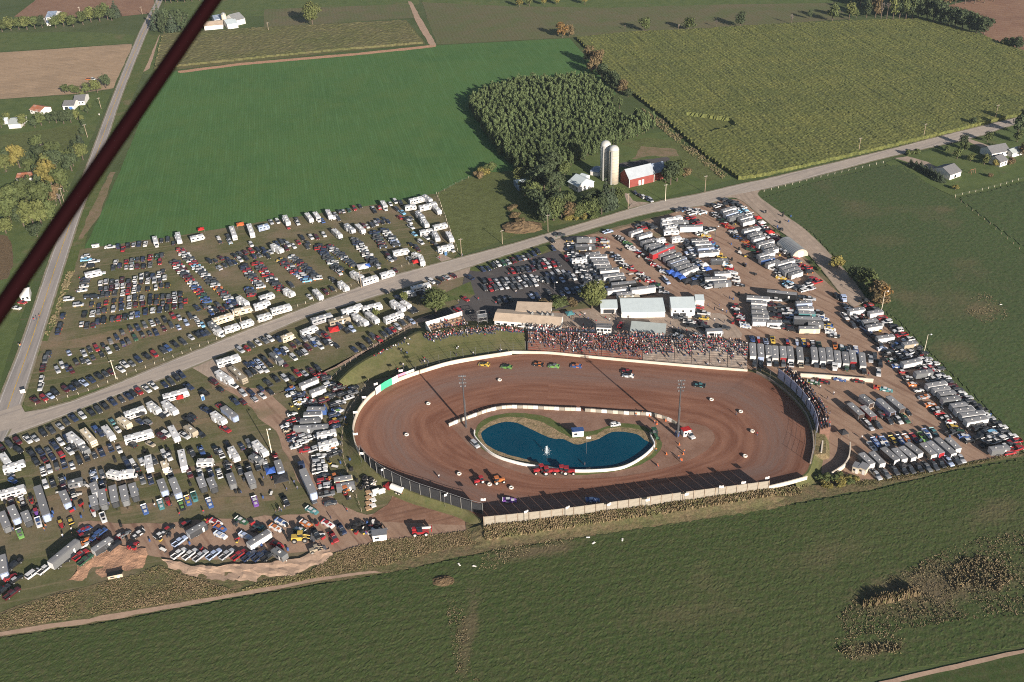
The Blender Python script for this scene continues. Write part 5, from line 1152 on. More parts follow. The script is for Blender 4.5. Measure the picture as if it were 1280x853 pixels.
def car_parts(kind):
    """[(name, MB, mats, offset)], paint is the slot named '*'"""
    if kind == 'pickup':
        b = MB(); st = [(-.8, .42, 1.1, .97), (.9, .42, 1.12, .98), (1.9, .44, 1.08, .96), (2.65, .5, .98, .92), (2.8, .6, .8, .82)]
        b.loft([ringx(*s) for s in st]); b.box((-1.82, 0, .62), (2.05, 1.9, .34)).box((-1.82, .93, .92), (2.05, .1, .4)).box((-1.82, -.93, .92), (2.05, .1, .4)).box((-2.82, 0, .85), (.1, 1.92, .52))
        b.box((-.13, 0, 1.845), (1.42, 1.36, .07), 0, 0, .94)
        g = MB(); c = (-.92, 1.28, -.78, .52, 1.1, 1.82, .88, .7)
        g.loft([[(c[0], -c[6], c[4]), (c[1], -c[6], c[4]), (c[1], c[6], c[4]), (c[0], c[6], c[4])], [(c[2], -c[7], c[5]), (c[3], -c[7], c[5]), (c[3], c[7], c[5]), (c[2], c[7], c[5])]])
        l = MB().box((2.79, .62, .82), (.06, .34, .16)).box((2.79, -.62, .82), (.06, .34, .16))
        bed = MB().box((-1.85, 0, .80), (1.9, 1.72, .03))
        return [('body', b, ['*'], None), ('window_glass', g, ['car_glass'], None), ('bed_liner', bed, ['trim_dark'], None)], [(x, y, .39) for x in (-1.75, 1.85) for y in (-.88, .88)], .39
    s = SPEC[kind]; b = MB().loft([ringx(*q) for q in s['st']]); c = s['cab']
    xm = (c[2]+c[3])/2; b.box((xm, 0, c[5]+.015), (c[3]-c[2]+.04, c[7]*2+.04, .06), 0, 0, .95)
    for sy in (-1, 1): b.loft([[(xm-.06-.15, sy*c[6], c[4]), (xm+.06-.15, sy*c[6], c[4]), (xm+.06-.15, sy*(c[6]+.012), c[4]), (xm-.06-.15, sy*(c[6]+.012), c[4])], [(xm-.05-.15, sy*c[7], c[5]), (xm+.05-.15, sy*c[7], c[5]), (xm+.05-.15, sy*(c[7]+.014), c[5]), (xm-.05-.15, sy*(c[7]+.014), c[5])]])
    f = s['st'][-1]; b.box((f[0]-.02, .58, .62), (.1, .3, .13), 1).box((f[0]-.02, -.58, .62), (.1, .3, .13), 1)
    q = s['st'][0]; b.box((q[0]+.02, .6, .78), (.1, .26, .14), 2).box((q[0]+.02, -.6, .78), (.1, .26, .14), 2)
    g = MB().loft([[(c[0], -c[6], c[4]), (c[1], -c[6], c[4]), (c[1], c[6], c[4]), (c[0], c[6], c[4])], [(c[2], -c[7], c[5]), (c[3], -c[7], c[5]), (c[3], c[7], c[5]), (c[2], c[7], c[5])]])
    return [('body', b, ['*', 'lamp_glass', 'lamp_red'], None), ('window_glass', g, ['car_glass'], None)], [(x, y, s['r']) for x in (-s['wx'], s['wx']) for y in (-.8, .8)], s['r']
def race_parts(kind, c2):
    b = MB()
    if kind == 'late':
        for x0 in (0,):
            st = [(-2.4, .2, 1.02, .95), (-2.3, .14, 1.02, .98), (-.9, .12, .96, 1.0), (.3, .12, .86, 1.0), (1.5, .12, .72, .97), (2.2, .12, .5, .9), (2.45, .14, .34, .82)]
            b.loft([ringx(*q, sh=.04, tuck=.97) for q in st])
        b.box((-.55, 0, 1.33), (1.35, 1.3, .05), 1)
        for sy in (-1, 1): b.prism([(-2.1, 1.0), (-1.2, 1.32), (-.75, 1.32), (-.8, .95)], sy*.62, sy*.66, 0)
        b.box((-.2, .62, 1.1), (.08, .06, .45), 2, 0).box((.05, -.62, 1.08), (.08, .06, .48), 2)
        b.prism([(-2.5, .98), (-2.3, 1.0), (-2.42, 1.26), (-2.5, 1.26)], -.9, .9, 1)
        for sy in (-1, 1): b.box((-.75, sy*1.003, .55), (1.0, .02, .5), 1)
        b.box((1.1, 0, .815), (1.1, 1.0, .05), 1)
        ck = MB().box((-.45, 0, 1.02), (1.1, 1.1, .12), 0)
        return [('body', b, ['*', 'paint_'+c2, 'trim_dark'], None), ('cockpit', ck, ['inside_dark'], None)], [(x, y, .36) for x in (-1.4, 1.5) for y in (-.84, .84)], .36
    st = [(-1.9, .35, .98, .62), (-1.6, .2, 1.0, .66), (.5, .2, .95, .66), (1.5, .25, .8, .45), (2.2, .3, .6, .36)]
    b.loft([ringx(*q, sh=.05, tuck=.95) for q in st]); b.box((-.55, 0, 1.42), (1.5, 1.15, .05), 1)
    for sx in (-1.2, .1):
        for sy in (-.5, .5): b.cyl((sx, sy, .95), (sx, sy, 1.42), .04, .04, 5, 2)
    for sy in (-1, 1): b.prism([(-1.85, .98), (-1.25, 1.40), (-.9, 1.40), (-.9, .98)], sy*.56, sy*.6, 0)
    b.box((2.3, 0, .4), (.12, 1.3, .12), 2).box((-2.15, 0, .45), (.1, 1.3, .1), 2).box((-2.0, 0, .45), (.4, .1, .1), 2)
    ck = MB().box((-.5, 0, 1.0), (1.2, .95, .1), 0)
    return [('body', b, ['*', 'paint_'+c2, 'trim_dark'], None), ('cockpit', ck, ['inside_dark'], None)], [(x, y, .38) for x in (-1.35, 1.5) for y in (-.88, .88)], .38
def rv_parts(kind):
    b = MB(); ex = []
    if kind == 'coach':      # class A, 10.5 m
        pr = [(-5.25, .45), (5.0, .45), (5.25, .9), (5.2, 2.2), (4.85, 3.15), (-5.15, 3.2), (-5.25, 3.0)]; y = 1.25
        b.prism(pr, -y, y, 0)
        for sy in (-1, 1): b.box((0, sy*(y+.004), 1.05), (10.0, .02, .34), 1)
        wn = [(x, 2.1, 1.5, .62) for x in (-3.9, -1.9, .1, 2.1)]
        wsh = MB().loft([[(5.255, -1.1, 1.45), (5.255, 1.1, 1.45), (5.20, 1.1, 1.45), (5.20, -1.1, 1.45)], [(5.06, -1.1, 2.65), (5.06, 1.1, 2.65), (4.99, 1.1, 2.65), (4.99, -1.1, 2.65)]])
        ex.append(('windscreen', wsh, ['car_glass'], None)); wh = [(x, s*1.08, .45) for x in (-3.0, 3.4) for s in (-1, 1)]; ac = (-2.2, 1.4); rz = 3.2; dr = (1.3, 2.0)
    elif kind == 'camper':   # travel trailer, 7.6 m
        pr = [(-3.8, .5), (3.3, .5), (3.8, 1.1), (3.8, 2.2), (3.4, 2.95), (-3.6, 3.0), (-3.8, 2.8)]; y = 1.2
        b.prism(pr, -y, y, 0)
        for sy in (-1, 1): b.box((0, sy*(y+.004), .95), (7.0, .02, .28), 1)
        wn = [(-2.4, 1.95, 1.2, .6), (.2, 1.95, 1.4, .6), (2.6, 1.95, .8, .6)]
        ex.append(('tow_bar', MB().cyl((3.3, .5, .5), (4.9, 0, .5), .05, .05, 5).cyl((3.3, -.5, .5), (4.9, 0, .5), .05, .05, 5), ['trim_dark'], None)); ex.append(('gas_bottle', MB().lathe([(.16, .45), (.16, .9), (.05, 1.0)], 8, 0, (4.1, 0, 0)), ['sign_white'], None))
        wh = [(x, s*1.05, .36) for x in (-.9, -.1) for s in (-1, 1)]; ac = (.2,); rz = 2.98; dr = (1.5, 1.85)
    elif kind == 'fifth':    # fifth wheel, 9.6 m
        pr = [(-4.8, .55), (2.4, .55), (2.5, 1.45), (4.6, 1.5), (4.8, 2.2), (4.4, 3.45), (2.2, 3.5), (1.9, 3.25), (-4.6, 3.2), (-4.8, 3.0)]; y = 1.22
        b.prism(pr, -y, y, 0)
        for sy in (-1, 1): b.box((-1.2, sy*(y+.004), 1.05), (6.8, .02, .3), 1)
        b.box((-1.6, -1.5, 1.85), (2.8, .6, 1.9), 0)
        wn = [(-3.6, 2.1, 1.0, .6), (.6, 2.1, 1.2, .6), (3.2, 2.5, .9, .5)]
        ex.append(('landing_leg', MB().cyl((3.6, .7, 0), (3.6, .7, 1.5), .06, .06, 6).cyl((3.6, -.7, 0), (3.6, -.7, 1.5), .06, .06, 6).cyl((3.6, -.7, 1.2), (3.6, .7, 1.2), .05, .05, 5), ['trim_dark'], None))
        wh = [(x, s*1.05, .38) for x in (-1.9, -1.0) for s in (-1, 1)]; ac = (-2.2, 1.0); rz = 3.2; dr = (1.6, 1.95)
    else:                    # small motorhome with cab, 7.4 m
        pr = [(-3.7, .5), (1.7, .5), (1.7, 2.0), (2.7, 2.15), (2.9, 2.6), (2.6, 3.05), (-3.6, 3.05), (-3.7, 2.85)]; y = 1.18
        b.prism(pr, -y, y, 0); b.loft([ringx(1.6, .45, 2.05, .96), ringx(2.2, .45, 1.95, .96), ringx(2.75, .45, 1.2, .95), ringx(3.5, .5, 1.0, .88), ringx(3.7, .6, .85, .78)])
        for sy in (-1, 1): b.box((-1.0, sy*(y+.004), 1.0), (5.0, .02, .3), 1)
        wn = [(-2.6, 2.0, 1.1, .6), (-.3, 2.0, 1.2, .6)]
        ex.append(('windscreen', MB().loft([[(2.82, -.8, 1.22), (2.82, .8, 1.22), (2.74, .8, 1.22), (2.74, -.8, 1.22)], [(2.33, -.75, 1.95), (2.33, .75, 1.95), (2.22, .75, 1.95), (2.22, -.75, 1.95)]]), ['car_glass'], None))
        wh = [(x, s*1.0, .4) for x in (-2.1, 2.8) for s in (-1, 1)]; ac = (-1.2,); rz = 3.05; dr = (.9, 1.85)
    parts = [('body', b, ['*', 'rv_stripe'], None)]
    for x, z, w_, h in wn:
        parts.append(('window', MB().box((x, -y-.012, z), (w_, .05, h)), ['car_glass'], None)); parts.append(('window', MB().box((x, y+.012, z), (w_, .05, h)), ['car_glass'], None))
    parts.append(('door', MB().box((dr[0], -y-.014, .6+dr[1]/2), (.75, .05, dr[1])), ['trailer_white'], None))
    for x in ac: parts.append(('roof_unit', MB().box((x, 0, rz+.16), (1.05, .8, .32), 0, 0, .85), ['rv_roof'], None))
    parts.append(('roof_vent', MB().box((-3.0 if kind != 'coach' else -4.2, .5, rz+.07), (.5, .5, .14)), ['trim_dark'], None))
    return parts+ex, wh, wh[0][2]
def box_parts(kind):
    """enclosed race trailers: 'box' 8.4 m, 'open' with the ramp down, 'semi' 15 m, 'stack' with a lounge"""
    L = {'box': 8.4, 'open': 8.0, 'semi': 15.0}[kind]; h = 2.75 if kind != 'semi' else 3.9; z0 = .55 if kind != 'semi' else 1.1; y = 1.28; x = L/2
    b = MB().loft([[(-x, -y, z0), (-x, y, z0), (-x, y, h), (-x, -y, h)], [(x-.5, -y, z0), (x-.5, y, z0), (x-.5, y, h), (x-.5, -y, h)], [(x, -y*.72, z0), (x, y*.72, z0), (x-.05, y*.72, h), (x-.05, -y*.72, h)]])
    parts = [('body', b, ['*'], None), ('roof', MB().loft([[(-x-.04, -y-.05, h+.012), (-x-.04, y+.05, h+.012), (-x-.04, y*.6, h+.10), (-x-.04, -y*.6, h+.10)], [(x-.45, -y-.05, h+.012), (x-.45, y+.05, h+.012), (x-.45, y*.6, h+.10), (x-.45, -y*.6, h+.10)]]), ['trailer_roof'], None)]
    for vx in (-L*.22, L*.16): parts.append(('roof_vent', MB().box((vx, .15, h+.15), (.48, .48, .16), 0, 0, .85), ['sign_white'], None))
    parts.append(('side_door', MB().box((x*.45, -y-.012, z0+1.0), (.85, .05, 1.85)), ['trailer_white'], None))
    parts.append(('fender', MB().box((-L*.12, -y-.06, .85), (1.9, .14, .14)).box((-L*.12, 0, .62), (1.9, 2*y, .1)).box((-L*.12, y+.06, .85), (1.9, .14, .14)), ['trim_dark'], None))
    if kind == 'open':
        parts.append(('ramp', MB().loft([[(-x-.02, -1.15, z0-.08), (-x-.02, 1.15, z0-.08), (-x-.02, 1.15, z0), (-x-.02, -1.15, z0)], [(-x-2.6, -1.15, .04), (-x-2.6, 1.15, .04), (-x-2.6, 1.15, .12), (-x-2.6, -1.15, .12)]]), ['ramp_wood'], None))
        parts.append(('doorway', MB().box((-x-.012, 0, (z0+h)/2-.02), (.03, 2.2, h-z0-.25)), ['inside_dark'], None))
    else: parts.append(('rear_door', MB().box((-x-.02, 0, (z0+h)/2), (.06, 2.36, h-z0-.16)), ['*2'], None))
    if kind != 'semi': parts.append(('tow_bar', MB().cyl((x-.3, .6, .55), (x+1.3, 0, .5), .06, .06, 5).cyl((x-.3, -.6, .55), (x+1.3, 0, .5), .06, .06, 5), ['trim_dark'], None))
    r = .36 if kind != 'semi' else .5
    wh = [(wx, s*1.12, r) for wx in ((-L*.12-.45, -L*.12+.45) if kind != 'semi' else (-5.8, -4.5)) for s in (-1, 1)]
    if kind == 'semi': parts.append(('landing_leg', MB().cyl((4.0, .8, 0), (4.0, .8, 1.15), .09, .09, 6).cyl((4.0, -.8, 0), (4.0, -.8, 1.15), .09, .09, 6).cyl((4.0, -.8, .9), (4.0, .8, .9), .06, .06, 5), ['trim_dark'], None))
    return parts, wh, r
def truck_parts():
    b = MB().box((-.6, 0, .75), (5.4, .9, .28), 1).box((1.0, 0, 1.75), (2.2, 2.3, 1.9), 0, 0, .95).loft([ringx(2.1, .6, 1.75, 1.05), ringx(3.3, .6, 1.55, .95), ringx(3.5, .7, 1.4, .85)])
    g = MB().loft([[(2.14, -1.0, 1.85), (2.14, 1.0, 1.85), (2.0, 1.0, 1.85), (2.0, -1.0, 1.85)], [(2.09, -.95, 2.55), (2.09, .95, 2.55), (1.95, .95, 2.55), (1.95, -.95, 2.55)]]).box((1.2, 0, 2.15), (1.2, 2.29, .6), 0)
    return [('body', b, ['*', 'trim_dark'], None), ('windscreen', g, ['car_glass'], None), ('exhaust_stack', MB().cyl((-.2, .9, 1.0), (-.2, .9, 3.2), .08, .08, 6), ['chrome'], None)], [(x, s*1.0, .5) for x in (-2.5, -1.4, 2.6) for s in (-1, 1)], .5
PROTO = {}
def proto(kind, c='w', c2='w'):
    key = (kind, c, c2 if kind in ('late', 'mod') or kind in ('box', 'semi') else '')
    if key in PROTO: return PROTO[key]
    if (kind, '#', key[2]) not in PROTO:
        f = race_parts(kind, c2) if kind in ('late', 'mod') else rv_parts(kind) if kind in ('coach', 'camper', 'fifth', 'classc') else box_parts(kind) if kind in ('box', 'open', 'semi') else truck_parts() if kind == 'truck' else car_parts(kind)
        PROTO[(kind, '#', key[2])] = f
    parts, wh, r = PROTO[(kind, '#', key[2])]; out = []
    for nm, mb, mats, off in parts:
        ms = ['paint_'+c if m == '*' else 'paint_'+c2 if m == '*2' else m for m in mats]
        k2 = (kind, nm, id(mb), tuple(ms))
        if k2 not in PROTO: PROTO[k2] = mb.mesh(nm, ms)
        out.append((nm, PROTO[k2]))
    PROTO[key] = (out, wh, r); return PROTO[key]
NAME = {'sedan': ('parked_car', 'car', 'sedan'), 'hatch': ('parked_car', 'car', 'hatchback'), 'suv': ('parked_car', 'car', 'SUV'), 'van': ('parked_car', 'car', 'minivan'), 'pickup': ('pickup_truck', 'pickup', 'pickup'),
        'coach': ('motorhome', 'motorhome', 'motorhome'), 'classc': ('motorhome', 'motorhome', 'cab motorhome'), 'camper': ('camper_trailer', 'camper', 'camper'), 'fifth': ('camper_trailer', 'camper', 'fifth-wheel camper'),
        'box': ('enclosed_trailer', 'trailer', 'enclosed trailer'), 'open': ('enclosed_trailer', 'trailer', 'open-ramp trailer'), 'semi': ('race_hauler', 'trailer', 'long hauler trailer'), 'truck': ('tractor_truck', 'truck', 'tractor truck'),
        'late': ('race_car', 'race car', 'race car'), 'mod': ('race_car', 'race car', 'open-wheel race car')}
LEN = {'coach': 10.5, 'camper': 7.6, 'fifth': 9.6, 'classc': 7.4, 'box': 8.4, 'open': 8.0, 'semi': 15.0}
QUEUE = []
def emit(kind, p, ang, c, c2, label, group, scale=1.0, name=None, cat=None):
    parts, wh, r = proto(kind, c, c2); nm, ct, _ = NAME[kind]
    t = thing(name or nm, label, cat or ct, p, ang, group, (scale, 1, 1) if scale != 1.0 else None)
    far = (Vector((p.x, p.y, 0))-CAM).length > 480
    for n_, me in parts: link(n_, me, t)
    if not far or kind in ('truck',):
        wm = wheel(r, .22 if kind not in ('mod', 'late') else .3)
        for q in wh: link('wheel', wm, t, q)
    return t
def queue(kind, p, ang, c, c2, label, group, scale=1.0): QUEUE.append((kind, p, ang, c, c2, label, group, scale))
def flush():
    lim = {}
    for it in QUEUE: lim.setdefault(NAME[it[0]][0], []).append(it)
    for nm, its in lim.items():
        its.sort(key=lambda q: (q[1]-CAM).length); print(nm, len(its))
        for it in its[:300]: emit(*it)
        rest = its[300:]
        if rest:
            b = MB(); mats = []
            for kind, p, ang, c, c2, label, group, sc in rest:
                parts, wh, r = proto(kind, c, c2); cs, sn = math.cos(ang), math.sin(ang)
                for n_, me in parts:
                    mi = []
                    for m in me.materials:
                        if m not in mats: mats.append(m)
                        mi.append(mats.index(m))
                    o = len(b.v)
                    b.v += [(p.x+v.co.x*sc*cs-v.co.y*sn, p.y+v.co.x*sc*sn+v.co.y*cs, p.z+v.co.z) for v in me.vertices]
                    for f in me.polygons: b.f.append([i+o for i in f.vertices]); b.m.append(mi[f.material_index])
                for x, y, z in wh: b.box((p.x+x*sc*cs-y*sn, p.y+x*sc*sn+y*cs, p.z+.3), (.6, .24, .6), len(mats), ang)
            mats.append(MATS['rubber'])
            link('distant_'+nm+'s', b.mesh('distant_cars', mats))['kind'] = 'stuff'
TY = {'s': 'sedan', 'u': 'suv', 'h': 'hatch', 'v': 'van', 'p': 'pickup', 'L': 'late', 'M': 'mod', 'A': 'coach', 'C': 'camper', 'F': 'fifth', 'K': 'classc', 'B': 'box', 'O': 'open', 'S': 'semi', 'T': 'truck'}
HT_ = {'coach': 3.2, 'camper': 3.0, 'fifth': 3.2, 'classc': 3.0, 'box': 2.8, 'open': 2.8, 'semi': 3.9}
LOOK2 = {}
def words_of(c, kind, c2=None):
    n = NAME[kind][2]
    if kind in ('late', 'mod') and c2 and c2 != c: return '%s and %s %s' % (COL[c][0], COL[c2][0], n)
    return '%s %s' % (COL[c][0], n)
rv = random.Random(5)
def place(kind, x, y, ang, c, c2, label, group, sc=1.0, j=.03):
    z = HT_.get(kind, .75); p = P(x, y, z); p.z = ground_at(p.x, p.y)
    queue(kind, p, ang+rv.uniform(-j, j), c, c2, label, group, sc)
PALC = 'kkkknnnddddggggsssswwwwwrmmbGt'
def ROW(phrase, data, hd, group, end='left', default='su', flip=.25, key=None):
    """data: 'x,y,code ...' code = colour letter + type letter (either may be missing). hd: world degrees, or (dx, dy) pixels"""
    its = []
    for tok in data.split():
        q = tok.split(','); code = q[2] if len(q) > 2 else ''
        if code[:1] in ('L', 'M'): code = (code[1:2] or 'k')+code[0]+code[2:3]
        c = code[0] if len(code) > 0 and code[0] != '?' else rv.choice(PALC); ty = code[1] if len(code) > 1 else rv.choice('ssssuuuuhvppp' if default == 'su' else default)
        c2 = code[2] if len(code) > 2 else rv.choice('wwrbkoyne')
        its.append((float(q[0]), float(q[1]), c, TY[ty], c2))
    its.sort(key=lambda q: (q[0] if end == 'left' else q[1] if end == 'top' else -q[0] if end == 'right' else -q[1]))
    for k, (x, y, c, kind, c2) in enumerate(its):
        if isinstance(hd, tuple): a = wang(x, y, hd[0], hd[1])[0]
        else: a = RD(hd)
        if rv.random() < flip: a += PI
        place(kind, x, y, a, c, c2, '%s, %s from the %s %s' % (words_of(c, kind, c2), ordw(k), end, phrase), group)
def LINE(phrase, x0, y0, x1, y1, seq, hd, group, end='top', default='su', n=None, jit=.35, flip=.3):
    """cars evenly along a pixel line; seq = colour letters (or colour+type pairs when it holds a comma)"""
    it = seq.split(',') if ',' in seq else list(seq); m = len(it); toks = []
    a, b = P(x0, y0, .7), P(x1, y1, .7)
    for k, s in enumerate(it):
        p = a.lerp(b, k/max(1, m-1))
        d = Vector((p.x, p.y, .7))-CAM; f = FPX/d.dot(FW); toks.append('%.2f,%.2f,%s' % (640+f*d.dot(RT)+rv.uniform(-jit, jit), 426.5-f*d.dot(UP), s))
    ROW(phrase, ' '.join(toks), hd, group, end, default, flip)
def BIG(phrase, data, group, end='left'):
    """'x,y,dx,dy,code' roof centre and roof length vector in pixels; heading along (dx, dy)"""
    its = []
    for tok in data.split():
        q = tok.split(','); its.append((float(q[0]), float(q[1]), float(q[2]), float(q[3]), q[4]))
    its.sort(key=lambda q: (q[0] if end == 'left' else q[1] if end == 'top' else -q[1] if end == 'bottom' else -q[0]))
    for k, (x, y, dx, dy, code) in enumerate(its):
        c, kind = code[0], TY[code[1]]; c2 = code[2] if len(code) > 2 else 'w'
        a, L = wang(x, y, dx, dy, HT_[kind]); sc = max(.78, min(1.22, L/LEN[kind]))
        extra = ''
        if kind in ('box', 'semi') and c2 not in ('w', c): extra = ' with %s rear door' % COL[c2][0]
        place(kind, x, y, a, c, c2, '%s%s, %s from the %s %s' % (words_of(c, kind), extra, ordw(k), end, phrase), group, sc, .01)
# ------------------------------------------------------------------ field lot (upper left)
G1 = 'cars on the grass field lot'
N_ = 100
ROW('in the top row below the lush field', '148,308,n 154,312,r 160,307,k 167,306,s 174,305,n 182,305,w 202,301,d 210,300,d 217,304,d', N_, G1)
ROW('of the first upper double row', '145,328,w 158,327,r 165,326,g 172,324,d 179,324,n 188,322,rp 197,321,Gp 203,319,d', N_, G1)
ROW('of the first lower double row', '142,335,d 150,332,n 158,334,s 165,334,w 172,333,m 180,333,k 188,331,gp 200,328,r', N_, G1)
ROW('of the second double row, upper side', '126,354,w 133,352,s 140,353,d 146,353,w 153,350,m 161,352,d 169,349,w 177,346,w 184,344,k 191,345,n 199,343,w 204,339,d', N_, G1)
ROW('of the second double row, lower side', '126,361,d 133,361,g 140,360,m 147,358,w 154,357,w 162,357,m 169,355,w 177,352,k 185,351,w 193,351,s 200,350,d 206,347,w', N_, G1)
ROW('of the third row', '129,368,d 135,368,d 144,366,d 154,366,w 160,365,r 168,363,w 174,362,d 185,361,k 195,360,w 202,357,d 210,357,k', N_, G1)
ROW('of the fourth double row, upper side', '115,380,d 124,382,n 133,378,r 143,376,k 152,375,n 162,373,w 169,373,d 178,373,s 188,371,n 196,371,k 204,371,d 211,371,g 218,369,s 226,368,k', N_, G1)
ROW('of the fourth double row, lower side', '116,392,wp 124,390,g 131,388,d 142,387,s 152,384,np 162,382,s 170,381,m 179,380,m 188,378,k 196,378,d 204,379,g 212,376,m 219,375,w 226,375,d 232,376,r', N_, G1)
ROW('of the fifth row', '102,405,ws 109,407,d 117,406,m 123,402,n 130,401,k 141,399,d 149,398,r 157,396,k 165,395,s 172,393,b 182,390,n 191,388,wu 200,387,n 209,386,ku 218,383,m 227,383,d', N_, G1)
ROW('beside the roadside ditch', '106,393,k 79,395,n 76,407,d 73,414,np', N_, G1, 'top')
ROW('of the sixth double row, upper side', '86,441,i 105,442,s 112,437,d 121,436,r 129,432,k 138,427,g 146,422,n 153,416,d 163,411,d 172,410,n 181,407,g 190,404,s 197,402,d 206,400,k 216,395,r 224,397,s', (6, 10), G1)
ROW('of the sixth double row, lower side', '72,463,s 78,457,wu 84,460,np 89,463,m 95,453,k 103,451,d 110,452,s 116,447,d 127,443,k 136,439,w 146,435,k 154,430,n 160,427,d 169,423,G 178,419,k 187,417,d 195,416,n 205,411,m 214,407,d 223,409,i 233,404,i 238,396,d 245,399,w 248,404,w 253,406,l', (6, 10), G1)
ROW('of the row along the roadside fence', '44,501,mp 55,498,r 63,495,i 69,491,k 82,487,m 90,485,n 96,481,kp 105,479,i 114,475,n 124,471,kp 132,468,d 139,465,m 151,462,w 156,456,wp 165,455,g 173,450,n 184,446,k 193,443,r 204,439,d 210,436,b 219,431,kp 229,428,d 239,422,s 247,419,k 253,417,n 258,416,d', (11, 8), G1, flip=.0)
ROW('of the line beside the left road', '61,443,d 57,450,g 54,460,mp 52,474,w 51,484,wp', N_, G1, 'top')
ROW('of the cars below the flatbed line', '107,321,w 108,325,l 106,332,t 113,333,k 107,349,n 106,353,d 105,358,w 103,363,w 110,371,k 119,371,ku 98,381,s 86,374,wv', 10, G1, 'top')
ROW('of the pickups by the top left corner', '118,327,wp 125,342,wp 138,309,wp', 10, 'pickups on the grass field lot', 'top')
LINE('of the long slanting column', 225, 312, 292, 380, 'rrwwdwrlwwdwdddwodrgwbn', 11, G1)
LINE('of the shorter slanting column beside it', 219.5, 328, 259, 377, 'drwmwdmrwwbrrGbb', 11, G1)
ROW('among cars above the corner campers', '255,383,d 262,385,w 272,381,d 246,385,n 264,391,b 270,388,k 277,387,m 283,384,n 290,386,w', (8, 9), G1)
ROW('of the diagonal pair row, upper side', '262,327,k 269,326,d 276,323,m 285,325,n 293,320,k 300,318,d 306,316,m 314,314,r 322,313,k 330,313,n', (9, 7), G1)
ROW('of the diagonal pair row, lower side', '274,335,s 281,332,d 287,330,d 293,328,n 300,325,wu 307,323,k 317,321,n 324,319,g 331,318,n 338,315,s', (9, 7), G1)
LINE('of the column ending at two red cars', 304.5, 333, 326, 358.5, 'knrwddrwgw', 11, G1)
ROW('of the three beside the white campers', '311,361,b 314,365,d 315,369,r', 11, G1, 'top')
LINE('of the column starting with two reds', 322, 330, 351, 362, 'rgdrwrdwkdrr', 11, G1)
LINE('of the column with the yellow top car', 351, 325, 384, 351, 'ykrdrwdrbwwbl', 11, G1)
LINE('of the column beside the yellow car', 365, 321, 397, 348, 'wgdkrddndkdw', 11, G1)
LINE('of the column left of the footpath', 398, 308, 424, 338, 'krnndddwdkd', 11, G1)
LINE('of the column with the red top car', 411.5, 308, 443, 332, 'rdwgdddwkdkd', 11, G1)
LINE('of the grey and white column', 443, 299, 470, 331, 'gdnwwwdwdkdk', 11, G1)
LINE('of the left column by the long trailer', 469, 291, 479, 308, 'nddkmk', 11, G1)
LINE('of the right column by the long trailer', 481, 288, 496, 306, 'nwwdwid', 11, G1)
ROW('of the middle cross row', '358,311,m 352,303,d 356,302,k 360,306,s 367,308,w 373,303,r 378,298,k 385,304,d 396,297,m 389,297,wu 405,294,wu 346,305,n 424,297,kp 384,309,d 335,321,k', (8, 9), G1)
ROW('of the right part of the cross row', '459,283,w 465,282,d 470,280,s 472,276,n 478,278,k 480,274,d 485,277,n 454,282,m', (8, 8), G1)
ROW('of the cars by the top campers', '273,298,w 275,302,d 285,296,d 287,302,s 314,306,wu 339,278,s 347,277,wv 360,284,r 371,275,d 372,279,w 403,276,b 417,272,w 419,268,s 423,274,d 424,265,k 429,264,s 436,263,G 443,261,r 450,258,k 466,260,w 468,264,k 474,260,r 488,255,w 494,252,wv 501,254,k', (6, 9), G1)
ROW('near the campers at the right end', '496,262,d 503,266,l 500,272,r 506,274,k 513,273,g 512,278,w 518,293,l 514,284,w 533,297,w 526,303,wv 540,303,k 546,307,g 514,306,k 520,309,d 486,321,m 492,323,d 483,318,k 488,325,s 512,324,gp 549,315,w 556,314,d 565,313,s 522,312,m', (8, 6), G1)
ROW('beside the fence by the lower campers', '355,365,d 387,371,w 407,365,m 415,361,k 416,350,d 364,357,d 494,338,m 424,341,w 472,333,s', (8, 8), G1)
G2 = 'campers on the grass field lot'
BIG('at the upper edge of the field lot', '194,300,3,11,wK 223,296,3,13,wF 246,295,17,-4,wC 291,289,6,17,wA 313,286,6,16,wA 329,282,12,-3,iC 358,274,5,10,wF 386,270,8,10,wC 396,269,6,8,wK 411,266,6,11,wC 480,255,6,9,wK', G2)
BIG('amid the field lot columns', '346,309,13,8,wF 421,290,10,9,wC 437,284,10,9,sF 450,284,9,8,wC 361,364,8,5,wF 501,313,20,-4,wC 521,318,7,3,wK 527,324,3,8,wC 116,340,21,-5,wC', G2)
BIG('in the cluster at the pasture fence', '520,248,16,-4,wA 534,247,9,7,sF 513,257,14,-2,wC 535,256,22,-5,wF 546,260,7,8,wC 525,268,8,9,sF 531,277,6,9,wF 533,288,17,-3,wC 550,281,17,-4,wC 545,294,5,10,wF 562,294,6,10,wC 557,308,20,-4,wF', G2)
BIG('along the roadside fence of the field lot', '303,375,12,9,wF 302,386,24,-6,cC 278,396,25,-8,cA 268,407,12,11,gF 273,413,8,4,wK 289,408,19,-6,wC 308,402,15,-5,wC 333,369,18,-6,wC 327,379,20,-6,wF 330,394,17,-5,wC 351,384,25,-7,wA 429,356,10,9,wF 397,366,9,9,wC 446,343,14,8,wF 462,348,20,-6,wA 484,341,17,-5,wC', G2)

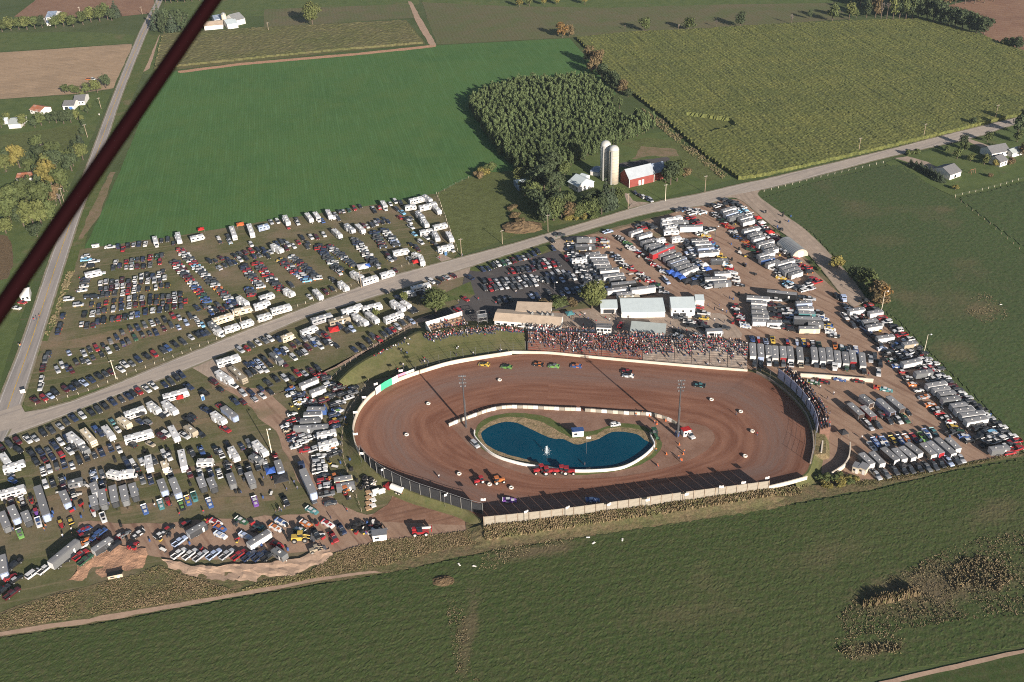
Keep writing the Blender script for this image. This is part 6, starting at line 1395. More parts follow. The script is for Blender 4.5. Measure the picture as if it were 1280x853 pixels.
# ------------------------------------------------------------------ lower left lot
G3 = 'cars in the lower left lot'
ROW('in the row along the main road', '2,560,m 12,556,d 22,552,m 35,550,wp 44,548,s 54,542,k 64,538,d 75,533,s 83,528,d 92,523,np 103,520,w 114,516,kp 123,513,d 131,508,k 141,503,np 152,500,d 161,496,n 167,493,k 174,490,r 184,487,wp 192,483,wp 206,481,n 214,478,d 221,473,k 227,469,np', (10, 9), G3, flip=0)
ROW('of the double row, upper side', '39,567,kp 50,565,n 60,563,g 68,557,np 76,553,w 84,549,n 119,536,b 140,527,a', (7, 8), G3)
ROW('of the double row, lower side', '45,578,ku 55,574,m 65,571,n 76,568,r 87,564,w 92,559,dp 126,542,n 147,537,w', (7, 8), G3)
ROW('of the row below the grey coach', '99,576,k 108,572,k 118,569,d 127,566,n 138,560,np 149,562,w', (4, 9), G3)
ROW('of the row above the left haulers', '54,589,w 62,587,w 71,583,d 80,580,n 90,582,w 57,606,w 66,604,kp 78,602,gp 116,596,w 128,594,g', (3, 9), G3)
ROW('parked beside the motorhomes near the lane', '23,563,k 16,601,b 12,593,g 201,519,kp 206,517,w 202,546,mu 208,543,w 231,545,w 250,543,k 165,556,k 188,555,t 236,525,k 240,521,k 282,537,r 236,484,np 255,491,kp 275,508,r 258,513,n 292,482,w 267,478,m 275,487,k 184,528,gu 175,527,n', (9, 5), G3)
ROW('between the middle campers', '160,582,n 157,577,d 165,578,w 171,585,k 177,577,wu 211,571,wp 205,568,w 240,566,d 252,564,b 276,567,sp 270,563,kp 302,558,n 284,556,k 320,570,mp 311,555,gu 193,576,d 164,589,ws', (5, 9), G3)
ROW('towing in the row of race trailers', '118,594,i 156,611,k 128,607,n 178,600,g 188,600,n 213,592,w 237,592,m 250,591,w 263,591,n 274,592,w 286,588,d 300,588,d 311,586,k 322,583,k 332,582,w 345,574,r 14,627,m 92,619,k 80,610,m', (3, 9), G3, default='p')
G4 = 'motorhomes and campers in the lower left lot'
BIG('of the lower left lot, roadside part', '94,548,17,15,wF 104,559,8,7,gC 110,544,14,16,cA 135,539,13,16,wC 155,526,13,9,cC 168,513,26,-9,wA 192,508,13,11,wF 212,508,16,14,wF 219,491,32,-9,wA 173,543,36,-10,wA 217,540,9,16,wC 238,536,12,9,tC 273,521,15,12,wF', G4)
BIG('of the lower left lot, middle part', '6,573,9,13,wC 17,581,28,-8,wF 15,612,32,-9,wA 95,601,20,-5,gK 143,591,9,2,wC 160,590,14,-1,wK 186,578,3,18,wF 206,582,4,11,cK 228,573,4,22,wA 256,576,18,-1,wC 292,566,9,15,wF 325,559,15,16,wF 320,572,8,4,gC', G4)
G5 = 'race trailers in the lower left lot'
BIG('in the lower left trailer row', '5,650,8,20,gO 17,641,8,17,iO 52,626,13,40,iS 81,622,7,16,iO 118,610,3,10,wB 128,622,4,20,gB 142,618,4,22,dBw 155,617,4,20,gO 167,613,5,17,dO 203,607,6,15,iO 219,608,8,20,iB 252,603,5,14,dO 265,604,6,13,dO 289,599,5,14,gO 313,598,6,15,gO 349,583,5,15,iO 117,626,3,14,dB 33,646,4,9,dB 287,515,16,13,iB', G5)
BIG('near the clay bank', '80,689,30,-25,gS 128,680,24,-16,dBw 246,660,23,-13,dB 324,672,27,-17,wB 3,706,4,26,iOw 349,690,6,4,gC', G5)
BIG('beside the dirt lane', '385,602,14,31,iSw', G5)
tt = 0
for x, y, c, lb in ((378, 586, 'n', 'navy tractor truck at the head of the lane hauler'),): place('truck', x, y, wang(x, y, -12, -26)[0], c, c, lb, 'tractor trucks')
ROW('of the pickups behind the lane hauler', '391,624,d 357,627,k', (9, 18), G3, default='p')
ROW('of the front row above the clay bank', '225,677,i 224,692,w 238,693,w 251,695,s 268,693,i 284,693,s 299,694,r 312,695,n 325,695,n 336,695,k', (11, -8), G3, default='p', flip=0)
ROW('beside the trailers left of the clay', '90,695,kp 101,694,rp 107,700,Gp 41,717,w 57,711,wp 3,738,kp 15,742,mp 18,706,k 143,683,k 120,671,b 126,666,b', (12, -9), G3)
G6 = 'race cars in the lower left lot'
ROW('in the trailer row', '28,627,Lkw 45,640,Mvr 48,653,Lwb 25,667,Leg 76,655,Mry 88,651,Lky 117,641,Mwr 129,647,Lwk 181,637,Lbw 201,631,Law 210,627,Mrm 227,632,Lke 235,626,Lby 243,621,LaG 262,629,Lbw 319,627,Lvw 39,625,Mrk 13,640,Mrk', (4, 11), G6, default='LM', flip=.1)
ROW('near the clay bank', '106,662,Lbr 104,669,Mkr 105,676,Mok 105,682,Mwo 148,672,Mrw 166,682,Mrk 156,668,Mgk 172,668,Lkw 201,668,Lkw 211,661,Mkr 232,655,Mkr 257,652,Mry 9,710,Mry 12,722,Mrk 20,724,Mks', (11, -7), G6, default='LM', flip=.1)
ROW('in the middle of the dirt', '270,653,Lwr 275,660,Lbo 276,669,Lwi 302,651,LGw 307,670,Lwi 323,658,Lak 345,660,Lwo 352,653,Lwb 346,681,Lrk 374,662,LGw 383,655,Low 410,655,Lwr 390,638,Law', (11, 5), G6, default='L', flip=.1)
ROW('at the grassy edge by the rough ground', '417,672,r 427,662,n 395,668,k', (7, 10), G3, default='p', flip=0)
# column of pickups and trailers beside the left curve
ROW('of the column left of the curve', '383,563,rp 399,571,wp 398,578,s 400,584,wp 400,589,wp 404,595,d 404,602,r 406,608,s 409,618,g 413,629,d', 12, G3, 'top')
BIG('in the block left of the track', '396,511,24,0,bB 391,517,23,-1,wB 388,525,26,-2,gB 380,534,26,-1,gB 400,533,16,-1,gB 408,541,24,-4,wF 410,553,22,-5,wF 386,477,22,-9,wBw 397,487,18,-7,wB 429,598,20,-3,cB 432,606,18,-3,gB', G5, 'top')
ROW('left of the track', '420,512,b 424,514,w 418,519,n 420,525,k 417,528,r 419,533,n 365,518,w 368,526,r 358,532,w 360,538,t 368,544,r 366,549,n 370,558,w 380,546,s 388,548,w 378,553,w 392,562,s 376,502,w 388,505,d 395,508,k 425,504,w 419,506,k 410,498,d 405,501,m 413,495,d 421,488,m 424,485,d 428,493,k 436,497,w 441,491,g 411,481,w 418,482,k 424,484,m 400,470,r 408,473,d 363,486,b 364,493,w 374,495,n 376,504,s 388,503,r 442,485,k 415,562,w 419,567,d 420,555,d', (16, -5), G3, default='suppM')
ROW('of the row south of the camper road', '301,438,s 309,436,r 315,432,d 323,429,w 331,426,g 338,424,w 348,424,np', (10, 8), G3, flip=0)
ROW('of the camper road double row, upper', '309,456,n 316,455,b 323,453,i 330,449,kp 354,441,n 347,440,b 356,437,w 366,432,m 372,428,d 380,424,g 388,424,s 394,425,s', (10, 9), G3)
ROW('of the camper road double row, lower', '311,468,d 317,465,k 324,463,w 331,462,w 337,456,k 355,455,mp 367,447,w 374,442,k 380,440,s 385,435,m 400,433,w 392,430,b', (10, 9), G3)
ROW('beside the pale dirt lane', '294,502,n 304,503,m 314,491,n 326,486,n 335,479,d 345,474,kp 356,473,s 365,473,k 372,467,r 381,467,s 389,464,m 397,461,k 304,492,s 318,499,s 328,495,w 338,490,k', (10, 9), G3)
ROW('in the row below the spectators hill', '453,434,kp 461,427,k 473,424,r 466,421,d 480,418,d 486,415,n 491,412,r 497,409,s 503,404,d 511,400,k 515,402,i 443,437,n', (11, 9), G3, flip=0)
ROW('among the campers by the red canopy', '386,424,g 392,428,w 397,424,d 406,428,k 412,428,w 420,432,k 405,417,k 408,421,r 432,413,kp 440,412,i 424,408,n 399,417,d 460,405,k 447,405,d 436,405,k', (10, 8), G3)
BIG('along the camper road', '285,448,29,-9,wA 280,470,18,13,wF 297,466,19,17,tA 345,446,14,12,gC 360,419,16,-6,cK 386,411,20,-8,wC 402,396,26,-8,sA 424,398,26,-7,tA 440,385,26,-8,wF 465,382,24,-6,wA 450,398,17,12,wF 465,395,16,12,wC 497,381,16,11,wF 507,379,10,6,wC 492,394,23,-9,wA 526,357,24,-6,wA 512,365,16,-3,sK', G4)
ROW('by the car park entrance', '540,352,w 546,353,k 551,349,k 558,347,s 567,345,m 525,367,k 533,367,w 482,365,k 498,372,n 530,376,d 518,388,k 514,389,d 582,374,rs 572,388,ru 587,347,np', (9, 5), G3)

# ------------------------------------------------------------------ asphalt car park
G7 = 'cars on the asphalt car park'
def AX(x): return 560+x/7.975
def AY(y): return 300+y/7.975
def A8(s): return ' '.join('%.1f,%.1f,%s' % (AX(float(q.split(',')[0])), AY(float(q.split(',')[1])), q.split(',')[2]) for q in s.split())
ROW('of the kerb row above the asphalt', A8('340,295,n 400,285,n 450,262,k 495,243,w 550,235,Gu 600,220,s 650,205,m 705,190,n 755,180,s 800,165,d 850,140,np 895,118,ku'), (9, 8), G7, flip=0)
ROW('of the first asphalt row', A8('640,315,r 695,308,k 740,300,d 790,293,n 845,290,m 905,275,d 955,265,r 1000,260,w 1055,250,r 1100,243,d'), (8, 9), G7, flip=.1)
ROW('of the row behind the first asphalt row', A8('855,235,n 910,228,k 955,210,wu 1010,218,m 1070,215,k'), (8, 9), G7, flip=.1)
ROW('of the second asphalt row, upper side', A8('360,420,k 425,425,r 480,410,s 545,410,d 590,415,s 650,410,g 705,390,w 770,385,w 840,385,w 890,385,w 985,360,n 1045,360,s 1090,320,w 1155,340,s 1210,345,n'), (8, 9), G7, flip=.1)
ROW('of the second asphalt row, lower side', A8('365,485,d 420,490,r 470,480,d 520,475,s 580,465,w 640,465,d 705,465,g 765,445,s 815,440,d 870,440,w 930,400,d 1070,390,k 1140,400,i 1195,370,d 1255,380,w'), (8, 9), G7, flip=.1)
ROW('in the pavilion shade', A8('505,610,k 565,600,n 620,588,k 835,565,i 890,565,n 1190,515,i 1245,515,n 1130,535,n 985,410,d 1050,410,n 1000,520,d'), (8, 9), G7, flip=.1)
ROW('on the asphalt edge near the tree', A8('1180,190,r 1045,85,np 1265,270,d') + ' 722,362,i 716,364,n 729,360,w', (8, 9), G7)

# ------------------------------------------------------------------ pits
G8 = 'race trailers in the pits'
BIG('of the pit block beside the car park', '733,298,24,0,gBw 732,307,25,-1,dB 741,317,18,-2,wB 748,320,22,-1,wB 750,325,21,-1,gB 752,329,20,-1,wB 755,333,19,-1,gB 762,337,24,-2,wB 767,344,26,-3,wB 772,348,20,-3,dB 780,354,31,-3,kS 772,361,28,-4,wB 804,360,29,-4,wS 781,367,20,-2,wB 787,371,27,-2,cA 724,324,19,-2,wF', G8, 'top')
BIG('of the slanting pit block', '795,289,15,-5,wB 806,293,17,-5,wB 811,301,18,-5,dB 816,306,18,-4,gB 822,309,19,-4,gB 828,312,28,-12,rSr 834,316,20,-7,gB 841,320,23,-8,gB 847,325,21,-7,iB 851,329,20,-7,gB 855,333,19,-6,gB 862,337,20,-8,wB 826,299,13,-3,wK', G8, 'top')
BIG('of the white cluster at the top', '840,273,30,-5,wF 834,279,15,-2,wC 851,277,20,-1,gB 840,283,17,-2,wF 839,288,19,-2,wC 864,283,23,-1,wS 846,297,11,-2,wK', G8, 'top')
BIG('of the right hand middle pit block', '875,300,21,-1,wB 879,304,20,-1,wB 882,309,21,-2,iBw 886,315,28,-2,wB 900,325,22,-1,dB 903,341,20,-1,wB 895,348,28,-1,wB 903,353,22,-2,gB', G8, 'top')
BIG('of the upper right pit block', '911,261,17,-5,wB 914,266,16,-5,iB 920,270,18,-5,gB 932,271,16,-5,wB 935,276,15,-4,wB 939,286,20,-5,wB 944,292,16,-5,gB 948,297,15,-4,wB 957,303,20,-6,wB 961,307,13,-3,gB 964,312,17,-5,wB 958,317,20,-6,wB 959,323,18,-4,bB 966,328,15,-5,wB 982,327,22,-6,wB 986,333,20,-6,gB 990,337,20,-6,gB 995,341,15,-5,wB', G8, 'top')
BIG('of the island pit block, left side', '948,372,29,2,wB 949,378,20,1,wB 949,384,17,1,gB 950,390,21,1,gB 951,396,21,1,wB 951,401,21,0,wB 968,402,12,0,wB', G8, 'top')
BIG('of the island pit block, right side', '978,366,38,4,kS 1005,378,20,-1,iBw 1007,385,20,-1,wB 1009,391,21,1,aB 1010,398,30,1,dS 1020,404,20,1,gB 1012,410,26,0,cB', G8, 'top')
BIG('of the upright line', '941,437,-1,-20,tB 951,438,-1,-21,tBi 961,438,-1,-13,gB 969,440,-1,-16,tBw 979,440,-1,-15,tBr 988,441,-2,-17,gBw 1000,442,-2,-18,gBw 1018,442,-2,-17,gB 1028,443,-2,-18,gBw 1037,442,-2,-16,gB 1047,446,-2,-16,gB 1057,447,-2,-15,gB 1066,445,-2,-15,gBr 1078,449,-2,-19,gBw', G8)
BIG('of the centre group by the exit road', '1069,511,-16,-15,gO 1085,514,-15,-14,rO 1107,507,-19,-17,iO 1119,503,-19,-16,gO 1083,499,-10,-8,wO', G8)
BIG('of the lowest row', '1083,573,-15,-14,gB 1096,572,-15,-15,gBw 1112,567,-19,-16,dB 1124,567,-14,-14,gBw 1134,565,-17,-14,gBw 1142,560,-18,-14,gBw 1160,561,-16,-15,tB 1169,559,-17,-15,iBr 1181,557,-23,-20,gBw 1191,554,-15,-14,gBw', G8)
BIG('of the strip along the right fence', '1071,387,20,-3,wB 1095,390,15,-2,wB 1088,401,19,-3,dB 1093,407,19,-3,wB 1107,421,21,-3,wB 1140,452,24,-5,wB 1155,465,22,-3,gB 1171,480,25,-4,wB 1177,486,21,-3,wB 1184,491,21,-3,gB 1189,498,23,-3,gB 1199,506,20,-3,gB 1206,512,24,-3,wB 1216,517,30,-4,wB 1221,524,28,-5,wB 1250,560,24,-3,gB 1138,429,18,-3,tB', G8, 'top')
place('truck', 1043, 458, wang(1043, 458, 1, 14)[0], 'w', 'w', 'white tractor truck below the upright line of pit trailers', 'tractor trucks')
place('truck', 1053, 373, wang(1053, 373, 6, 9)[0], 'i', 'i', 'pale blue truck on the shaded gravel road beside the pits', 'tractor trucks')
G9 = 'cars and pickups in the pits'; G10 = 'race cars in the pits'
ROW('in the lowest right row', '1095,594,s 1106,592,g 1117,588,d 1128,587,k 1137,586,d 1147,584,k 1158,584,g 1167,582,d 1175,579,k 1185,577,i 1194,575,d 1200,573,s', (9, 9), G9, default='p', flip=0)
ROW('in the lowest row', '1090,558,Lwk 1095,553,Lbi 1106,552,Lwb 1117,551,Lky 1125,550,Lbw 1134,549,Low 1143,548,Ln 1153,546,Lek 1159,542,Lwb 1168,541,Lda', (9, 10), G10, default='L', flip=0)
ROW('by the exit road group', '1083,530,w 1086,533,s 1096,531,d 1111,526,d 1122,525,w 1131,524,G 1134,515,k 1112,517,k 1100,518,d', (9, 9), G9, default='ps', flip=0)
ROW('by the exit road', '1007,478,Lky 1017,478,LGw 1030,477,Lkr 1050,474,Lbw 1073,476,Lkr 1100,485,Lro 1108,487,Law', (12, 2), G10, default='L', flip=0)
ROW('at the feet of the upright trailers', '943,454,d 951,455,k 961,453,w 970,454,k 979,454,g 989,454,s 1001,455,t 1009,452,d 1020,455,d 1029,456,d 1058,460,G 1066,458,k 1080,464,k 1088,449,s 1093,446,d 1100,455,k 1098,466,w', (1, 10), G9, default='pppu')
ROW('above the upright trailers', '940,423,Lbn 948,425,Mri 957,426,Lik 966,425,Lyk 984,427,Mrb 996,428,Miw 1005,429,Lby 1010,431,Mro 1016,431,Lks 1024,432,LGk 1044,432,Lok 1052,434,Law 1060,436,Lsk 1070,438,Lbw', (2, 8), G10, default='LM')
LINE('of the lane edge, right strip', 1055, 382, 1100, 431, 'k,w,d,w,k,i,n,k,d', (9, 6), G9, default='ppsu', jit=1.5)
LINE('on the right strip lane edge', 1104, 436, 1154, 496, 'Lwi,Mkw,LGw,Lbw,Mrw,Lkw,Low,Mwk,Lso', (9, -1), G10, default='LM', jit=1.2)
LINE('below the right strip lane edge', 1163, 506, 1212, 551, 'Low,Lks,Mrw,Lkw,Mwr,Lky,LkG,Lbw,Mkw', (9, -1), G10, default='LM', jit=1.2)
LINE('of the fence side, right strip', 1080, 376, 1174, 461, 'krdkrwkwrwddkswd', (10, -2), G9, default='ppsu', jit=1.2)
LINE('of the lower fence side, right strip', 1153, 450, 1268, 552, 'wwrwdwdmdwsdkdwskwdwr', (11, -2), G9, default='ppsu', jit=1.5)
LINE('of the second fence line, right strip', 1146, 449, 1262, 566, 'mdwrwdkdmkwdgkdwkwr', (11, -2), G9, default='ppsu', jit=2)
ROW('at the corner of the right strip', '1190,541,d 1222,536,k 1230,541,d 1240,541,l 1236,549,w 1225,546,k 1245,552,w 1255,548,w 1233,556,k 1262,557,d 1272,561,r 1215,534,k 1120,432,b 1125,436,d 1130,442,n 1112,440,k 1124,447,k 1138,441,w 1146,436,k', (10, -3), G9, default='ppu')
LINE('on the island left edge', 918, 382, 932, 408, 'Mkr,Mwr,Mks,Mrk,Msw,Mrw,Lwk,Lwi', (8, 1), G10, default='LM', jit=1.5)
LINE('on the island right edge', 1024, 390, 1042, 420, 'Mks,Mwk,Lwb,Mkw,Lby,Lwy,Lws,Lkw', (8, 1), G10, default='LM', jit=1.5)
ROW('in the middle of the island', '962,374,d 970,375,w 984,376,k 992,375,d 964,381,m 974,383,d 966,388,k 974,390,d 984,388,w 990,391,w 966,395,k 974,396,m 983,395,w 990,397,i 984,403,k 969,409,w 979,409,d 985,410,r 990,412,k 1012,374,s 1003,372,k', (10, 1), G9, default='ppsu')
LINE('along the upper right lane', 893, 267, 988, 358, 'Lkw,Lks,LkG,Mrw,Lro,Lwk,Lks,Lkb,Mor,Lkr,LGk,Mkr,Lkn,Lks,Lyk,Mwk,Lkw,Lyw,Lki,Lwk', (9, 2), G10, default='LM', jit=2)
LINE('of the gravel road side, upper right block', 919, 254, 1012, 340, 'dkwlwsdgrwkwwrkdwwkrgrrk', (9, -2), G9, default='ppsu', jit=1.5)
ROW('of the upper right corner', '890,257,k 898,258,w 906,250,d 912,252,k 918,255,d 905,256,k 1009,357,w 1014,361,s 985,355,l 988,358,w 998,360,d 1005,363,w 1016,349,r 1021,353,r 1012,352,k', (10, -3), G9, default='ppsu')
LINE('by the middle block', 774, 297, 832, 340, 'Lkw,Lks,LGe,Lwk,Lws,Mri,Mkw,Msr,Mkr,Lrw,Mks,Lwi', (9, 2), G10, default='LM', jit=2)
LINE('of the middle block, right side', 855, 301, 882, 346, 'wdkwiwdksbwkd', (9, -2), G9, default='ppsu', jit=3)
LINE('of the centre of the middle block', 846, 330, 886, 359, 'kwsdkbkdw', (9, -2), G9, default='ppu', jit=3)
LINE('on the middle pit lane', 880, 290, 926, 356, 'Lwe,Lyw,Mrw,Lbr,Lkl,Lwb,Lyo,Lyk,Mkr,Lwl,Mrw,Lws,Lwk,Mwk,Lks', (9, 1), G10, default='LM', jit=2)
ROW('of the upper pit edge by the road', '848,263,d 856,262,n 862,262,s 870,264,w 866,267,w 878,266,w 864,273,r 868,277,k 872,280,r 880,285,k 888,288,s 805,280,k 798,282,d 811,282,k 803,286,r 798,294,w 817,285,d 760,290,i 889,287,k 876,292,w', (9, -2), G9, default='ppsu')
LINE('of the asphalt side of the pits', 716, 318, 738, 358, 'wkwswdwkwdwwkds', (9, 0), G9, default='ppsu', jit=2)
LINE('of the second asphalt side line', 728, 322, 749, 353, 'dwksdwkndw', (9, 0), G9, default='ppsu', jit=1.5)
LINE('of the innermost right strip line', 1118, 430, 1240, 545, 'kdwsdkrdwkdnwdkwsdkd', (10, -2), G9, default='ppsu', jit=2)
LINE('beside the first pit block', 762, 317, 832, 365, 'Mkw,Lki,Lwk,Msk,Lkw,Mrw,Mwr,Lks,Lrw,LGk,Lkw,Lsk', (9, 1), G10, default='LM', jit=2)
ROW('of the top left pit corner', '712,300,k 716,307,w 722,308,d 728,312,w 752,300,r 756,302,s 751,308,m 757,308,w 712,312,n 716,314,k 756,354,y 700,294,d 758,362,b 762,366,i', (9, 0), G9, default='ppsu')
ROW('in the yard beside the garage', '874,384,r 872,390,k 880,392,w 872,396,k 880,398,y 876,404,m 878,408,d 884,412,k 862,403,w 864,408,k 846,397,d 852,397,g 870,420,w 888,414,w 896,416,s 905,410,d 846,420,w 848,415,k 843,422,w', (9, 1), G9, default='pps')
ROW('on the pit lane', '773,322,w 833,352,i 1046,371,k 1056,396,w 1066,407,d 1002,400,k', (6, 6), G9, default='pu', flip=0)
ROW('under the red barn drive', '794,241,n 799,244,k 803,246,wu 808,248,n 813,250,s', (6, 5), 'cars on the farm drive', default='su')
ROW('in the yards of the left houses', '21,385,w 28,378,r 110,99,ou 116,99,wp', (8, 1), 'cars at the left houses')
# ------------------------------------------------------------------ cars racing
G11 = 'race cars on the track'
ROW('on the far straight', '605,456,Lyk 633,459,Lek 673,456,Lko 692,458,Leg 720,458,Lbo 783,465,Lkr 785,470,Lwk 874,482,Lka', (-12, -1.4), G11, default='L', flip=0)
ROW('on the near straight', '637,627,Lvw 741,627,Lbi', (12, 0), G11, default='L', flip=0)
flush()
# ------------------------------------------------------------------ people
pmat('skin', (.42, .25, .18), .6, .3); pmat('jeans', (.045, .06, .10), .9, .1, obj_var=.3); pmat('hair_brown', (.05, .03, .02), .9, .1)
SH = {'r': (.30, .03, .035), 'w': (.55, .53, .52), 'k': (.02, .02, .022), 'b': (.06, .09, .20), 'g': (.14, .14, .15), 'n': (.025, .03, .055), 'o': (.40, .13, .05), 'y': (.45, .36, .10), 'p': (.40, .16, .20)}
SN = {'r': 'red', 'w': 'white', 'k': 'black', 'b': 'blue', 'g': 'grey', 'n': 'navy', 'o': 'orange', 'y': 'yellow', 'p': 'pink'}
for k, c in SH.items(): pmat('shirt_'+k, c, .9, .1, var=.1)
def body_mesh(pose):
    V = {'pelvis': (0, 0, .95), 'chest': (0, .01, 1.28), 'neck': (0, 0, 1.50), 'head': (0, .03, 1.63), 'top': (0, .02, 1.74)}
    E = [('pelvis', 'chest'), ('chest', 'neck'), ('neck', 'head'), ('head', 'top')]
    R = {'pelvis': (.16, .12), 'chest': (.19, .12), 'neck': (.06, .06), 'head': (.10, .11), 'top': (.06, .07)}
    for s in (-1, 1):
        k = 'l' if s < 0 else 'r'
        if pose == 'stand': J = [('sh', (.2*s, 0, 1.42), .07), ('el', (.27*s, -.02, 1.14), .048), ('wr', (.25*s, .07, .9), .035), ('ha', (.24*s, .1, .8), .04)]; K = [('hip', (.1*s, 0, .88), .1), ('kn', (.11*s, .02, .5), .066), ('an', (.12*s, -.02, .09), .046), ('to', (.13*s, .15, .05), .04)]
        elif pose == 'walk': J = [('sh', (.2*s, 0, 1.42), .07), ('el', (.26*s, -.1*s, 1.15), .048), ('wr', (.24*s, .05-.2*s, .93), .035), ('ha', (.23*s, .1-.22*s, .84), .04)]; K = [('hip', (.1*s, 0, .88), .1), ('kn', (.1*s, .16*s+.05, .5), .066), ('an', (.1*s, .28*s-.05, .1), .046), ('to', (.11*s, .28*s+.1, .05), .04)]
        else: J = [('sh', (.2*s, 0, 1.42), .07), ('el', (.26*s, .1, 1.15), .048), ('wr', (.16*s, .32, 1.05), .035), ('ha', (.13*s, .4, 1.02), .04)]; K = [('hip', (.1*s, .02, .92), .1), ('kn', (.14*s, .46, .95), .066), ('an', (.14*s, .45, .52), .046), ('to', (.14*s, .6, .47), .04)]
        par = 'chest'
        for n, c, r in J: V[n+k] = c; R[n+k] = (r, r); E.append((par, n+k)); par = n+k
        par = 'pelvis'
        for n, c, r in K: V[n+k] = c; R[n+k] = (r, r); E.append((par, n+k)); par = n+k
    ks = list(V); me = bpy.data.meshes.new('person_'+pose); me.from_pydata([V[k] for k in ks], [(ks.index(a), ks.index(b)) for a, b in E], [])
    o = bpy.data.objects.new('tmp', me); C.objects.link(o); md = o.modifiers.new('s', 'SKIN')
    for k, sv in zip(ks, me.skin_vertices[0].data): sv.radius = R[k]; sv.use_root = (k == 'pelvis')
    bpy.context.view_layer.update(); ev = o.evaluated_get(bpy.context.evaluated_depsgraph_get()); m2 = bpy.data.meshes.new_from_object(ev)
    bpy.data.objects.remove(o); dz = -.47 if pose == 'sit' else 0
    for v in m2.vertices: v.co.z += dz
    f = []
    for p in m2.polygons:
        c = p.center; z = c.z-dz
        f.append(3 if z > 1.66 or (z > 1.55 and c.y < -.02) else 0 if z > 1.47 else 1 if z > .98 and not (abs(c.x) > .2 and z < 1.12) else (0 if abs(c.x) > .2 and z > .74 and pose != 'sit' else 2))
    return m2, f
BODY = {p: body_mesh(p) for p in ('stand', 'walk', 'sit')}
PM = {}
def person_mesh(pose, c):
    if (pose, c) not in PM:
        m, f = BODY[pose]; q = m.copy(); q.name = 'person'
        q.materials.clear()
        for k in ('skin', 'shirt_'+c, 'jeans', 'hair_brown'): q.materials.append(MATS[k])
        q.polygons.foreach_set('material_index', f); PM[(pose, c)] = q
    return PM[(pose, c)]
rp = random.Random(9)
def person(p, pose, c, label, group, rz=None):
    o = link('person', person_mesh(pose, c), None, p, rp.uniform(0, 6.28) if rz is None else rz)
    return tag(o, label, 'person', group)
def PEOPLE(phrase, data, group, end='left', pose='stand', zf=None):
    its = sorted([(float(q.split(',')[0]), float(q.split(',')[1]), q.split(',')[2] if q.count(',') > 1 else rp.choice('rwkbgnw')) for q in data.split()])
    if end == 'top': its.sort(key=lambda q: q[1])
    for k, (x, y, c) in enumerate(its):
        p = PG(x, y) if zf is None else zf(x, y)
        ps = pose if pose != 'mix' else rp.choice(['stand', 'walk', 'stand'])
        person(p, ps, c, 'person in a %s top %s, %s from the %s %s' % (SN[c], {'stand': 'standing', 'walk': 'walking', 'sit': 'sitting'}[ps], ordw(k), end, phrase), group)
PEOPLE('beside the dirt lane', '368,605 372,612 349,640 345,641 350,638 356,636 438,624 414,649 434,640 464,660 484,664 359,614 352,640', 'people around the lower left lot', pose='mix')
PEOPLE('among the lower left trailers', '79,672 91,670 90,664 137,632 105,640 215,633 194,634 255,642,r 225,645 130,600 188,607 237,625 17,664 56,664,o 58,660,o 340,600 330,600', 'people among the trailers', pose='mix')
PEOPLE('on the infield and track', '549,600,w 731,583 822,584,o 848,574,o 855,567,o 920,520 946,546 820,565,o 795,521,o 803,519,o 818,530,o 821,531,o 850,578,o', 'officials and people inside the oval')
PEOPLE('in the pit yard', '885,383 893,388 899,384 903,390 908,392 840,412 838,406 848,413 858,416 912,374 924,394 930,398 905,404 915,400 876,425 868,421 893,402 887,398 950,466 961,470 957,462 1025,486,w 1042,494 1033,512 1037,518 1034,500 1030,526 1095,550 1140,530 1077,549 1110,455 1085,470 1000,400', 'people in the pit yard', pose='mix')
PEOPLE('by the press box', '735,401 739,404 745,404,r 729,409,r 741,410 770,396 783,396 725,397 731,395 786,399 801,397 712,398 717,402 833,424 829,421 841,426 757,400 762,402,w 770,400', 'people on the concrete court', pose='mix')
PEOPLE('by the car park entrance', '573,378 598,376 620,381 645,367 636,345 694,363,w 692,351 588,393 607,396 612,394 601,397 718,395,l'.replace(',l', ',b'), 'people by the car park', pose='mix')
PEOPLE('at the field lot gates', '24,433,g 26,435,y 27,434 50,398 46,400 43,402 204,410 100,350 96,366 578,321,g 550,325', 'people at the field lot')
k = 0
for s in [.23, .24, .255, .262, .27, .285, .30, .31, .325, .34, .35, .365, .385, .40, .41, .43]:
    c = rp.choice('rwwkbng'); q = hill_pt(s, rp.uniform(.0, .08)); person(q, 'sit' if rp.random() < .5 else 'stand', c, 'person in a %s top on the hill crest, %s from the left' % (SN[c], ordw(k)), 'spectators along the hill crest'); k += 1
k = 0
for s, t in sorted([(.36, .3), (.38, .45), (.41, .2), (.44, .9), (.45, .85), (.455, .92), (.46, .8), (.47, .88), (.475, .95), (.30, .92), (.305, .88), (.315, .95), (.53, .3), (.535, .32), (.54, .36), (.545, .33), (.64, .7), (.65, .66), (.63, .9), (.83, .25), (.84, .26), (.85, .27), (.72, .93), (.86, .93), (.87, .9), (.76, .2), (.77, .3), (.33, .75), (.34, .8)]):
    c = rp.choice('rwkbngw'); ps = 'sit' if rp.random() < .6 else 'stand'; q = hill_pt(s, t); person(q, ps, c, 'person in a %s top on the grass slope, %s from the left' % (SN[c], ordw(k)), 'spectators on the grass slope'); k += 1

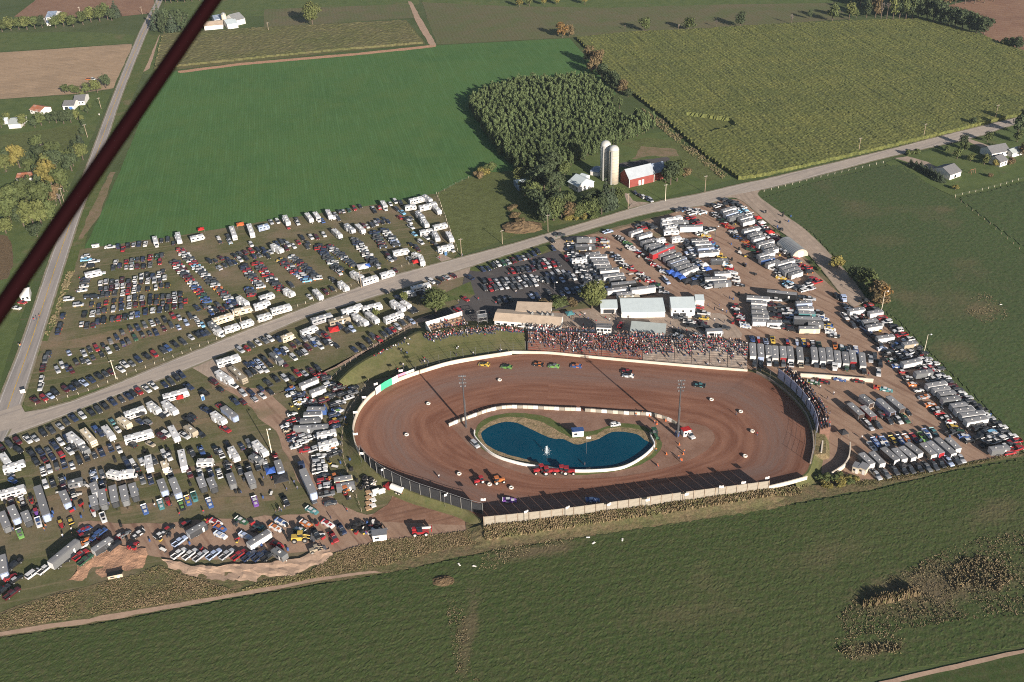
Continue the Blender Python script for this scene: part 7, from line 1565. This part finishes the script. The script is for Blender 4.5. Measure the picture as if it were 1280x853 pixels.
# the packed stands: nobody could count them
def crowd():
    b = MB(); cols = 'rrrwwkkkkkkkggnnnkgkpkgk'; mats = ['skin', 'jeans', 'hair_brown']+['shirt_'+c for c in 'rwkbgnoyp']; im = {c: 3+i for i, c in enumerate('rwkbgnoyp')}
    def fig(p, seat, a=0.0):
        c = rp.choice(cols); z = p.z; h = .55 if seat else .9; ca, sa = math.cos(a), math.sin(a)
        def L(x, y): return (p.x+x*ca-y*sa, p.y+x*sa+y*ca)
        def slab(x0, y0, z0, w0, d0, z1, w1, d1, m):
            r = []
            for zz_, w_, d_ in ((z0, w0, d0), (z1, w1, d1)):
                r.append([(*L(x0+sx*w_, y0+sy*d_), zz_) for sx, sy in ((-1, -1), (1, -1), (1, 1), (-1, 1))])
            b.loft(r, m)
        if seat: slab(0, -.28, z-.05, .2, .26, z+.16, .19, .24, 1); slab(0, 0, z+.1, .18, .12, z+.62, .23, .13, im[c]); slab(0, 0, z+.64, .07, .08, z+.9, .09, .1, 0); slab(0, .02, z+.84, .1, .11, z+.93, .07, .08, 2)
        else: slab(0, 0, z, .13, .1, z+.9, .18, .12, 1); slab(0, 0, z+.9, .18, .12, z+1.45, .24, .13, im[c]); slab(0, 0, z+1.47, .07, .08, z+1.72, .09, .1, 0); slab(0, .02, z+1.66, .1, .11, z+1.76, .07, .08, 2)
    dens = [(3, 11, .62), (2, 11, .74), (2, 11, .78), (3, 11, .80), (4, 11, .72), (5, 11, .78), (5, 11, .78), (4, 11, .75)]
    for k, rows in enumerate(BL):
        lo, hi, d = dens[k]
        for r, (a, c_, z) in enumerate(rows):
            n = int((c_-a).length/.62)
            for i in range(n):
                dd = d if r >= lo+1 else d*.35 if r >= lo-1 else .03
                if k == 0 and r % 2 and r < 9: dd *= .25
                if rp.random() < dd:
                    q = a.lerp(c_, (i+.5)/n); q.x += rp.uniform(-.15, .15); q.z = z; fig(q, rp.random() < .8, rp.uniform(-.4, .4))
    # standing along the top walk of the stands, and below the viewing stand
    for x0, y0, x1, y1, n, z in ((662, 412, 744, 416, 90, 5.0), (772, 420, 834, 423, 60, 5.0), (860, 424, 935, 430, 50, 4.8)):
        for _ in range(n):
            t = rp.random(); p = P(lerp(x0, x1, t), lerp(y0, y1, t)-rp.uniform(0, 3), z); p.z = z-.1*0; fig(p, False, rp.uniform(-2, 2))
    link('crowd', b.mesh('crowd', mats))['kind'] = 'stuff'
    b.__init__()
    for _ in range(330):
        s = rp.uniform(.51, .99); t = max(.02, rp.gauss(.16, .06)) if s < .83 else rp.uniform(.02, .12)
        q = hill_pt(s, t); q.z -= .05; fig(q, rp.random() < .55, rp.uniform(-.6, .6))
    link('hill_crowd', b.mesh('hill_crowd', mats))['kind'] = 'stuff'
    b.__init__()
    ang = VS.rotation_euler.z; ca, sa = math.cos(ang), math.sin(ang)
    for _ in range(95):
        k = rp.randrange(6); x = rp.uniform(.6, VSL-.6); y = 1.2+1.35*k
        if rp.random() < .35 and x > VSL*.5 and k > 2: continue
        fig(Vector((VS.location.x+x*ca-y*sa, VS.location.y+x*sa+y*ca, VS.location.z+1.0+.42*k)), rp.random() < .7, ang)
    link('viewing_stand_crowd', b.mesh('viewing_stand_crowd', mats))['kind'] = 'stuff'
    b.__init__()
    for _ in range(170):
        i = rp.randrange(11); f = rp.random(); r = rp.randrange(4); q = PSQ[i].lerp(PSQ[i+1], f); o = offset([PSQ[i], PSQ[i+1]], PSS*(.9*r+.5))
        p = o[0].lerp(o[1], f); p.z = 4.9+.45*r; fig(p, False, rp.uniform(-1, 1))
    link('pit_stand_crowd', b.mesh('pit_stand_crowd', mats))['kind'] = 'stuff'
crowd()

# ------------------------------------------------------------------ machines and odd things
def at(x, y, dx, dy): return PG(x, y), wang(x, y, dx, dy)[0]
def tractor(x, y, dx, dy, c, label, group=None, big=1.0):
    p, a = at(x, y, dx, dy); t = thing('tractor', label, 'tractor', p, a, group, (big, big, big))
    b = MB().box((1.1, 0, 1.15), (2.2, .85, .8), 0, 0, .92).box((-.5, 0, .95), (1.6, .6, .6), 0).box((-.75, .85, 1.55), (1.5, .5, .1), 0).box((-.75, -.85, 1.55), (1.5, .5, .1), 0)
    link('body', b.mesh('body', ['paint_'+c]), t); link('cab', MB().box((-.5, 0, 1.95), (1.3, 1.3, 1.2), 0, 0, .9).mesh('cab', ['car_glass']), t); link('cab_roof', MB().box((-.5, 0, 2.63), (1.45, 1.4, .14)).mesh('cab_roof', ['paint_'+c]), t)
    w1 = MB().cyl((0, -.22, 0), (0, .22, 0), .85, .85, 16, 0).cyl((0, -.24, 0), (0, .24, 0), .45, .45, 12, 1).mesh('wheel', ['rubber', 'tyre_white']); w2 = MB().cyl((0, -.16, 0), (0, .16, 0), .55, .55, 14, 0).cyl((0, -.18, 0), (0, .18, 0), .3, .3, 10, 1).mesh('wheel', ['rubber', 'tyre_white'])
    for s in (-1, 1): link('wheel', w1, t, (-.75, s*.85, .85)); link('wheel', w2, t, (1.7, s*.75, .55))
    return t
for k, (x, y, dx, dy, lb) in enumerate([(675, 591, -7, 2, 'red tractor, leftmost of four by the pond wall'), (685, 593, 8, -1, 'red tractor, second from the left by the pond wall'), (700, 592, -8, 1, 'red tractor, third from the left by the pond wall'), (710, 593, 8, 0, 'red tractor, rightmost of four by the pond wall')]): tractor(x, y, dx, dy, 'r', lb, 'red tractors by the pond wall', 1.15)
tractor(818, 547, 4, 7, 'G', 'green tractor at the right end of the pond', None, 1.3)
tractor(600, 605, -9, 3, 'r', 'red tractor with white trailer on the near track edge', None, 1.0); tractor(623, 605, 9, -2, 'o', 'orange tractor on the near edge of the infield', None, 1.1)
tractor(434, 616, 12, -4, 'o', 'orange tractor among machinery beside the grass strip', None, 1.1); tractor(422, 612, -10, 2, 'r', 'red tractor among machinery beside the grass strip')
def loader(x, y, dx, dy, c, label, k=1.0):
    p, a = at(x, y, dx, dy); t = thing('loader', label, 'loader', p, a, None, (k, k, k))
    link('body', MB().box((-.9, 0, 1.2), (3.0, 1.7, 1.1), 0, 0, .9).box((1.0, 0, .95), (1.4, 1.3, .7)).mesh('body', ['paint_'+c]), t); link('cab', MB().box((.2, 0, 2.2), (1.3, 1.3, 1.2), 0, 0, .9).mesh('cab', ['car_glass']), t); link('cab_roof', MB().box((.2, 0, 2.86), (1.4, 1.4, .12)).mesh('cab_roof', ['paint_'+c]), t)
    b = MB()
    for s in (-.55, .55): b.cyl((.9, s, 1.5), (3.0, s, .8), .13, .11, 6)
    link('arm', b.mesh('arm', ['paint_'+c]), t); link('bucket', MB().prism([(2.8, .3), (3.9, .15), (3.9, .25), (3.1, .5), (3.0, 1.2), (2.8, 1.2)], -1.2, 1.2).mesh('bucket', ['steel']), t)
    w_ = wheel(.75, .5)
    for sx in (-1.5, 1.3):
        for s in (-1, 1): link('wheel', w_, t, (sx, s*.95, .75))
loader(376, 676, 12, -1, 'y', 'yellow wheel loader at the lip of the pale dirt bank', 1.25); loader(418, 600, 10, -3, 'o', 'orange loader beside trailers near the grass strip', .9); loader(395, 690, 9, -3, 't', 'tan loader beside big tyres at the bank lip', .9)
def telehandler(x, y, dx, dy):
    p, a = at(x, y, dx, dy); t = thing('telehandler', 'red telehandler parked at the edge of the rough weeds', 'telehandler', p, a, None, (1.25, 1.25, 1.25))
    link('body', MB().box((0, 0, 1.05), (4.4, 1.6, .8), 0, 0, .95).box((-1.6, .3, 1.7), (1.2, 1.0, .6)).mesh('body', ['paint_r']), t); link('cab', MB().box((-.1, -.45, 1.95), (1.4, .8, 1.1), 0, 0, .9).mesh('cab', ['car_glass']), t); link('boom', MB().box((.3, .4, 1.75), (5.2, .4, .4)).mesh('boom', ['sign_white']), t); link('carriage', MB().box((3.0, .4, 1.3), (.2, 1.6, 1.0)).mesh('carriage', ['paint_r']), t)
    for sx in (-1.5, 1.5):
        for s in (-1, 1): link('wheel', WT, t, (sx, s*.95, .62))
WT = MB().cyl((0, -.2, 0), (0, .2, 0), .62, .62, 14, 0).cyl((0, -.22, 0), (0, .22, 0), .36, .36, 10, 1).mesh('wheel', ['rubber', 'tyre_white'])
telehandler(526, 668, 14, -1)
def tanker(x, y, dx, dy):
    p, a = at(x, y, dx, dy); t = thing('tanker_truck', 'old red water truck with white tank beside the screened fence', 'truck', p, a)
    link('cab', MB().box((2.6, 0, 1.5), (1.9, 2.2, 1.7), 0, 0, .92).box((3.9, 0, 1.15), (1.2, 1.7, .9), 0, 0, .95).mesh('cab', ['paint_r']), t); link('windscreen', MB().loft([[(3.58, -.95, 1.65), (3.58, .95, 1.65), (3.5, .95, 1.65), (3.5, -.95, 1.65)], [(3.48, -.9, 2.2), (3.48, .9, 2.2), (3.4, .9, 2.2), (3.4, -.9, 2.2)]]).mesh('windscreen', ['car_glass']), t)
    link('tank', MB().cyl((-3.2, 0, 1.9), (1.4, 0, 1.9), 1.15, 1.15, 18).mesh('tank', ['sign_white'], False), t); link('chassis', MB().box((0, 0, .8), (7.4, 1.0, .3)).mesh('chassis', ['paint_r']), t)
    for sx in (-2.6, -1.4, 3.4):
        for s in (-1, 1): link('wheel', WT, t, (sx, s*1.0, .62))
tanker(494, 615, -15, -6)
# tyres laid out as lap markers
tor = MB(); NT = 16
tor.loft([[((.62+.3*math.cos(q))*math.cos(2*PI*k/NT), (.62+.3*math.cos(q))*math.sin(2*PI*k/NT), .3+.3*math.sin(q)) for q in [2*PI*j/8 for j in range(8)]] for k in range(NT)]+[[((.62+.3*math.cos(q)), 0, .3+.3*math.sin(q)) for q in [2*PI*j/8 for j in range(8)]]], 0, False)
TYM = tor.mesh('marker_tyre', ['tyre_white'], True)
TL = ['between the left tower and the left curve', 'on the left bend of the infield', 'at the lower left of the infield', 'below the first race cars of the far straight', 'right of the right floodlight tower', 'upper one on the right bend', 'larger one on the right bend', 'lowest on the right bend', 'beside the orange tractor', 'lower of two near the orange tractor']
for (x, y), lb in zip([(535.5, 507), (508.5, 546.5), (574, 595), (624.5, 477), (889, 501.5), (925.5, 517), (940, 541.5), (931, 572.5), (612, 608), (639, 612)], TL):
    o = link('marker_tyre', TYM, None, PG(x, y)+Vector((0, 0, .15))); o.scale = (1.0, 1.0, 1.0); tag(o, 'white painted tractor tyre %s' % lb, 'tyre', 'painted tyres marking the infield')
# heap of spare tyres
k = 0
bt = MB(); bt.loft([[((.42+.2*math.cos(q))*math.cos(2*PI*i/12), (.42+.2*math.cos(q))*math.sin(2*PI*i/12), .2+.2*math.sin(q)) for q in [2*PI*j/6 for j in range(6)]] for i in range(13)], 0, False); BTM = bt.mesh('tyre', ['rubber'], True); WTM = bt.mesh('tyre', ['tyre_white'], True)
for i in range(64):
    x, y = rp.uniform(452, 472), rp.uniform(599, 614)
    if i > 40: x, y = rp.uniform(434, 475), rp.uniform(656, 668)
    o = link('tyre', BTM if rp.random() < .7 else WTM, None, PG(x, y)+Vector((0, 0, .4*(i % 2)))); s = rp.uniform(1.0, 1.9); o.scale = (s, s, s); o.rotation_euler = (rp.uniform(-.3, .3)+(1.4 if rp.random() < .25 else 0), 0, rp.uniform(0, 6))
    tag(o, 'old loose tyre in the heap %s' % ('near the screened fence' if i <= 40 else 'at the edge of the weeds'), 'tyre', 'heaped old tyres '+('by the fence' if i <= 40 else 'by the weeds'))
for i in range(7):
    o = link('pallet', MB().box((0, 0, .08), (1.2, 1.0, .05)).box((0, 0, .16), (1.2, .1, .12)).box((0, .4, .16), (1.2, .1, .12)).box((0, -.4, .16), (1.2, .1, .12)).box((0, 0, .25), (1.2, 1.0, .05)).mesh('pallet', ['sign_white' if i % 2 else 'ramp_wood']), None, PG(461+(i % 2)*5, 616+i*3.4), .4); o.scale = (1.8, 1.8, 1.6); tag(o, '%s pallet, %s from the top, in the line beside the red water truck' % ('white' if i % 2 else 'wooden', ordw(i)), 'pallet', 'pallets near the red water truck')
def tank_white(x, y, lb):
    t = thing('water_tank', lb, 'tank', PG(x, y), .4); link('tank', MB().cyl((-1.2, 0, 1.0), (1.2, 0, 1.0), .95, .95, 16).mesh('tank', ['sign_white']), t); link('cradle', MB().box((-.8, 0, .2), (.2, 1.6, .4)).box((.8, 0, .2), (.2, 1.6, .4)).box((0, 0, .1), (1.6, .2, .15)).mesh('cradle', ['steel']), t)
tank_white(470, 617, 'left white plastic tank near the red water truck'); tank_white(477, 617, 'right white plastic tank near the red water truck')
def shack(x, y, w_, d, h, a, lb, wall='sign_white', roof='trailer_roof', nm='hut'):
    t = thing(nm, lb, 'hut', PG(x, y), a); link('wall', MB().loft([[(sx*w_/2, -d/2, -.1), (sx*w_/2, d/2, -.1), (sx*w_/2, d/2, h), (sx*w_/2, -d/2, h+.3)] for sx in (-1, 1)]).mesh('wall', [wall]), t); link('roof', MB().loft([[(sx*(w_/2+.2), -d/2-.2, h+.33), (sx*(w_/2+.2), d/2+.2, h), (sx*(w_/2+.2), d/2+.2, h+.15), (sx*(w_/2+.2), -d/2-.2, h+.48)] for sx in (-1, 1)]).mesh('roof', [roof]), t); link('door', MB().box((w_*.22, -d/2-.03, h*.42), (.9, .06, h*.8)).mesh('door', ['trailer_white']), t); link('window', MB().box((-w_*.2, -d/2-.03, h*.6), (w_*.3, .06, h*.35)).mesh('window', ['glass_dark']), t)
shack(475, 673, 4.6, 3.0, 2.3, .12, 'small white hut with brown roof at the edge of the weeds')
shack(722, 544.5, 4.2, 2.6, 2.3, .05, 'small white scoring hut with blue roof beside the pond', 'sign_white', 'paint_b')
shack(892, 420, 6.5, 2.6, 2.6, .0, 'white trailer hut with red lettering stripes by the bleachers', 'sign_white', 'trailer_roof')
shack(1079, 590, 2.6, 3.6, 2.4, -.7, 'beige box hut beside the weedy track exit', 'silo_concrete', 'trailer_roof'); shack(1070, 589, 2.2, 3.2, 2.4, -.6, 'smaller beige box hut left of its twin', 'silo_concrete', 'trailer_roof')
shack(857, 544, 3.0, 2.4, 2.4, .3, 'white equipment box right of the right floodlight tower', 'sign_white', 'red_cloth'); shack(145, 721, 4.5, 1.8, 1.2, .25, 'low tan bin at the edge of the clay bank', 'tan_roof', 'rubber', 'bin')
shack(120, 309, 3.5, 1.6, 1.2, .25, 'low white flatbed load at the top left lot corner', 'sign_white', 'sign_white', 'flatbed')
flag(733, 546, .3, 'large white flag in front of the scoring hut', 8.0)
def porta(x, y, lb, mt='paint_l'):
    t = thing('portable_toilet', lb, 'portable toilet', PG(x, y), .5); link('cabin', MB().box((0, 0, 1.05), (1.2, 1.2, 2.1)).mesh('cabin', [mt]), t); link('roof', MB().box((0, 0, 2.18), (1.28, 1.28, .14), 0, 0, .8).mesh('roof', ['sign_white']), t); link('door', MB().box((0, -.62, 1.0), (.8, .05, 1.8)).mesh('door', ['paint_b']), t)
porta(254, 500, 'light blue portable toilet by the dirt entrance'); porta(557, 319, 'light blue portable toilet by the pasture fence'); porta(846, 546, 'blue portable toilet at the right floodlight tower', 'paint_b')
def canopy(x, y, s, c, lb, h=2.6, a=.3, dome=False):
    t = thing('canopy', lb, 'canopy', PG(x, y), a); m = MB(); e = h-.8 if not dome else h-.5
    m.add([(-s, -s, e), (s, -s, e), (s, s, e), (-s, s, e), (0, 0, h), (-s, -s, e-.25), (s, -s, e-.25), (s, s, e-.25), (-s, s, e-.25)], [(0, 1, 4), (1, 2, 4), (2, 3, 4), (3, 0, 4), (0, 5, 6, 1), (1, 6, 7, 2), (2, 7, 8, 3), (3, 8, 5, 0)])
    link('canvas', m.mesh('canvas', [c]), t); lg = MB().cyl((0, 0, 0), (0, 0, e), .04, .04, 5).mesh('leg', ['galvanized'])
    for sx in (-1, 1):
        for sy in (-1, 1): link('leg', lg, t, (sx*(s-.05), sy*(s-.05), 0))
for x, y, s, c, lb in [(339, 593, 1.7, 'blue_cloth', 'blue canopy beside the last trailer of the lower left row'), (418, 416, 2.2, 'red_cloth', 'red canopy among campers on the camper road'), (454, 337, 2.6, 'white_cloth', 'white canopy by the field lot campers'), (459, 336, 1.6, 'blue_cloth', 'blue canopy beside the white camper canopy'), (252, 290, 1.6, 'red_cloth', 'red canopy behind a camper at the lush field edge'),
                       (301, 284, 1.9, 'orange_plastic', 'orange canopy between campers at the lush field edge'), (520, 331, 1.6, 'red_cloth', 'red canopy with white sides at the field lot exit'), (838, 344, 1.8, 'blue_cloth', 'blue canopy, leftmost in the middle pit lane'), (845, 347, 2.2, 'blue_cloth', 'blue canopy, second in the middle pit lane'), (852, 351, 1.8, 'blue_cloth', 'blue canopy, third in the middle pit lane'), (858, 355, 2.0, 'screen_dark', 'black canopy at the end of the blue pit canopies'), (866, 358, 2.0, 'screen_dark', 'black canopy beside the white pit trailers'),
                       (712, 396, 1.7, 'paint_a', 'teal canopy at the right corner of the pavilion'), (952, 282, 1.6, 'white_cloth', 'white peaked canopy in the upper right pit block'), (947, 276, 1.6, 'red_cloth', 'red canopy in the upper right pit block'), (962, 294, 1.7, 'red_cloth', 'red canopy above the quonset hut'), (880, 335, 1.7, 'white_cloth', 'pale canopy in the middle of the pits'), (884, 340, 1.6, 'blue_cloth', 'blue canopy in the middle of the pits'), (1127, 586, 1.2, 'screen_dark', 'dark canopy between lowest row pickups'), (352, 602, 2.6, 'screen_dark', 'dark canopy behind the last open trailer'), (226, 501, 1.4, 'red_cloth', 'small red canopy beside the long white motorhome'), (177, 521, 1.6, 'screen_dark', 'dark canopy by the beige camper'), (1053, 545, 1.5, 'screen_dark', 'dark canopy on the exit road')]: canopy(x, y, s, c, lb)
# small gear standing about between the trailers
def gear(kind):
    if kind == 'tool_cart': return MB().box((0, 0, .55), (1.3, .7, .8), 0).box((0, 0, 1.0), (1.2, .6, .1), 1), ['paint_r', 'trim_dark']
    if kind == 'tyre_stack':
        b = MB()
        for k in range(4): b.lathe([(.3, .3*k), (.42, .3*k+.04), (.42, .3*k+.24), (.3, .3*k+.28)], 10)
        return b, ['rubber']
    if kind == 'fuel_drum': return MB().lathe([(.3, 0), (.3, .9), (.26, .92)], 10), ['paint_b']
    if kind == 'generator': return MB().box((0, 0, .45), (1.0, .7, .6), 0).box((0, 0, .8), (1.1, .75, .08), 1).box((0, 0, .08), (1.0, .6, .1), 1), ['paint_y', 'trim_dark']
    if kind == 'quad_bike': return MB().box((0, 0, .6), (1.7, .55, .35), 0).box((.6, 0, .85), (.3, .8, .12), 1).box((.65, .5, .3), (.6, .3, .6), 1).box((.65, -.5, .3), (.6, .3, .6), 1).box((-.65, .5, .3), (.6, .3, .6), 1).box((-.65, -.5, .3), (.6, .3, .6), 1), ['paint_d', 'trim_dark']
    return MB().box((0, 0, .75), (1.9, .8, .06), 0).box((-.8, 0, .37), (.06, .7, .72), 1).box((.8, 0, .37), (.06, .7, .72), 1), ['sign_white', 'trim_dark']
def clutter():
    r = random.Random(21); gm = {}
    zones = [('the lower left race trailers', 'lower left', [(5, 598, 345, 626), (5, 622, 130, 650), (90, 655, 290, 690), (290, 650, 430, 690), (440, 655, 480, 668), (140, 560, 330, 590)], 130), ('the trailers left of the track', 'west', [(360, 480, 440, 560), (400, 565, 450, 625)], 42),
             ('the upper pit trailers', 'upper pit', [(756, 300, 900, 355), (905, 265, 990, 345)], 70), ('the island pit trailers', 'island', [(915, 368, 1040, 415)], 26), ('the trailers along the right fence', 'right fence', [(1070, 385, 1110, 425), (1110, 420, 1180, 470), (1160, 465, 1240, 540)], 56), ('the lowest right trailers', 'low right', [(1065, 500, 1130, 530), (1085, 545, 1195, 580)], 26)]
    for ph, zn, boxes, n in zones:
        for i in range(n):
            k = r.choice(['tool_cart', 'tyre_stack', 'tyre_stack', 'fuel_drum', 'generator', 'quad_bike', 'folding_table'])
            x0, y0, x1, y1 = r.choice(boxes); t = r.random(); x = lerp(x0, x1, t); y = lerp(y0, y1, t*.7+r.random()*.3) if 'right fence' in ph else r.uniform(y0, y1)
            if k not in gm: b, m = gear(k); gm[k] = b.mesh(k, m)
            o = link(k, gm[k], None, PG(x, y), r.uniform(0, 6.28)); w_ = k.replace('_', ' ')
            s = r.uniform(1.0, 1.35); o.scale = (s, s, s); tag(o, 'small %s standing among %s' % (w_, ph), w_ if k != 'folding_table' else 'table', '%ss among %s' % (w_, ph))
clutter()
def fountain(x, y):
    p = PG(x, y); t = thing('fountain', 'white fountain jet in the blue pond', 'fountain', p, 0, None, (.8, .8, .95)); j = MB(); d = MB(); r = random.Random(4)
    j.lathe([(.12, 0), (.10, 1.2), (.08, 2.6), (.03, 3.8)], 6)
    for _ in range(520):
        a = r.uniform(0, 6.28); z = r.uniform(0, 3.6); q = abs(r.gauss(0, .25+.38*(3.6-z)/1.8)); s = r.uniform(.03, .075)
        c = Vector((math.cos(a)*q, math.sin(a)*q, z)); d.add([c+Vector((s, 0, 0)), c+Vector((-s*.6, s, 0)), c+Vector((-s*.6, -s, 0)), c+Vector((0, 0, s*1.5))], [(0, 1, 3), (1, 2, 3), (2, 0, 3), (0, 2, 1)])
    link('jet', j.mesh('jet', ['water_white']), t); o = link('spray', d.mesh('spray', ['water_white']), t); o['kind'] = 'stuff'
fountain(683.5, 568)
def cone(x, y, lb):
    o = link('traffic_cone', MB().lathe([(.22, .05), (.05, .75)], 8).box((0, 0, .03), (.5, .5, .06)).mesh('traffic_cone', ['orange_plastic']), None, PG(x, y)); o.scale = (1.3, 1.3, 1.3); tag(o, lb, 'cone', 'orange cones on the infield')
for k, (x, y) in enumerate([(849, 557), (833, 569), (854, 569), (852, 576), (822, 583), (801, 519), (812, 521), (818, 529), (821, 531), (832, 527)]): cone(x, y, 'orange cone at the right end of the infield, %s in the list from the tower' % ordw(k))
for k, (x, y, dx, dy, c, kind) in enumerate([(594, 558, 11, 10, 's', 'suv'), (769, 533, 7, -1, 'w', 'hatch'), (862, 546, 4, 4, 'w', 'pickup')]):
    p, a = at(x, y, dx, dy); emit(kind, p, a, c, c, ['silver grey SUV on the infield below the left tower', 'small white car on the infield grass above the pond', 'white pickup beside the right floodlight tower'][k], 'vehicles on the infield')
# vehicles on the roads
for x, y, dx, dy, c, kind, lb in [(690, 303, 8, 6, 'k', 'suv', 'black car turning off the main road at the pit gate'), (776, 408, 5, -9, 'r', 'pickup', 'red pickup on the court beside the press box'), (1215, 20, 5, 3, 'k', 'suv', 'dark car at the edge of the reddish field')]:
    p, a = at(x, y, dx, dy); emit(kind, p, a, c, c, lb, None)
for k, (x, y) in enumerate([(735, 672), (742, 679), (778, 675), (574, 706), (593, 708), (1251, 381)]):
    o = link('litter_sheet', MB().loft([[(-.7, -.3, 0), (.7, -.35, .02), (.7, .35, .06), (-.7, .3, .05)], [(-.6, -.25, .12), (.6, -.3, .2), (.65, .3, .16), (-.65, .25, .14)]]).mesh('litter_sheet', ['sign_white']), None, P(x, y, .3), k*.7); o.scale = (.9, .8, 1.0)
    tag(o, ['white sheet on the field edge, the lower left one', 'white sheet left in the field beside the lower left one', 'white sheet farthest right on the near field edge', 'white scrap left of the soil heap', 'white scrap right of the soil heap', 'white feeder box lying in the right hay field'][k], 'litter')
t = thing('sign_board', 'white roadside sign board at the crossroads corner', 'sign', PG(30, 494), .3); link('board', MB().box((0, 0, 1.6), (1.9, .12, 1.6)).mesh('board', ['sign_white']), t); link('post', MB().box((0, .1, .7), (.15, .1, 1.4)).mesh('post', ['wood_pole']), t)
t = thing('mailbox', 'pale mailbox on a post below the left road houses', 'mailbox', PG(124.5, 145)); link('box', MB().box((0, 0, 1.2), (.8, .5, .5)).mesh('box', ['sign_white']), t); link('post', MB().box((0, 0, .45), (.12, .12, .98)).mesh('post', ['wood_pole']), t)
t = thing('swing_set', 'small wooden swing set on the lawn by the right house', 'swing set', PG(1215, 217), .4); m = MB()
for x in (-1.6, 1.6):
    for y in (-1.1, 1.1): m.cyl((x, y, 0), (x, 0, 2.3), .08, .07, 6)
m.cyl((-1.9, 0, 2.3), (1.9, 0, 2.3), .08, .08, 6); link('frame', m.mesh('frame', ['rust_roof']), t)
for x in (-.7, .7): link('swing', MB().cyl((x-.2, 0, .5), (x-.2, 0, 2.3), .02, .02, 4).cyl((x+.2, 0, .5), (x+.2, 0, 2.3), .02, .02, 4).box((x, 0, .5), (.5, .25, .05)).mesh('swing', ['wood_pole']), t)

# the wing strut of the aircraft the picture is taken from: a real tube a little in front of the lens
def strut():
    a = CAM+ray(334, -99).normalized()*1.75; b = CAM+ray(-68, 487).normalized()*1.45; d = (b-a).normalized(); view = ((a+b)/2-CAM).normalized(); w_ = d.cross(view).normalized()
    a0, b0 = a-d*.5, b+d*.6; rings = []
    for p in (a0, b0):
        rings.append([p+w_*math.cos(2*PI*k/20)*.0112+view*math.sin(2*PI*k/20)*.030 for k in range(20)])
    m = MB().loft(rings); me = m.mesh('wing_strut', ['strut_paint'], True); o = link('wing_strut', me); tag(o, 'dark maroon aircraft wing strut crossing the upper left corner', 'strut')
pmat('strut_paint', (.0095, .0022, .0031), .9, .05, var=.05, scale=3)
strut()

# ------------------------------------------------------------------ evening haze over the farmland
hz = bpy.data.materials.new('haze_air'); hz.use_nodes = True; hz.node_tree.nodes.clear()
_o = hz.node_tree.nodes.new('ShaderNodeOutputMaterial'); _v = hz.node_tree.nodes.new('ShaderNodeVolumePrincipled')
_v.inputs['Color'].default_value = (.72, .86, 1.0, 1); _v.inputs['Density'].default_value = .00005; _v.inputs['Anisotropy'].default_value = .2
hz.node_tree.links.new(_v.outputs[0], _o.inputs['Volume'])
MATS['haze_air'] = hz
link('haze', MB().box((0, 3750, 121), (10200, 10700, 244)).mesh('haze', ['haze_air']))['kind'] = 'stuff'
